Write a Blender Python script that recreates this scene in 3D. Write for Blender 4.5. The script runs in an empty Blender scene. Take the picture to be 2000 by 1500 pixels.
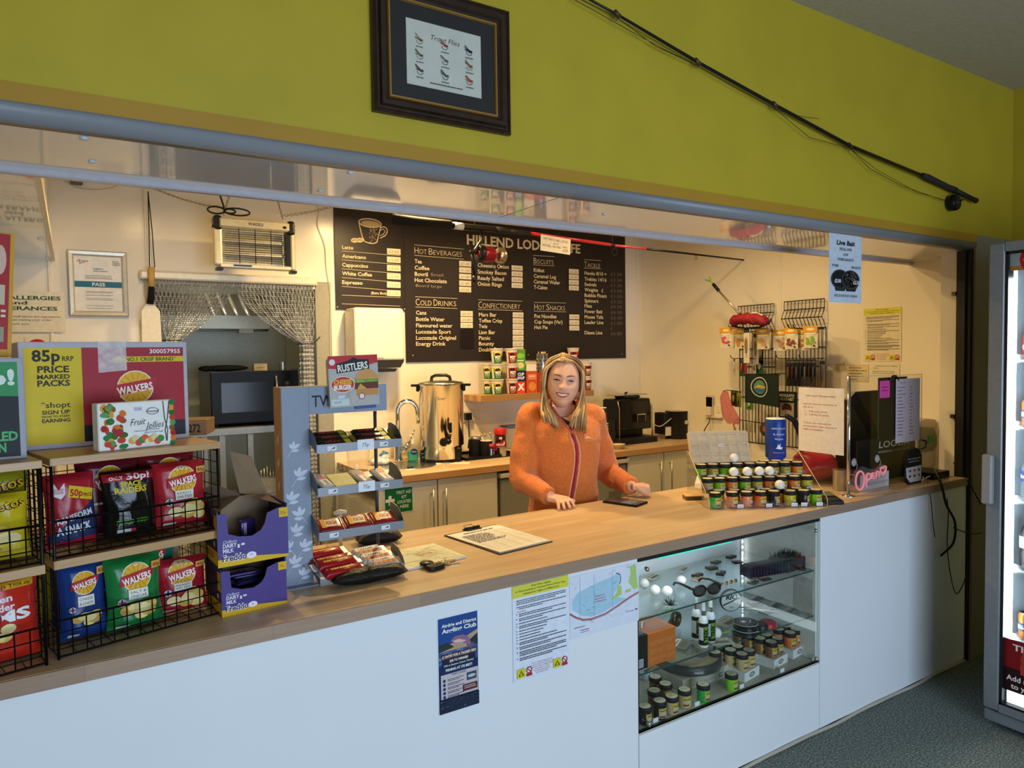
import bpy,bmesh,math,random
from mathutils import Vector,Matrix
from mathutils.geometry import tessellate_polygon
rnd=random.Random(7)
SC=bpy.context.scene
COL=SC.collection
PI=math.pi
# ------------------------------------------------------------------ camera
CAMP=Vector((0,-1.862,1.70));FPX=1367.34
_y,_p,_r=(math.radians(a) for a in (32.1025,2.4310,-0.8367))
CF=Vector((math.sin(_y)*math.cos(_p),math.cos(_y)*math.cos(_p),-math.sin(_p)))
_r0=Vector((math.cos(_y),-math.sin(_y),0));_u0=_r0.cross(CF)
CR=math.cos(_r)*_r0 + math.sin(_r)*_u0;CU=-math.sin(_r)*_r0 + math.cos(_r)*_u0
cd=bpy.data.cameras.new('camera');cam=bpy.data.objects.new('camera',cd);COL.objects.link(cam)
cd.sensor_width=36;cd.lens=FPX/2000*36;cd.clip_start=.05;cd.clip_end=60
cam.matrix_world=Matrix(((CR.x,CU.x,-CF.x,CAMP.x),(CR.y,CU.y,-CF.y,CAMP.y),(CR.z,CU.z,-CF.z,CAMP.z),(0,0,0,1)))
SC.camera=cam
def P(px,py,x=None,y=None,z=None):
    """point of the place seen at a photo pixel, on a plane of known x, y or z"""
    d=CR*((px-1000)/FPX) - CU*((py-750)/FPX) + CF
    if x is not None: t=(x-CAMP.x)/d.x
    elif y is not None: t=(y-CAMP.y)/d.y
    else: t=(z-CAMP.z)/d.z
    return CAMP + d*t
# ------------------------------------------------------------------ world, lights, exposure
W=bpy.data.worlds.new('sky');SC.world=W;W.use_nodes=True
W.node_tree.nodes['Background'].inputs[0].default_value=(.55,.72,1,1)
W.node_tree.nodes['Background'].inputs[1].default_value=1.0
def area(name,loc,rot,sx,sy,power,col):
    l=bpy.data.lights.new(name,'AREA');l.shape='RECTANGLE';l.size=sx;l.size_y=sy;l.energy=power;l.color=col
    o=bpy.data.objects.new(name,l);COL.objects.link(o);o.location=loc;o.rotation_euler=rot;return o
# daylight through the glazed front of the lodge, behind the camera
area('window_daylight',(1.1,-4.86,1.22),(math.radians(90),0,0),3.0,1.9,160,(.63,.79,1))
SC.view_settings.view_transform='Standard';SC.view_settings.look='None'
SC.view_settings.exposure=0.0;SC.view_settings.gamma=1.0;SC.view_settings.use_curve_mapping=False
SC.cycles.max_bounces=8;SC.cycles.transparent_max_bounces=24
# ------------------------------------------------------------------ helpers
def srgb(c):
    if isinstance(c,str):
        c=c.lstrip('#');c=tuple(int(c[i:i+2],16)/255 for i in (0,2,4))
    return tuple(x/12.92 if x <= .04045 else ((x+.055)/1.055)**2.4 for x in c) + (1,)
MATS={}
def mat(col,rough=.5,metal=0,nz=.06,sc=40,bump=0,bsc=200,st=(1,1,1),alpha=1,trans=0,emit=0,coat=0,spec=.32,key=None):
    k=key or (col,rough,metal,nz,sc,bump,bsc,st,alpha,trans,emit,coat,spec)
    if k in MATS: return MATS[k]
    m=bpy.data.materials.new('mat_%d' % len(MATS));m.use_nodes=True;N=m.node_tree;n=N.nodes;L=N.links
    b=n['Principled BSDF'];c=srgb(col)
    b.inputs['Roughness'].default_value=rough;b.inputs['Metallic'].default_value=metal
    b.inputs['Base Color'].default_value=c;b.inputs['Specular IOR Level'].default_value=spec
    b.inputs['Coat Weight'].default_value=coat;b.inputs['Alpha'].default_value=alpha
    b.inputs['Transmission Weight'].default_value=trans
    if emit: b.inputs['Emission Color'].default_value=c;b.inputs['Emission Strength'].default_value=emit
    if nz or bump:
        tc=n.new('ShaderNodeTexCoord');mp=n.new('ShaderNodeMapping');mp.inputs['Scale'].default_value=st
        L.new(tc.outputs['Object'],mp.inputs['Vector'])
    if nz:
        t=n.new('ShaderNodeTexNoise');t.inputs['Scale'].default_value=sc;t.inputs['Detail'].default_value=3
        L.new(mp.outputs[0],t.inputs['Vector'])
        r=n.new('ShaderNodeValToRGB');r.color_ramp.elements[0].position=.3;r.color_ramp.elements[1].position=.7
        r.color_ramp.elements[0].color=tuple(max(0,x*(1-nz)) for x in c[:3])+(1,)
        r.color_ramp.elements[1].color=tuple(min(1,x*(1+nz)) for x in c[:3])+(1,)
        L.new(t.outputs['Fac'],r.inputs['Fac']);L.new(r.outputs['Color'],b.inputs['Base Color'])
    if bump:
        t2=n.new('ShaderNodeTexNoise');t2.inputs['Scale'].default_value=bsc;t2.inputs['Detail'].default_value=4
        L.new(mp.outputs[0],t2.inputs['Vector'])
        bp=n.new('ShaderNodeBump');bp.inputs['Strength'].default_value=bump;bp.inputs['Distance'].default_value=.01
        L.new(t2.outputs['Fac'],bp.inputs['Height']);L.new(bp.outputs['Normal'],b.inputs['Normal'])
    MATS[k]=m;return m
def glass_mat(tint=(1,1,1),rough=.02,haze=0.,ior=1.45,key=None):
    k=('glass',tint,rough,haze,ior)
    if k in MATS: return MATS[k]
    m=bpy.data.materials.new('clear_%d' % len(MATS));m.use_nodes=True;N=m.node_tree;n=N.nodes;L=N.links
    n.remove(n['Principled BSDF']);out=n['Material Output']
    tr=n.new('ShaderNodeBsdfTransparent');tr.inputs[0].default_value=tuple(tint)+(1,)
    gl=n.new('ShaderNodeBsdfGlossy');gl.inputs['Roughness'].default_value=rough
    f0=((ior-1)/(ior+1))**2;lw=n.new('ShaderNodeLayerWeight');lw.inputs['Blend'].default_value=.5
    pw=n.new('ShaderNodeMath');pw.operation='POWER';pw.inputs[1].default_value=5;L.new(lw.outputs['Facing'],pw.inputs[0])
    fr=n.new('ShaderNodeMath');fr.operation='MULTIPLY_ADD';fr.inputs[1].default_value=1-f0;fr.inputs[2].default_value=f0;L.new(pw.outputs[0],fr.inputs[0])
    mx=n.new('ShaderNodeMixShader');L.new(fr.outputs[0],mx.inputs[0]);L.new(tr.outputs[0],mx.inputs[1]);L.new(gl.outputs[0],mx.inputs[2])
    last=mx
    if haze:
        df=n.new('ShaderNodeBsdfDiffuse');df.inputs[0].default_value=(.8,.8,.78,1)
        m2=n.new('ShaderNodeMixShader');m2.inputs[0].default_value=haze
        L.new(mx.outputs[0],m2.inputs[1]);L.new(df.outputs[0],m2.inputs[2]);last=m2
    L.new(last.outputs[0],out.inputs['Surface']);MATS[k]=m;return m
def wood_mat(cols,stave=(.5,.042),rough=.35,key='beech',grain=1.0):
    if key in MATS: return MATS[key]
    m=bpy.data.materials.new(key);m.use_nodes=True;N=m.node_tree;n=N.nodes;L=N.links;b=n['Principled BSDF']
    tc=n.new('ShaderNodeTexCoord');br=n.new('ShaderNodeTexBrick');L.new(tc.outputs['Object'],br.inputs['Vector'])
    br.inputs['Scale'].default_value=1;br.inputs['Brick Width'].default_value=stave[0];br.inputs['Row Height'].default_value=stave[1]
    br.inputs['Mortar Size'].default_value=0.0004;br.offset=.37;br.inputs['Color1'].default_value=srgb(cols[0]);br.inputs['Color2'].default_value=srgb(cols[1]);br.inputs['Mortar'].default_value=srgb(cols[2])
    mp=n.new('ShaderNodeMapping');mp.inputs['Scale'].default_value=(3,60,60);L.new(tc.outputs['Object'],mp.inputs[0])
    t=n.new('ShaderNodeTexNoise');t.inputs['Scale'].default_value=2;t.inputs['Detail'].default_value=4;L.new(mp.outputs[0],t.inputs['Vector'])
    mx=n.new('ShaderNodeMix');mx.data_type='RGBA';mx.blend_type='MULTIPLY';mx.inputs[0].default_value=.35*grain
    L.new(br.outputs['Color'],mx.inputs[6]);L.new(t.outputs['Fac'],mx.inputs[7])
    gm=n.new('ShaderNodeGamma');gm.inputs[1].default_value=.92;L.new(mx.outputs[2],gm.inputs[0])
    L.new(gm.outputs[0],b.inputs['Base Color']);b.inputs['Roughness'].default_value=rough
    MATS[key]=m;return m
class MB:
    def __init__(s,m=None):
        s.v=[];s.f=[];s.mi=[];s.sm=[];s.mats=[];s.cur=0;s.M=None
        if m: s.use(m)
    def use(s,m):
        if m not in s.mats: s.mats.append(m)
        s.cur=s.mats.index(m);return s
    def add(s,vs,fs,smooth=False,M=None):
        o=len(s.v)
        for p in vs:
            p=Vector(p)
            if M is not None: p=M @ p
            if s.M is not None: p=s.M @ p
            s.v.append(p)
        for f in fs:
            s.f.append([i+o for i in f]);s.mi.append(s.cur);s.sm.append(smooth)
        return s
    def box(s,x0,y0,z0,x1,y1,z1,M=None):
        v=[(x,y,z) for x in (x0,x1) for y in (y0,y1) for z in (z0,z1)]
        return s.add(v,[(0,1,3,2),(4,6,7,5),(0,4,5,1),(2,3,7,6),(0,2,6,4),(1,5,7,3)],False,M)
    def cbox(s,c,d,M=None):
        return s.box(c[0]-d[0]/2,c[1]-d[1]/2,c[2]-d[2]/2,c[0]+d[0]/2,c[1]+d[1]/2,c[2]+d[2]/2,M)
    def quad(s,a,b,c,d): return s.add([a,b,c,d],[(0,1,2,3)])
    def lathe(s,prof,seg=20,c=(0,0,0),M=None,smooth=True):
        v=[];f=[];n=len(prof)
        for i in range(seg):
            a=2*PI*i/seg
            for r,z in prof: v.append((c[0]+r*math.cos(a),c[1]+r*math.sin(a),c[2]+z))
        for i in range(seg):
            j=(i+1) % seg
            for k in range(n-1): f.append((i*n+k,j*n+k,j*n+k+1,i*n+k+1))
        s.add(v,f,smooth,M)
        if prof[0][0] > 1e-6: s.add([(c[0]+prof[0][0]*math.cos(2*PI*i/seg),c[1]+prof[0][0]*math.sin(2*PI*i/seg),c[2]+prof[0][1]) for i in range(seg)][::-1],[tuple(range(seg))],False,M)
        if prof[-1][0] > 1e-6: s.add([(c[0]+prof[-1][0]*math.cos(2*PI*i/seg),c[1]+prof[-1][0]*math.sin(2*PI*i/seg),c[2]+prof[-1][1]) for i in range(seg)],[tuple(range(seg))],False,M)
        return s
    def cyl(s,c,r,h,seg=16,r2=None,M=None):
        return s.lathe([(r,0),(r if r2 is None else r2,h)],seg,c,M)
    def rod(s,a,b,r,seg=8,r2=None): return s.tube([a,b],[r,r if r2 is None else r2],seg)
    def tube(s,pts,r,seg=6,closed=False,caps=True,flat=1.0):
        pts=[Vector(p) for p in pts];n=len(pts)
        if not hasattr(r,'__len__'): r=[r]*n
        v=[];up=None
        for i in range(n):
            if closed: t=pts[(i+1) % n]-pts[i-1]
            else: t=pts[min(i+1,n-1)]-pts[max(i-1,0)]
            if t.length < 1e-9: t=Vector((0,0,1))
            t.normalize()
            if up is None:
                up=Vector((0,0,1)) if abs(t.z) < .9 else Vector((1,0,0))
            up=(up - t*up.dot(t))
            if up.length < 1e-6: up=Vector((1,0,0)) if abs(t.x) < .9 else Vector((0,1,0));up=up - t*up.dot(t)
            up.normalize();sd=t.cross(up)
            for k in range(seg):
                a=2*PI*k/seg
                v.append(pts[i] + (up*math.cos(a)*flat + sd*math.sin(a))*r[i])
        f=[]
        for i in range(n if closed else n-1):
            j=(i+1) % n
            for k in range(seg): l=(k+1) % seg;f.append((i*seg+k,i*seg+l,j*seg+l,j*seg+k))
        if caps and not closed: f.append(tuple(range(seg))[::-1]);f.append(tuple((n-1)*seg+k for k in range(seg)))
        return s.add(v,f,seg > 4)
    def sphere(s,c,r,seg=16,rings=10,M=None):
        if not hasattr(r,'__len__'): r=(r,r,r)
        v=[(c[0],c[1],c[2]-r[2])];f=[]
        for i in range(1,rings):
            t=-PI/2+PI*i/rings
            for k in range(seg):
                a=2*PI*k/seg;v.append((c[0]+r[0]*math.cos(t)*math.cos(a),c[1]+r[1]*math.cos(t)*math.sin(a),c[2]+r[2]*math.sin(t)))
        v.append((c[0],c[1],c[2]+r[2]));e=len(v)-1
        for k in range(seg):
            l=(k+1) % seg;f.append((0,1+l,1+k));f.append((e,e-seg+k,e-seg+l))
            for i in range(rings-2): f.append((1+i*seg+k,1+i*seg+l,1+(i+1)*seg+l,1+(i+1)*seg+k))
        return s.add(v,f,True,M)
    def prism(s,poly,y0,y1,M=None,smooth=False):
        n=len(poly);v=[(x,y0,z) for x,z in poly]+[(x,y1,z) for x,z in poly]
        f=[tuple(range(n)),tuple(range(2*n-1,n-1,-1))]+[(i,i+n,(i+1) % n+n,(i+1) % n) for i in range(n)]
        return s.add(v,f,smooth,M)
    def grid(s,fn,nu,nv,closed=False,smooth=True,M=None):
        v=[fn(i/nu,j/nv) for i in range(nu if closed else nu+1) for j in range(nv+1)];f=[]
        for i in range(nu):
            a=i;b=(i+1) % nu if closed else i+1
            for j in range(nv): f.append((a*(nv+1)+j,b*(nv+1)+j,b*(nv+1)+j+1,a*(nv+1)+j+1))
        return s.add(v,f,smooth,M)
    def build(s,name,parent=None,bevel=0,loc=None,segs=1,fix=True):
        me=bpy.data.meshes.new(name);me.from_pydata([tuple(p) for p in s.v],[],s.f)
        for m in s.mats: me.materials.append(m)
        me.polygons.foreach_set('material_index',s.mi);me.polygons.foreach_set('use_smooth',s.sm)
        if fix or bevel:
            bm=bmesh.new();bm.from_mesh(me)
            if bevel:
                bmesh.ops.remove_doubles(bm,verts=bm.verts,dist=1e-6)
                es=[e for e in bm.edges if len(e.link_faces) == 2 and e.calc_face_angle(0) > .6]
                bmesh.ops.bevel(bm,geom=es,offset=bevel,segments=segs,profile=.5,affect='EDGES',clamp_overlap=True)
            if fix: bmesh.ops.recalc_face_normals(bm,faces=bm.faces)
            bm.to_mesh(me);bm.free()
        o=bpy.data.objects.new(name,me);COL.objects.link(o)
        if parent: o.parent=parent
        if loc is not None: o.location=loc
        return o
def thing(name,label,cat,loc=(0,0,0),rz=0,group=None):
    o=bpy.data.objects.new(name,None);COL.objects.link(o);o.empty_display_size=.05
    o.location=loc;o.rotation_euler=(0,0,rz);return tag(o,label,cat,group)
def tag(o,label,cat,group=None,kind=None):
    o['label']=label;o['category']=cat
    if group: o['group']=group
    if kind: o['kind']=kind
    return o
def struct(o,label=None,cat=None):
    o['kind']='structure'
    if label: o['label']=label
    if cat: o['category']=cat
    return o
def dup(root,loc,rz=None,label=None,swap=None,scale=None):
    """a copy of a thing with copies of its parts and sub-parts, meshes shared"""
    r=root.copy();COL.objects.link(r);r.location=loc
    if rz is not None: r.rotation_euler=(0,0,rz)
    if scale: r.scale=scale
    if label: r['label']=label
    for ch in list(root.children):
        c=ch.copy();COL.objects.link(c);c.parent=r
        for g in list(ch.children):
            d=g.copy();COL.objects.link(d);d.parent=c
    return r
# flat print -------------------------------------------------------
_TX={}
def tx(body,bold=0.,space=1.):
    k=(body,bold,space)
    if k in _TX: return _TX[k]
    cu=bpy.data.curves.new('t','FONT');cu.body=body;cu.size=1;cu.resolution_u=2;cu.offset=bold;cu.space_character=space;cu.fill_mode='FRONT'
    ob=bpy.data.objects.new('t',cu);me=bpy.data.meshes.new_from_object(ob)
    v=[(p.co.x,p.co.y) for p in me.vertices];f=[tuple(p.vertices) for p in me.polygons]
    bpy.data.meshes.remove(me);bpy.data.objects.remove(ob);bpy.data.curves.remove(cu)
    if not v: v=[(0,0)];f=[]
    _TX[k]=(v,f);return _TX[k]
CAPH=max(p[1] for p in tx('H')[0])
def plane_map(u,v,l): return Vector((u,-l,v))
class Card(MB):
    """flat print on a surface: every shape lies a hair above the one before it"""
    def __init__(s,fn=plane_map,step=.00005,l0=.0004,maxe=None):
        MB.__init__(s);s.fn=fn;s.l=l0;s.step=max(step,.00022) if maxe else step;s.maxe=maxe
    def ink(s,c,rough=.45,metal=0,emit=0): s.use(c if not isinstance(c,(str,tuple)) else mat(c,rough,metal,.04,25,emit=emit,spec=.2))
    def tris(s,v2,tr,c):
        s.ink(c)
        if s.maxe:
            out=[];st=[tuple(v2[i] for i in t) for t in tr]
            while st:
                t=st.pop();e=[((t[i][0]-t[(i+1) % 3][0])**2+(t[i][1]-t[(i+1) % 3][1])**2,i) for i in range(3)];L,i=max(e)
                if L > s.maxe**2:
                    a,b,c2=t[i],t[(i+1) % 3],t[(i+2) % 3];m=((a[0]+b[0])/2,(a[1]+b[1])/2);st += [(a,m,c2),(m,b,c2)]
                else: out.append(t)
            v2=[p for t in out for p in t];tr=[(3*i,3*i+1,3*i+2) for i in range(len(out))]
        s.add([s.fn(p[0],p[1],s.l) for p in v2],tr,bool(s.maxe));s.l += s.step;return s
    def poly(s,pts,c):
        tr=tessellate_polygon([[Vector((p[0],p[1],0)) for p in pts]]);return s.tris(pts,tr,c)
    def rect(s,u0,v0,u1,v1,c): return s.tris([(u0,v0),(u1,v0),(u1,v1),(u0,v1)],[(0,1,2),(0,2,3)],c)
    def ell(s,cu,cv,ru,rv,c,n=20,a0=0,a1=2*PI):
        p=[(cu,cv)]+[(cu+ru*math.cos(a0+(a1-a0)*i/n),cv+rv*math.sin(a0+(a1-a0)*i/n)) for i in range(n+1)]
        return s.tris(p,[(0,i,i+1) for i in range(1,n+1)],c)
    def line(s,pts,w,c):
        v=[];t=[]
        for i in range(len(pts)-1):
            a=Vector(pts[i]);b=Vector(pts[i+1]);d=(b-a)
            if d.length < 1e-9: continue
            d.normalize();nn=Vector((-d.y,d.x))*w/2;o=len(v)
            v += [tuple(a-nn),tuple(b-nn),tuple(b+nn),tuple(a+nn)];t += [(o,o+1,o+2),(o,o+2,o+3)]
        return s.tris(v,t,c)
    def frame(s,u0,v0,u1,v1,w,c): return s.line([(u0,v0),(u1,v0),(u1,v1),(u0,v1),(u0,v0)],w,c)
    def text(s,body,u,v,h,c,w=None,al='l',bold=0.,shear=0,rot=0,space=1.):
        """h: height of the capitals; w: width of the whole line; u,v: baseline start / middle / end"""
        vs,fs=tx(body,bold,space);k=h/CAPH
        x0=min(p[0] for p in vs);x1=max(p[0] for p in vs);kx=(w/(x1-x0)) if w else k
        W_=(x1-x0)*kx;off={'l': 0,'c': -W_/2,'r': -W_}[al];ca,sa=math.cos(rot),math.sin(rot)
        pts=[]
        for p in vs:
            a=(p[0]-x0)*kx+off+p[1]*k*shear;b=p[1]*k;pts.append((u+a*ca-b*sa,v+a*sa+b*ca))
        tr=[]
        for f in fs: tr += [(f[0],f[i],f[i+1]) for i in range(1,len(f)-1)]
        return s.tris(pts,tr,c)
    def para(s,u0,u1,v,h,c,seed=0,full=True):
        """a line of small print too fine to read"""
        r=random.Random(seed);x=u0;vv=[];t=[];end=u1 if full else u0+(u1-u0)*r.uniform(.4,.8)
        while x < end-h:
            w=min(end-x,h*r.uniform(1.2,4.2));o=len(vv);vv += [(x,v),(x+w,v),(x+w,v+h),(x,v+h)];t += [(o,o+1,o+2),(o,o+2,o+3)];x += w+h*.55
        if vv: s.tris(vv,t,c)
        return s
def sheet(name,w,h,col,draw,parent=None,loc=(0,0,0),rz=0,label=None,cat=None,group=None,th=.0006,tilt=0,roll=0):
    """a sheet of paper or card standing in the local xz plane, its print a part"""
    o=MB(mat(col,.6)).box(0,0,0,w,th,h).build(name,parent);o.location=loc;o.rotation_euler=(tilt,roll,rz)
    c=Card();draw(c,w,h)
    if c.v: c.build('print',o,fix=False)
    if label: tag(o,label,cat,group)
    return o
def span(px0,py0,px1,py1,**k):
    """left, bottom, right, top (first coordinate along the surface) of a pixel box on a plane"""
    a=P(px0,py0,**k);b=P(px1,py1,**k);return a,b
# ------------------------------------------------------------------ the setting
YB,XR,ZC,HZ,CZ,CY,WZ,WY=2.78,4.27,2.72,2.256,1.003,.70,.985,2.0
M_yel=mat('#b5a02a',.55,nz=.05,sc=4,bump=.03,bsc=90)
M_och=mat('#ad8328',.55,nz=.05,sc=4)
M_cream=mat('#efe6d2',.22,nz=.02,sc=3)
M_white=mat('#e8ecf0',.35,nz=.015,sc=2)
M_pvc=mat('#d8dade',.06,nz=.01,sc=3,coat=.6)
M_steel=mat('#b9bab8',.28,1,nz=.05,sc=30,st=(1,1,20))
M_chrome=mat('#d6d8da',.08,1,nz=0)
M_black=mat('#101112',.35,nz=.1)
M_blackm=mat('#17181a',.6,nz=.1)
M_wire=mat('#0d0d0e',.35,.3,nz=0)
M_dark=mat('#26282b',.5)
M_paper=mat('#f1efea',.6)
M_beech=wood_mat(('#e0c29c','#d0ac80','#b08c62'),key='beech')
M_edge=wood_mat(('#b08f74','#a0826a','#7c6350'),stave=(.42,.02),key='beech_edge')  # same beech, darker and greyer: cool light on the front edge coloured in
M_shelf=wood_mat(('#c99b63','#b98a52','#8c6236'),stave=(.6,.09),key='shelf_wood')
M_glass=glass_mat((.96,.985,.975));M_acr=glass_mat((.985,.985,.985),ior=1.4);M_acrh=glass_mat((.96,.96,.95),.1,.10)
M_edgeg=mat('#8fb9ad',.2,nz=0)
def carpet():
    m=bpy.data.materials.new('carpet');m.use_nodes=True;N=m.node_tree;n=N.nodes;L=N.links;b=n['Principled BSDF'];b.inputs['Roughness'].default_value=.95
    tc=n.new('ShaderNodeTexCoord');mp=n.new('ShaderNodeMapping');mp.inputs['Scale'].default_value=(1,1.6,1);L.new(tc.outputs['Object'],mp.inputs[0])
    t=n.new('ShaderNodeTexNoise');t.inputs['Scale'].default_value=95;t.inputs['Detail'].default_value=6;t.inputs['Roughness'].default_value=.75;L.new(mp.outputs[0],t.inputs['Vector'])
    r=n.new('ShaderNodeValToRGB');e=r.color_ramp.elements;e[0].position=.36;e[0].color=srgb('#323b38');e[1].position=.52;e[1].color=srgb('#6b7570')
    x=e.new(.66);x.color=srgb('#c2c9c2');L.new(t.outputs['Fac'],r.inputs[0]);L.new(r.outputs[0],b.inputs['Base Color'])
    bp=n.new('ShaderNodeBump');bp.inputs['Strength'].default_value=.5;bp.inputs['Distance'].default_value=.004;L.new(t.outputs['Fac'],bp.inputs['Height']);L.new(bp.outputs[0],b.inputs['Normal'])
    return m
struct(MB(carpet()).box(-3,-5,-.1,4.6,5.4,0).build('floor'),'dark speckled grey green carpet in front of the counter','floor')
# customer side
b=MB(M_yel);b.box(-3,0,2.30,4.5,.12,3.13);struct(b.build('wall_front'),'mustard yellow wall above the serving hatch','wall')
struct(MB(M_yel).box(4.5,-5,0,4.6,.12,3.13).build('wall_right'),'mustard yellow side wall at the right edge','wall')
struct(MB(mat('#8f887c',.6)).box(4.10,0,0,4.5,.12,2.30).build('wall_pillar'),'grey beige pillar beside the drinks fridge','wall')
struct(MB(mat('#b3aa97',.8,bump=.2,bsc=300)).box(-3,-5,3.13,4.6,.12,3.2).build('ceiling'),'off white ceiling above the yellow wall','ceiling')
struct(MB(M_yel).box(-3.1,-5,0,-3,.12,3.13).build('wall_left'))
b=MB(M_yel);b.box(-3,-5.1,0,-.5,-5,3.13);b.box(3.1,-5.1,0,4.6,-5,3.13);b.box(-.5,-5.1,2.2,3.1,-5,3.13);b.box(-.5,-5.1,0,3.1,-5,.25);struct(b.build('wall_entrance'))
struct(MB(M_och).box(-3,-.004,HZ,4.10,.12,2.30).build('trim_1'),'ochre band along the bottom of the yellow wall','trim')
# white rounded nosing under the ochre band, then the glossy soffit
b=MB(mat('#83878c',.35,nz=.02,sc=5))
prof=[(-.012,HZ),(-.014,HZ-.012),(-.008,HZ-.028),(.008,HZ-.038),(.03,HZ-.042),(.03,HZ-.03),(.03,HZ)]
for x0,x1 in ((-3,P(1122,365,y=0).x-.0015),(P(1122,365,y=0).x+.0015,4.08)):
    b.add([(x0,y,z) for y,z in prof]+[(x1,y,z) for y,z in prof],[(i,i+1,i+8,i+7) for i in range(6)]+[(6,0,7,13),tuple(range(7))[::-1],tuple(range(7,14))],True)
struct(b.build('trim_2'),'pale grey rounded plastic nosing under the ochre band','trim')
SZ=HZ-.042;SY=.42
so=MB(mat('#b9bcc0',.5)).box(-3,.03,SZ+.008,4.08,SY,2.30).build('trim_3');struct(so,'glossy white plastic soffit above the serving hatch','soffit')
xj=P(1085,388,z=SZ).x
for x0,x1 in ((-3,xj-.003),(xj+.003,XR)): MB(M_pvc).box(x0,.03,SZ,x1,SY,SZ+.008).build('soffit_panel',so)
b=MB(mat('#b4b2b9',.3));b.box(-3,SY,SZ-.016,XR,SY+.03,SZ+.02);b.build('edge_strip',so,.004)
for px,py in ((165,250),(180,315),(700,326),(625,372),(1180,418),(1515,440)):
    q=P(px,py,z=SZ);b=MB(mat('#c3c8d2',.3));b.lathe([(.009,0),(.009,-.003),(.005,-.005)],12,(q.x,min(max(q.y,.05),SY-.02),SZ));b.build('screw_cap',so)
# kitchen shell
DX0,DX1,DZ=.405,1.40,2.15
b=MB(M_cream);b.box(-1.6,YB,0,DX0,YB+.1,ZC);b.box(DX1,YB,0,XR+.1,YB+.1,ZC);b.box(DX0,YB,DZ,DX1,YB+.1,ZC);wb=struct(b.build('wall_back'),'cream panelled back wall of the kitchen','wall')
struct(MB(M_cream).box(XR,.14,0,XR+.1,YB,ZC).build('wall_kitchen_right'),'cream panelled side wall behind the tackle racks','wall')
struct(MB(M_cream).box(-1.7,.14,0,-1.6,YB+.1,ZC).build('wall_kitchen_left'))
struct(MB(mat('#e9dfc8',.5)).box(-1.7,.12,ZC,XR+.1,YB+.1,ZC+.08).build('ceiling_kitchen'),'cream kitchen ceiling behind the soffit','ceiling')
struct(MB(M_cream).box(-1.6,.12,2.30,XR,.14,ZC).build('wall_hatch_inside'))
b=MB(M_pvc).box(-1.6,SY+.03,HZ,-.075,YB,HZ+.008);b.use(M_cream).box(-1.6,SY+.03,HZ+.008,-.078,YB,ZC);du=struct(b.build('trim_4'),'glossy white boxed in duct beside the kitchen wall','duct box')
b=MB(mat('#e6dcc4',.4));b.box(-.078,SY+.03,HZ-.004,-.06,YB,HZ+.03);b.build('edge_strip',du)
for px,py in ((53,334),(79,466),(93,504)):
    q=P(px,py,z=HZ);MB(M_cream).lathe([(.012,0),(.012,-.005),(.006,-.009)],10,(q.x,q.y,HZ)).build('screw_cap',du)
# wall joint strips
def strip_back(px0,px1,z0,z1,name='joint_strip',th=.008,m=None):
    a=P(px0,600,y=YB).x;c=P(px1,600,y=YB).x
    return MB(m or mat('#f0e6d0',.3)).box(a,YB-th,z0,c,YB,z1).build(name,wb,.002)
strip_back(96,103,0,ZC);strip_back(287,299,0,ZC,th=.012)
strip_back(1243,1247,0,ZC,th=.006);strip_back(1253,1261,0,ZC,th=.03)
b=MB(mat('#9a9684',.4));b.box(DX1-.02,YB-.004,0,DX1+.085,YB+.11,DZ+.05);b.build('door_post',wb)
b=MB(mat('#cfc6ae',.4));b.box(DX0-.03,YB-.004,0,DX0+.02,YB+.11,DZ);b.build('door_post',wb)
b=MB(M_cream);b.box(XR-.004,P(1522,560,x=XR).y,0,XR,P(1527,560,x=XR).y,ZC);struct(b.build('trim_5'))
# jamb: dark shutter channel beside the pillar
b=MB(mat('#15130f',.5));b.box(4.045,.0,0,4.075,.07,HZ-.02);b.use(mat('#8e8170',.5)).box(4.075,-.012,0,4.12,.07,HZ);b.use(mat('#2a2723',.5)).box(4.03,.02,.0,4.045,.06,HZ-.02);struct(b.build('trim_6'),'dark shutter channel at the right end of the hatch','trim')
b=MB(M_cream).box(4.045,.07,CZ+.002,XR,.15,SZ);b.use(M_white).box(4.045,.07,0,XR,.15,CZ+.002);struct(b.build('trim_7'))
# room beyond the doorway
M_r2=mat('#d9d8c2',.4)
b=MB(M_r2);b.box(-.9,4.05,0,2.6,4.15,2.6);b.box(-1.0,YB+.1,0,-.9,4.15,2.6);b.box(2.6,YB+.1,0,2.7,4.15,2.6);b.box(-1,YB+.1,2.6,2.7,4.15,2.7);struct(b.build('wall_far'),'pale wall of the room beyond the chain curtain','wall')
q=P(558,700,y=4.05).x;MB(mat('#b9b8a4',.5)).box(q-.003,4.046,0,q+.003,4.05,2.6).build('joint_strip',bpy.data.objects['wall_far'])
# ceiling lamps of the kitchen (hidden from here by the soffit)
def ceiling_lamp(x,y,z,power,col,label,r=.07):
    t=thing('ceiling_light',label,'ceiling light',(x,y,z),0,'warm ceiling lights of the kitchen')
    MB(M_white).lathe([(r+.02,0),(r+.02,-.012),(r,-.02),(r,-.004)],24).build('ring',t)
    MB(mat(tuple(col),.5,nz=0,emit=6)).lathe([(.001,-.006),(r,-.005)],24).build('lens',t)
    l=bpy.data.lights.new('lamp_glow','AREA');l.shape='DISK';l.size=r*2;l.energy=power;l.color=col
    o=bpy.data.objects.new('lamp_glow',l);COL.objects.link(o);o.location=(0,0,-.012);o.parent=t
WARM=(1,.69,.30)
LAMPS=('warm ceiling light above the sink end of the kitchen','warm ceiling light above the woman','warm ceiling light above the tackle racks','warm ceiling light above the doorway end of the kitchen')
for i,(x,y,pw) in enumerate(((1.75,1.85,46),(2.25,.74,15),(3.15,1.2,15),(.45,1.5,14))): ceiling_lamp(x,y,ZC,pw,WARM,LAMPS[i])
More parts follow.
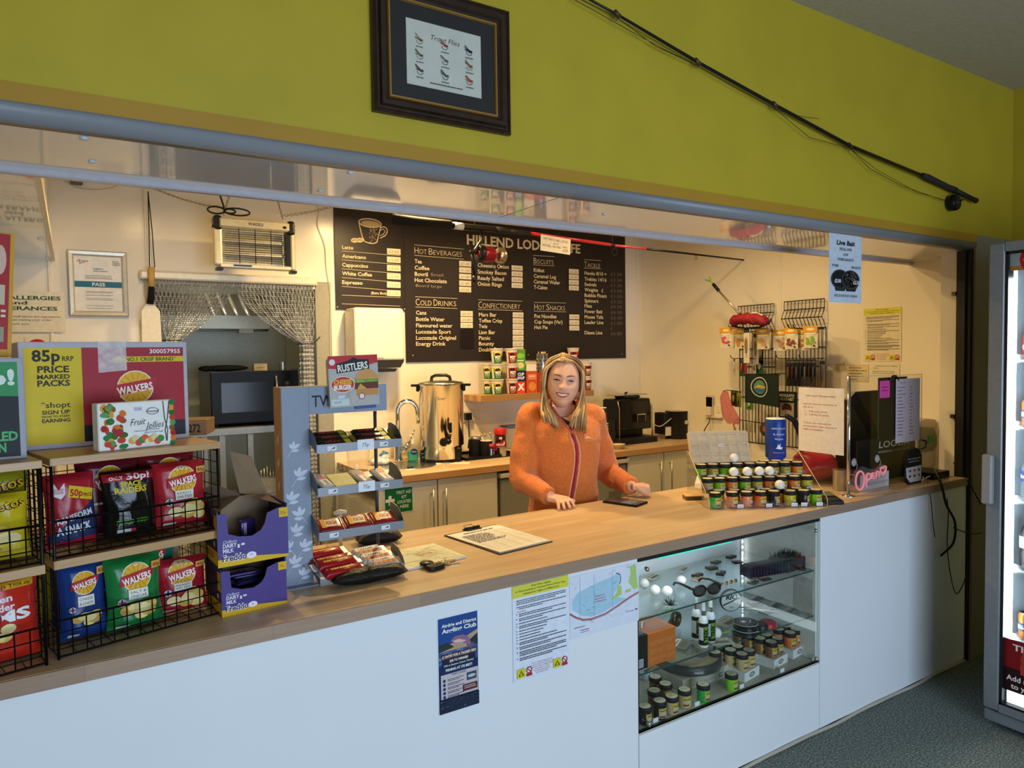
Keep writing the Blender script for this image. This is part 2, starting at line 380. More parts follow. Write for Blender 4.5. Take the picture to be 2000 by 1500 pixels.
ceiling_lamp(.9,3.35,2.6,7,(1,.92,.74),'round ceiling light of the room beyond the doorway')
# ------------------------------------------------------------------ counter
CX0,CX1=-1.4,4.045
KX0,KX1,KZ0,KZ1=1.695,2.766,.308,.951
ct=thing('service_counter','long white serving counter with flush panelled front','counter',(0,0,0))
for x0,x1,z0,z1 in ((CX0,KX0-.0015,.012,.962),(KX1+.0015,CX1,.012,.962),(KX0+.0015,KX1-.0015,.012,KZ0)):
    MB(M_white).box(x0,.008,z0,x1,.03,z1).build('front_panel',ct,.001)
b=MB(mat('#cfc9bd',.5));b.box(CX0,.03,.02,KX0-.02,.60,.962);b.box(KX1+.02,.03,.02,CX1,.60,.962);b.box(KX0-.02,.60,.02,KX1+.02,.62,.962);b.build('carcass',ct)
b=MB(mat('#b9b2a4',.6));b.tube([(CX0+(CX1-CX0)*i/60,.004+.002*math.sin(i*1.7),.006+.003*math.sin(i*.9)) for i in range(61)],.008,6);b.build('sealant_bead',ct)
wt=thing('counter_worktop','long beech block worktop of the serving counter','worktop',(0,0,0))
b=MB(M_beech);b.box(CX0,.0035,.964,CX1,CY,CZ);b.build('board',wt,.002)
b=MB(M_edge);b.box(CX0,-.002,.9635,CX1,.0032,CZ-.0005);b.build('edge_band',wt,.001)
# ------------------------------------------------------------------ glazed display case in the counter front
dc=thing('display_case','glazed tackle display case let into the counter front','display case',(0,0,0))
KY0,KY1=.012,.415
MB(M_white).box(KX0,KY1,KZ0+.01,KX1,KY1+.015,KZ1+.01).build('back_panel',dc)
for x in (KX0,KX1-.012): MB(mat('#d8d6d0',.4)).box(x,KY0+.012,KZ0,x+.012,KY1,KZ1+.01).build('side_panel',dc)
MB(mat('#b3b0a2',.35)).box(KX0,KY0,KZ0,KX1,KY1,KZ0+.012).build('base_panel',dc)
MB(M_glass).box(KX0+.004,KY0+.002,KZ0+.012,KX1-.004,KY0+.007,KZ1-.004).build('front_glass',dc)
b=MB(mat('#1b1f1f',.4));b.box(KX0+.002,KY0,KZ1-.006,KX1,KY0+.012,KZ1+.01);b.box(KX0+.001,KY0,KZ0+.01,KX0+.006,KY0+.01,KZ1);b.box(KX0,KY0,KZ0+.006,KX1,KY0+.01,KZ0+.013);b.build('seal_strip',dc)
SH1=P(1425,1160,y=.03).z;SH2=P(1425,1258,y=.03).z
for z in (SH1,SH2):
    o=MB(glass_mat((.93,.97,.95),.03)).box(KX0+.012,KY0+.02,z-.006,KX1-.012,KY1-.01,z).build('glass_shelf',dc)
    MB(mat('#2b4a45',.25)).box(KX0+.012,KY0+.019,z-.006,KX1-.012,KY0+.0205,z).build('polished_edge',o)
for px,py in ((1592,1036),(1593,1286),(1262,1111),(1266,1413)):
    q=P(px,py,y=.01);MB(M_chrome).lathe([(.001,-.012),(.008,-.010),(.009,0),(.006,.004)],12,M=Matrix.Translation((q.x,KY0-.001,q.z)) @ Matrix.Rotation(-PI/2,4,'X')).build('glass_clamp',dc)
b=MB(mat('#35d6b8',.3,nz=0,emit=.9));b.box(P(1289,1088,y=.02).x,KY0+.014,KZ1-.016,P(1432,1056,y=.02).x,KY0+.02,KZ1-.008);b.build('glass_edge_glow',dc)  # top glass edge catching LED light, the glow put in as teal emission
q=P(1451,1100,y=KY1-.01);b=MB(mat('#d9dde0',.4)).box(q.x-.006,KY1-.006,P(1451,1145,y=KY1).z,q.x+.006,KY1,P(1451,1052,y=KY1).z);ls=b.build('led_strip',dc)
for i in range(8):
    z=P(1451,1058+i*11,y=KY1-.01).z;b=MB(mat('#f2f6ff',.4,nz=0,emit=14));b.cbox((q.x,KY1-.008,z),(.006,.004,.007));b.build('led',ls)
l=bpy.data.lights.new('led_glow','AREA');l.shape='RECTANGLE';l.size=.4;l.size_y=.03;l.energy=1.1;l.color=(.9,.96,1)
o=bpy.data.objects.new('led_glow',l);COL.objects.link(o);o.parent=dc;o.location=(2.0,KY0+.05,KZ1-.02)
MB(mat('#b6b5ad',.5)).box(KX1-.014,.035,P(1580,1205,x=KX1-.014).z,KX1-.0121,.13,P(1580,1130,x=KX1-.014).z).build('inner_hatch',dc)
# ------------------------------------------------------------------ back run of kitchen units
bw=thing('kitchen_worktop','beech block worktop with sink along the kitchen back wall','worktop',(0,0,0))
SKX,SKY,SKR=P(797,908,z=WZ).x,min(P(797,908,z=WZ).y,2.36),.168
n=28;ring=[(SKX+SKR*math.cos(2*PI*i/n),SKY+SKR*math.sin(2*PI*i/n)) for i in range(n)]
b=MB(M_beech);X0,X1,Y1=1.50,XR-.003,YB-.003
b.box(X0,WY,WZ-.04,SKX-SKR-.02,Y1,WZ);b.box(SKX+SKR+.02,WY,WZ-.04,X1,Y1,WZ)
b.box(SKX-SKR-.02,WY,WZ-.04,SKX+SKR+.02,SKY-SKR-.01,WZ);b.box(SKX-SKR-.02,SKY+SKR+.01,WZ-.04,SKX+SKR+.02,Y1,WZ)
b.build('board',bw)
q0=SKX-SKR-.02;q1=SKX+SKR+.02;w0=SKY-SKR-.01;w1=SKY+SKR+.01
sq=[((q0+q1)/2+max(-1,min(1,1.5*math.cos(2*PI*i/n)))*(q1-q0)/2,(w0+w1)/2+max(-1,min(1,1.5*math.sin(2*PI*i/n)))*(w1-w0)/2) for i in range(n)]
b=MB(M_beech);b.add([(x,y,WZ) for x,y in ring]+[(x,y,WZ) for x,y in sq],[(i,(i+1) % n,(i+1) % n+n,i+n) for i in range(n)]);b.build('cutout_rim',bw)
MB(wood_mat(('#c98f52','#bb8248','#9a6a38'),stave=(.9,.05),key='beech_warm_edge')).box(X0,WY-.004,WZ-.04,X1,WY,WZ-.001).build('edge_band',bw)
sk=thing('sink','round stainless steel inset sink in the kitchen worktop','sink',(SKX,SKY,WZ))
MB(M_steel).lathe([(SKR+.012,.001),(SKR+.008,.005),(SKR-.012,.002),(SKR-.02,-.01),(SKR-.03,-.12),(.12,-.14),(.03,-.145),(.001,-.145)],36).build('bowl',sk)
MB(M_black).lathe([(.001,.012),(.018,.010),(.02,0)],14,(-.05,-SKR+.035,.003)).build('plug',sk)
tq=P(768,896,z=WZ);tp=thing('tap','chrome swan neck tap standing behind the round sink','tap',(tq.x,min(tq.y,2.60),WZ))
H=.40
MB(M_chrome).lathe([(.032,0),(.032,.012),(.027,.02),(.027,.10),(.018,.115)],18).build('base',tp)
sp=[(0,0,.1),(0,0,H-.07)]+[(.065-.065*math.cos(a),-.02*(1-math.cos(a))*1.0,H-.07+.075*math.sin(a)) for a in [PI*i/10 for i in range(1,11)]]+[(.138,-.042,H-.15)]
MB(M_chrome).tube(sp,[.016]*len(sp),12).build('spout',tp)
b=MB(M_chrome);b.rod((.02,-.01,.05),(.075,-.03,.12),.021,12);hb=b.build('lever_body',tp);MB(M_chrome).rod((.07,-.03,.115),(.105,-.04,.205),.006,8).build('lever',hb)
M_door=mat('#e4dcc8',.35,nz=.02)
def unit(name,label,x0,x1,nd,handles,y=WY+.03):
    t=thing(name,label,'cabinet',(0,0,0))
    MB(mat('#d9d2c0',.5)).box(x0,y+.02,.1,x1,YB-.01,WZ-.20).build('body',t)
    MB(mat('#8f8a7d',.5)).box(x0,y+.06,.0,x1,y+.08,.1).build('plinth',t)
    w=(x1-x0)/nd
    for i in range(nd):
        d=MB(M_door).box(x0+w*i+.002,y,.11,x0+w*(i+1)-.002,y+.019,WZ-.05).build('door',t,.002)
        hx=handles[i]
        b=MB(M_steel);b.rod((hx,y-.03,.60),(hx,y-.03,.88),.006,8);b.rod((hx,y-.03,.63),(hx,y,.63),.004,6);b.rod((hx,y-.03,.85),(hx,y,.85),.004,6);b.build('handle',d)
    return t
YD=WY+.03
a0=1.50;a1=P(695,980,y=YD).x;
hA=P(843,990,y=YD).x;hB=P(868,990,y=YD).x;xm=(hA+hB)/2;xR1=P(972,970,y=YD).x
unit('base_cabinet','cream base cabinet carrying the green first aid sign',a0,xm-.002,1,(hA,))
unit('base_cabinet','cream base cabinet between the first aid cabinet and the orange jacket',xm+.002,xR1,1,(hB,))
hC=P(1287,930,y=YD).x;hD=P(1307,925,y=YD).x;xm2=(hC+hD)/2;xL2=P(1226,950,y=YD).x
unit('base_cabinet','cream base cabinet right of the under counter fridge',xL2,xm2-.002,1,(hC,))
unit('base_cabinet','cream base cabinet in the corner beside the acrylic jar stand',xm2+.002,XR-.01,1,(hD,))
t=thing('undercounter_fridge','grey under counter fridge behind the woman','fridge',(0,0,0))
MB(mat('#a9a698',.4)).box(xR1+.012,YD+.03,.02,xL2-.012,YB-.05,WZ-.06).build('body',t,.004)
MB(mat('#8e8c80',.4)).box(xR1+.02,YD-.01,.05,xL2-.02,YD+.028,WZ-.10).build('door',t,.006)
MB(mat('#c9c5b6',.5)).box(xR1+.008,YD-.03,WZ-.09,xL2-.008,YD+.1,WZ-.06).build('top',t,.004)
b=MB(mat('#6b685c',.5));b.box(xL2-.19,YD-.014,.56,xL2-.07,YD-.0101,.70);b.build('notice',t)
# first aid sign
a,c=span(750,960,812,1003,y=YD-.002)
def d_aid(c_,w,h):
    c_.rect(0,0,w,h,'#f1f1ea');c_.rect(.004,.004,w-.004,h-.004,'#12733a');x=w*.2;y=h*.52;s=w*.155;k=w*.05
    c_.rect(x-s,y-k,x+s,y+k,'#f4f4ee');c_.rect(x-k,y-s,x+k,y+s,'#f4f4ee')
    for i,l_ in enumerate(('FIRST AID','KIT','LOCATED','HERE')): c_.text(l_,w*.69,h*(.74-.185*i),h*.115,'#f4f4ee',al='c',bold=.012,w=w*(.52,.17,.48,.3)[i])
sheet('first_aid_sign',.185,.155,'#f1f1ea',d_aid,loc=(a.x,YD-.002,P(750,1006,y=YD).z),label='green first aid kit sign on the cream cabinet',cat='sign')
# ------------------------------------------------------------------ menu board
mb=thing('menu_board','large dark brown cafe menu board on the back wall','menu board',(0,0,0))
MBR=mat('#2c2420',.38,nz=.06,sc=6)
bx0=P(653,500,y=YB).x;bxm=P(789,560,y=YB).x;bx1=P(1220,600,y=YB).x;bzb=P(1010,703.5,y=YB).z;bzl=P(720,606,y=YB).z;bzt=ZC-.004
MB(MBR).box(bx0,YB-.012,bzl,bxm-.001,YB-.001,bzt).build('left_panel',mb);MB(MBR).box(bxm+.001,YB-.012,bzb,bx1,YB-.001,bzt).build('right_panel',mb)
cr=Card(lambda u,v,l: Vector((u,YB-.012-l,v)),step=.00005);CRM='#e8d3a8';TH='#c9b893'
def uv(px,py): q=P(px,py,y=YB-.012);return q.x,q.z
def bt(s,l,base,r=None,cap=7.2,o=(0,0),k=1,bold=.018,col=CRM):
    u,v=uv(o[0]+l/k,o[1]+base/k);u2,v2=uv(o[0]+l/k,o[1]+base/k-cap);w=None
    if r: w=uv(o[0]+r/k,o[1]+base/k)[0]-u
    cr.text(s,u,v,v2-v,col,w=w,bold=bold)
def bl(l,y0,r,y1,o,k,w=.0035):
    cr.line([uv(o[0]+l/k,o[1]+y0/k),uv(o[0]+r/k,o[1]+y1/k)],w,TH)
def bp(l,r,tops,hgt,o,k,txt,slope=.08):
    for i,t_ in enumerate(tops):
        u0,v1=uv(o[0]+l/k,o[1]+t_/k);u1,_=uv(o[0]+r/k,o[1]+t_/k);_,v0=uv(o[0]+l/k,o[1]+(t_+hgt)/k)
        cr.rect(u0,v0,u1,v1,'#eadcb8');cr.text(txt[i % len(txt)],(u0+u1)/2,v0+(v1-v0)*.22,(v1-v0)*.42,'#8d8264',w=(u1-u0)*.72,al='c')
A,KA=(640,390),6.25;Bo,KB=(900,430),5.77;Co,KC=(760,580),4.167
for s,y_,r in (('Latte',600,313),('Americano',708,468),('Cappuccino',815,494),('White Coffee',920,541),('Espresso',1028,426)): bt(s,176,y_,r,7.0,A,KA)
bt('(Extra Shot)',530,1152,718,4.6,A,KA)
for y_ in (625,733,843,950,1057,1165,1270): bl(172,y_,885,y_+60 if y_ < 1100 else y_+30,A,KA,.003)
bp(723,888,(592,692,795,897,1000,1102),72,A,KA,('£3.00','£3.00','£3.00','£3.00','£2.50','£1.00'))
# drawing of a mug and beans
pts=lambda L: [uv(A[0]+x/KA,A[1]+y/KA) for x,y in L]
el=lambda cx,cy,rx,ry,n=28,a0=0,a1=2*PI: [(cx+rx*math.cos(a0+(a1-a0)*i/n),cy+ry*math.sin(a0+(a1-a0)*i/n)) for i in range(n+1)]
rim=[(x,y+(x-515)*.12) for x,y in el(515,285,138,52)]
cr.line(pts(rim),.006,CRM);cr.poly(pts([(x,y+(x-520)*.12) for x,y in el(520,290,110,34)][:-1]),'#bfa878')
cr.line(pts([(x,y+(x-515)*.12) for x,y in el(515,285,124,42)]),.002,CRM)
cr.line(pts([(380,275),(395,350),(420,450),(448,510),(500,530),(560,536),(600,520),(620,440),(640,360),(652,300)]),.006,CRM)
cr.line(pts([(640,345),(685,330),(720,350),(728,395),(700,440),(640,470)]),.006,CRM);cr.line(pts([(640,375),(680,358),(700,385),(680,420),(640,440)]),.004,CRM)
for i in range(70):
    t_=rnd.random();x=500+120*rnd.random();y_=350+170*t_
    if x < 618-35*t_: cr.line(pts([(x,y_),(x+7,y_+9)]),.0025,'#cdb88c')
for cx,cy in ((325,498),(388,495)): cr.poly(pts(el(cx,cy,46,30)[:-1]),'#d9c391');cr.line(pts([(cx-35,cy+6),(cx,cy-6),(cx+34,cy+4)]),.003,'#2c2420')
bt('HILLEND LODGE CAFE',65,272,1342,18.5,Bo,KB,.03)
def head(s,l,base,r,cap,o,k,t0,t1,b0,b1):
    # small-cap heading between two rules
    words=s.split(' ');u0=uv(o[0]+l/k,o[1]+base/k)[0];u1=uv(o[0]+r/k,o[1]+base/k)[0];v=uv(o[0]+l/k,o[1]+base/k)[1];hh=uv(o[0]+l/k,o[1]+base/k-cap)[1]-v
    tot=sum(1.25+len(w)-1 for w in words)+.45*(len(words)-1);x=u0;unit_=(u1-u0)/tot
    for w in words:
        cr.text(w[0],x,v,hh,CRM,w=unit_*1.02,bold=-.012);x += unit_*1.22
        cr.text(w[1:],x,v,hh*.76,CRM,w=unit_*(len(w)-1)*.96,bold=-.012);x += unit_*(len(w)-1)+unit_*.45
    bl(l-5,t0,r+4,t1,o,k,.004);bl(l-5,b0,r+4,b1,o,k,.004)
head('HOT BEVERAGES',1057,658,1652,12.5,A,KA,552,605,680,728)
for s,y_,r in (('Tea',775,1145),('Coffee',853,1238),('Bovril',930,1218),('Hot Chocolate',1003,1450)): bt(s,1058,y_,r,7.6,A,KA)
bt('Small',1255,932,1405,5.5,A,KA,-.015,'#bfae8c');bt('Bovril large',1075,1065,1385,5.5,A,KA,-.015,'#bfae8c')
bp(1600,1746,(745,823,903,985,1062),66,A,KA,('£1.40','£1.60','£1.80','£1.80','£2.00'))
head('COLD DRINKS',1070,1290,1575,13,A,KA,1185,1208,1310,1330)
for s,y_,r in (('Cans',143,300),('Bottle Water',195,448),('Flavoured water',247,512),('Lucozade Sport',298,499),('Lucozade Original',348,541),('Energy Drink',397,457)): bt(s,216,y_,r,7.4,Co,KC)
bp(577,677,(113,161,209),43,Co,KC,('£0.90','£0.80','£1.00'))
cr.rect(*uv(Co[0]+580/KC,Co[1]+420/KC),*uv(Co[0]+684/KC,Co[1]+256/KC),'#1d1715')
for s,y_,r in (('Cheese n Onion',528,535),('Smokey Bacon',602,509),('Ready Salted',672,480),('Onion Rings',738,457)): bt(s,185,y_,r,7.4,Bo,KB)
bp(566,690,(509,575,641,706),56,Bo,KB,('£0.85',))
head('CONFECTIONERY',193,992,681,13,Bo,KB,897,915,1005,1022)
for s,y_,r in (('Mars Bar',1085,396),('Toffee Crisp',1152,462),('Twix',1216,296),('Lion Bar',1284,381),('Picnic',1349,327),('Bounty',1413,370),('Double Decker',1480,520)): bt(s,197,y_,r,7.2,Bo,KB)
bp(578,699,(1038,1104,1169,1234,1300,1364,1428),58,Bo,KB,('£1.00','£1.00','£2.00','£1.00'))
head('BISCUITS',813,489,1045,11.5,Bo,KB,400,412,505,517)
for s,y_,r in (('Kitkat',582,935),('Caramel Log',649,1066),('Caramel Wafer',712,1112),('T-Cakes',775,967)): bt(s,815,y_,r,7,Bo,KB)
bp(1210,1321,(549,611,673,736),54,Bo,KB,('£1.00','£0.90'))
head('HOT SNACKS',822,1010,1175,11.5,Bo,KB,927,935,1025,1035)
for s,y_,r in (('Pot Noodles',1102,1070),('Cup Soups (Var)',1164,1138),('Hot Pie',1227,970)): bt(s,821,y_,r,7,Bo,KB)
bp(1214,1326,(1063,1126,1189),54,Bo,KB,('£1.80','£1.40','£2.50'))
head('TACKLE',1383,529,1567,10.5,Bo,KB,445,458,540,550)
for s,y_,r,pz in (('Hooks 8/10 +',615,1632,'£1.50'),('Trebles 14/16',682,1633,'£2.50'),('Swivels',742,1520,'£1.50'),('Weights   £',803,1597,'£3.00'),('Bubble Floats',865,1634,'£1.50'),('Spinners',927,1541,'£3.50'),('Flies',985,1468,'£0.50'),('Power Bait',1047,1587,'£6.50'),('Mouse Tails',1109,1595,'£3.00'),('Leader Line',1170,1597,'£1.00'),('',1228,0,'£'),('Diawa Line',1287,1585,'£6.80')):
    if s: bt(s,1385,y_,r,6.6,Bo,KB)
    bt(pz,1682,y_+10,1805 if len(pz) > 1 else 1697,6.2,Bo,KB,-.02,'#9a8d74')
cr.line([uv(1199+5*math.cos(a),492+7*math.sin(a)) for a in [2*PI*i/14 for i in range(15)]],.003,'#8f8880')
for px,py in ((658,600),(789,604),(805,694),(1030,693),(1213,691),(1215,462)): cr.ell(*uv(px,py),.005,.005,'#b9ad98',8)
cr.build('lettering',mb,fix=False)
# ------------------------------------------------------------------ picture frame with trout flies
a=P(726,218,y=0);c=P(991,20,y=0);fx0,fz0,fx1=a.x,2.373,1.167;fz1=2.745
t=thing('picture_frame','dark wooden framed trout flies print on the yellow wall','picture',(fx0,-.002,fz0));w=fx1-fx0;h=fz1-fz0;e=.062
profile=[(0,0),(0,-.016),(.006,-.022),(.012,-.015),(.018,-.015),(.022,-.026),(.034,-.026),(.04,-.018),(.046,-.014)]
b=MB(mat('#33231a',.35,nz=.25,sc=30))
def mitre(b,w,h,prof):
    n=len(prof)
    for k in range(4):
        v=[]
        for end in (0,1):
            for d,y_ in prof:
                cx=[(d,d),(w-d,d),(w-d,h-d),(d,h-d)][(k+end) % 4];v.append((cx[0],y_,cx[1]))
        b.add(v,[(i,i+1,i+1+n,i+n) for i in range(n-1)])
mitre(b,w,h,profile);b.build('moulding',t)
b=MB(mat('#a87d3a',.4,.4));mitre(b,w,h,[(.046,-.014),(.048,-.018),(.052,-.018),(.054,-.010)]);b.build('gilt_slip',t)
MB(mat('#26272b',.8)).box(.05,-.008,.05,w-.05,-.002,h-.05).build('mount',t)
cdq=Card(lambda u,v,l: Vector((u,-.0085-l,v)));u0,v0=P(792,163,y=0).x-fx0,P(792,165,y=0).z-fz0;u1,v1=P(937,192,y=0).x-fx0,P(792,37,y=0).z-fz0
cdq.rect(u0,v0,u1,v1,'#e9e9dc');cdq.text('Trout Flies',(u0+u1)/2,v1-.045,.014,'#2b2b28',al='c',shear=.3,w=.095);pw=u1-u0;ph=v1-v0
for i in range(3):
    for j in range(3):
        x=u0+pw*(.17+.33*i);y_=v0+ph*(.70-.235*j);col=['#8a5a33','#a8482a','#23242c','#7a7040','#6d6f66','#8d5a36','#5c4630','#55605a','#a34a34'][i+3*j]
        cdq.line([(x+.009*math.cos(a_),y_-.003+.007*math.sin(a_)) for a_ in [PI*.9+PI*1.1*k/8 for k in range(9)]],.0015,'#3a3128')
        for k in range(7): cdq.line([(x+.006,y_),(x-.012-.004*rnd.random(),y_+.002+.016*rnd.random())],.0014,col)
        cdq.ell(x+.004,y_+.001,.007,.004,col,10)
        cdq.para(x-.012,x+.013,y_-.020,.0028,'#66665e',i+3*j)
cdq.para((u0+u1)/2-.05,(u0+u1)/2+.055,v0+.012,.003,'#55554e',33);cdq.build('print',t,fix=False)
MB(glass_mat((.93,.93,.93),.01)).box(.05,-.0125,.05,w-.05,-.0115,h-.05).build('glazing',t)
# fly rod and reel on the yellow wall
ry=-.03;A0=P(1120,-18,y=ry);A1=P(1812,346,y=ry);A2=P(1903,392,y=ry)
t=thing('fly_rod','black fly fishing rod fixed diagonally across the yellow wall','fishing rod',(A0.x,ry,A0.z));O=Vector((A0.x,ry,A0.z))
pt=lambda px,py: P(px,py,y=ry)-O
MB(M_black).tube([pt(1120,-18),pt(1205,28),pt(1362,121),pt(1513,205),pt(1660,285),pt(1808,346)],[.0035,.0045,.006,.007,.008,.0085],8).build('blank',t)
MB(mat('#2a2622',.8)).tube([pt(1801,342),pt(1812,347),pt(1850,365),pt(1866,372)],[.012,.016,.014,.016],10).build('grip',t)
MB(mat('#1c1a18',.5)).tube([pt(1866,372),pt(1898,388),pt(1906,392)],[.012,.012,.015],10).build('reel_seat',t)
c=pt(1863,396);o=MB(mat('#1b1d1e',.35,.5)).lathe([(.001,.02),(.034,.02),(.04,.014),(.04,-.014),(.034,-.02),(.001,-.02)],24,M=Matrix.Translation(c) @ Matrix.Rotation(PI/2,4,'X')).build('reel',t)
b=MB(mat('#3a3d3e',.3,.7));b.lathe([(.001,.024),(.012,.024),(.014,.019)],12,M=Matrix.Translation(c) @ Matrix.Rotation(PI/2,4,'X'));b.rod(c+Vector((.02,-.022,.01)),c+Vector((.02,-.04,.01)),.004,8);b.build('reel_handle',o)
b=MB(M_black);b.rod(c+Vector((0,0,.03)),pt(1872,378),.006,6);b.build('reel_foot',t)
gd=[(1205,28),(1362,121),(1513,205),(1660,285)]
for px,py in gd:
    q=pt(px,py);b=MB(mat('#5a4630',.4,.5));b.tube([q+Vector((-.006+.007*math.cos(a_),0,-.016+.007*math.sin(a_))) for a_ in [2*PI*i/10 for i in range(10)]],.0012,5,True);b.rod(q,q+Vector((-.005,0,-.01)),.0012,5);b.rod(q+Vector((-.012,0,.007)),q+Vector((.012,0,-.006)),.0085,8);b.build('line_guide',t)
b=MB(mat('#1d1f16',.6));P1=[pt(1120,-8),pt(1165,14),pt(1200,30),pt(1280,90),pt(1362,128),pt(1430,168),pt(1513,212),pt(1580,268),pt(1660,290),pt(1710,330),pt(1790,375),pt(1850,392)]
b.tube(P1,.0012,5);b.tube([pt(1120,-2),pt(1205,46),pt(1300,98),pt(1362,128)],.0012,5);b.tube([pt(1660,290),pt(1700,330),pt(1760,362),pt(1850,394)],.0012,5);b.tube([pt(1513,212),pt(1545,224),pt(1600,232)],.001,5);b.build('fishing_line',t)
# ------------------------------------------------------------------ crisp racks on the left
TH=math.radians(14);RO=Vector((-.05,.065,CZ));RW,RD,RH=.385,.40,.455
def loc_r(x,y,z): return RO+Vector((x*math.cos(TH)-y*math.sin(TH),x*math.sin(TH)+y*math.cos(TH),z))
def wgrid(b,o,u,v,nu,nv,r=.0016):
    o=Vector(o);u=Vector(u);v=Vector(v)
    for i in range(nu+1): b.rod(o+u*(i/nu),o+u*(i/nu)+v,r if 0 < i < nu else r*1.8,4)
    for j in range(nv+1): b.rod(o+v*(j/nv),o+v*(j/nv)+u,r if 0 < j < nv else r*1.8,4)
def make_rack(label,loc):
    t=thing('snack_rack',label,'snack rack',loc,TH)
    for z in (.006,.24):
        b=MB(M_wire);wgrid(b,(0,0,z),(RW,0,0),(0,0,.085),13,3);b.build('front_guard',t)
        b=MB(M_wire);wgrid(b,(0,0,z),(RW,0,0),(0,RD,0),10,8,.0013);b.build('wire_base',t)
    for x in (0,RW):
        b=MB(M_wire);wgrid(b,(x,0,.006),(0,RD,0),(0,0,RH-.012),9,14,.0013);b.build('wire_side',t)
    b=MB(M_wire);wgrid(b,(0,RD,.006),(RW,0,0),(0,0,RH-.012),12,14,.0013);b.build('wire_back',t)
    for x in (0,RW):
        for y in (0,RD): b=MB(M_wire);b.rod((x,y,0),(x,y,RH),.0035,6);b.build('corner_post',t)
    MB(M_shelf).box(-.004,-.008,.213,RW+.004,RD,.234).build('shelf_board',t,.001)
    MB(M_shelf).box(-.004,-.01,RH,RW+.006,RD+.02,RH+.018).build('top_board',t,.001)
    return t
make_rack('black wire snack rack with wooden shelves holding crisps beside the purple cartons',loc_r(0,0,0))
make_rack('black wire snack rack cut off by the left edge of the picture',loc_r(-.412,-.012,0))
# --- crisp packets
def bag_shape(w,h,d,seed):
    r=random.Random(seed);ph=[r.uniform(0,6.3) for _ in range(6)]
    def y_(u,v,side):
        a=max(0,1-abs(2*u-1)**2.6);e=max(0,min(1,min(v,1-v)/.10));e=e*e*(3-2*e);t=d*.5*math.sqrt(a)*e*(.85+.15*math.sin(PI*v))
        wr=.0025*math.sin(9*u+ph[0]+4*v)*math.sin(7*v+ph[1])*e+.0018*math.sin(22*u+ph[2])*math.sin(5*v+ph[3])*(1-.5*e)
        return side*t+wr
    def x_(u,v): 
        e=min(1,min(v,1-v)/.12);return (u-.5)*w*(1-.07*e*math.sin(PI*v))
    return x_,y_
def bag(label,w,h,d,col,loc,rz,tilt,seed,draw=None,rough=.25,seals=True,group='crisp packets in the wire racks'):
    x_,y_=bag_shape(w,h,d,seed);t=thing('crisp_packet',label,'crisp packet',loc,rz,group);t.rotation_euler=(-tilt,0,rz)
    b=MB(mat(col,rough,nz=.08,sc=12,bump=.12,bsc=30))
    b.grid(lambda u,v: (x_(u,v),y_(u,v,-1),v*h),16,22);b.grid(lambda u,v: (x_(u,v),y_(u,v,1),v*h),16,22);b.build('packet',t,fix=False)
    if draw:
        def fn(p,q,l): u=max(0,min(1,p/w));v=max(0,min(1,q/h));return Vector((x_(u,v),y_(u,v,-1)-l,v*h))
        c=Card(fn,.0002,.0010,maxe=.010);draw(c,w,h);c.build('print',t,fix=False)
    return t
YW,RED='#e8b21e','#b5202c'
def d_logo(c,x,y,r,band=RED):
    c.ell(x,y,r,r,'#f3ead2');c.ell(x,y,r*.94,r*.94,YW)
    for i in range(14):
        a=2*PI*i/14;c.line([(x+r*.3*math.cos(a),y+r*.3*math.sin(a)),(x+r*.9*math.cos(a),y+r*.9*math.sin(a))],r*.05,'#d3941a')
    c.poly([(x-r*1.2,y-r*.52),(x+r*1.05,y-r*.12),(x+r*1.2,y+r*.55),(x-r*1.05,y+r*.16)],band)
    c.text('WALKERS',x+.01*r,y-r*.30,r*.42,'#fbf6ee',al='c',w=r*1.95,bold=.03,rot=.16)
def d_chips(c,x,y,r,seed):
    q=random.Random(seed)
    for i in range(8):
        a=x+r*q.uniform(-.9,.9);b_=y+r*q.uniform(-.45,.45);c.ell(a,b_,r*.5,r*.33,('#e2c069','#efd789','#d2a84c','#f2e0a0')[i % 4],14)
def walkers(flav,sub=''):
    def f(c,w,h):
        d_logo(c,w*.5,h*.72,w*.27);c.rect(w*.32,h*.42,w*.68,h*.56,'#efeade')
        for i,s in enumerate(flav): c.text(s,w*.5,h*(.50-.055*i),h*.035,'#2b3f54',al='c',w=w*.29)
        d_chips(c,w*.55,h*.25,w*.28,len(flav[0]));c.ell(w*.2,h*.4,w*.07,w*.07,'#d9d9de');c.line([(w*.14,h*.4),(w*.26,h*.4)],w*.03,'#b5202c');c.line([(w*.2,h*.4-w*.06),(w*.2,h*.4+w*.06)],w*.03,'#27336b')
        c.rect(w*.76,h*.80,w*.97,h*.90,'#e3ac52');c.text('85p',w*.865,h*.825,h*.045,'#8d2a1e',al='c',w=w*.15,bold=.02)
        c.rect(w*.1,h*.05,w*.32,h*.09,'#cfd6c8')
    return f
def d_space(c,w,h):
    c.rect(w*.02,h*.84,w*.98,h*.965,'#a51d2c');c.text('ONLY',w*.12,h*.86,h*.05,'#e9e2e2',w=w*.24,bold=.03,rot=.04);c.text('50p!',w*.42,h*.855,h*.085,'#efe6e6',w=w*.46,bold=.03)
    c.text('SPACE',w*.5,h*.755,h*.07,'#d9bf2a',al='c',w=w*.40,bold=.04);c.text('RAIDERS',w*.5,h*.66,h*.08,'#d9bf2a',al='c',w=w*.62,bold=.04)
    c.text('PICKLED ONION',w*.5,h*.2,h*.055,'#57b62c',al='c',w=w*.62,bold=.02);c.rect(w*.2,h*.07,w*.45,h*.12,'#cfd3cf');c.rect(w*.45,h*.07,w*.55,h*.12,'#b83a3a')
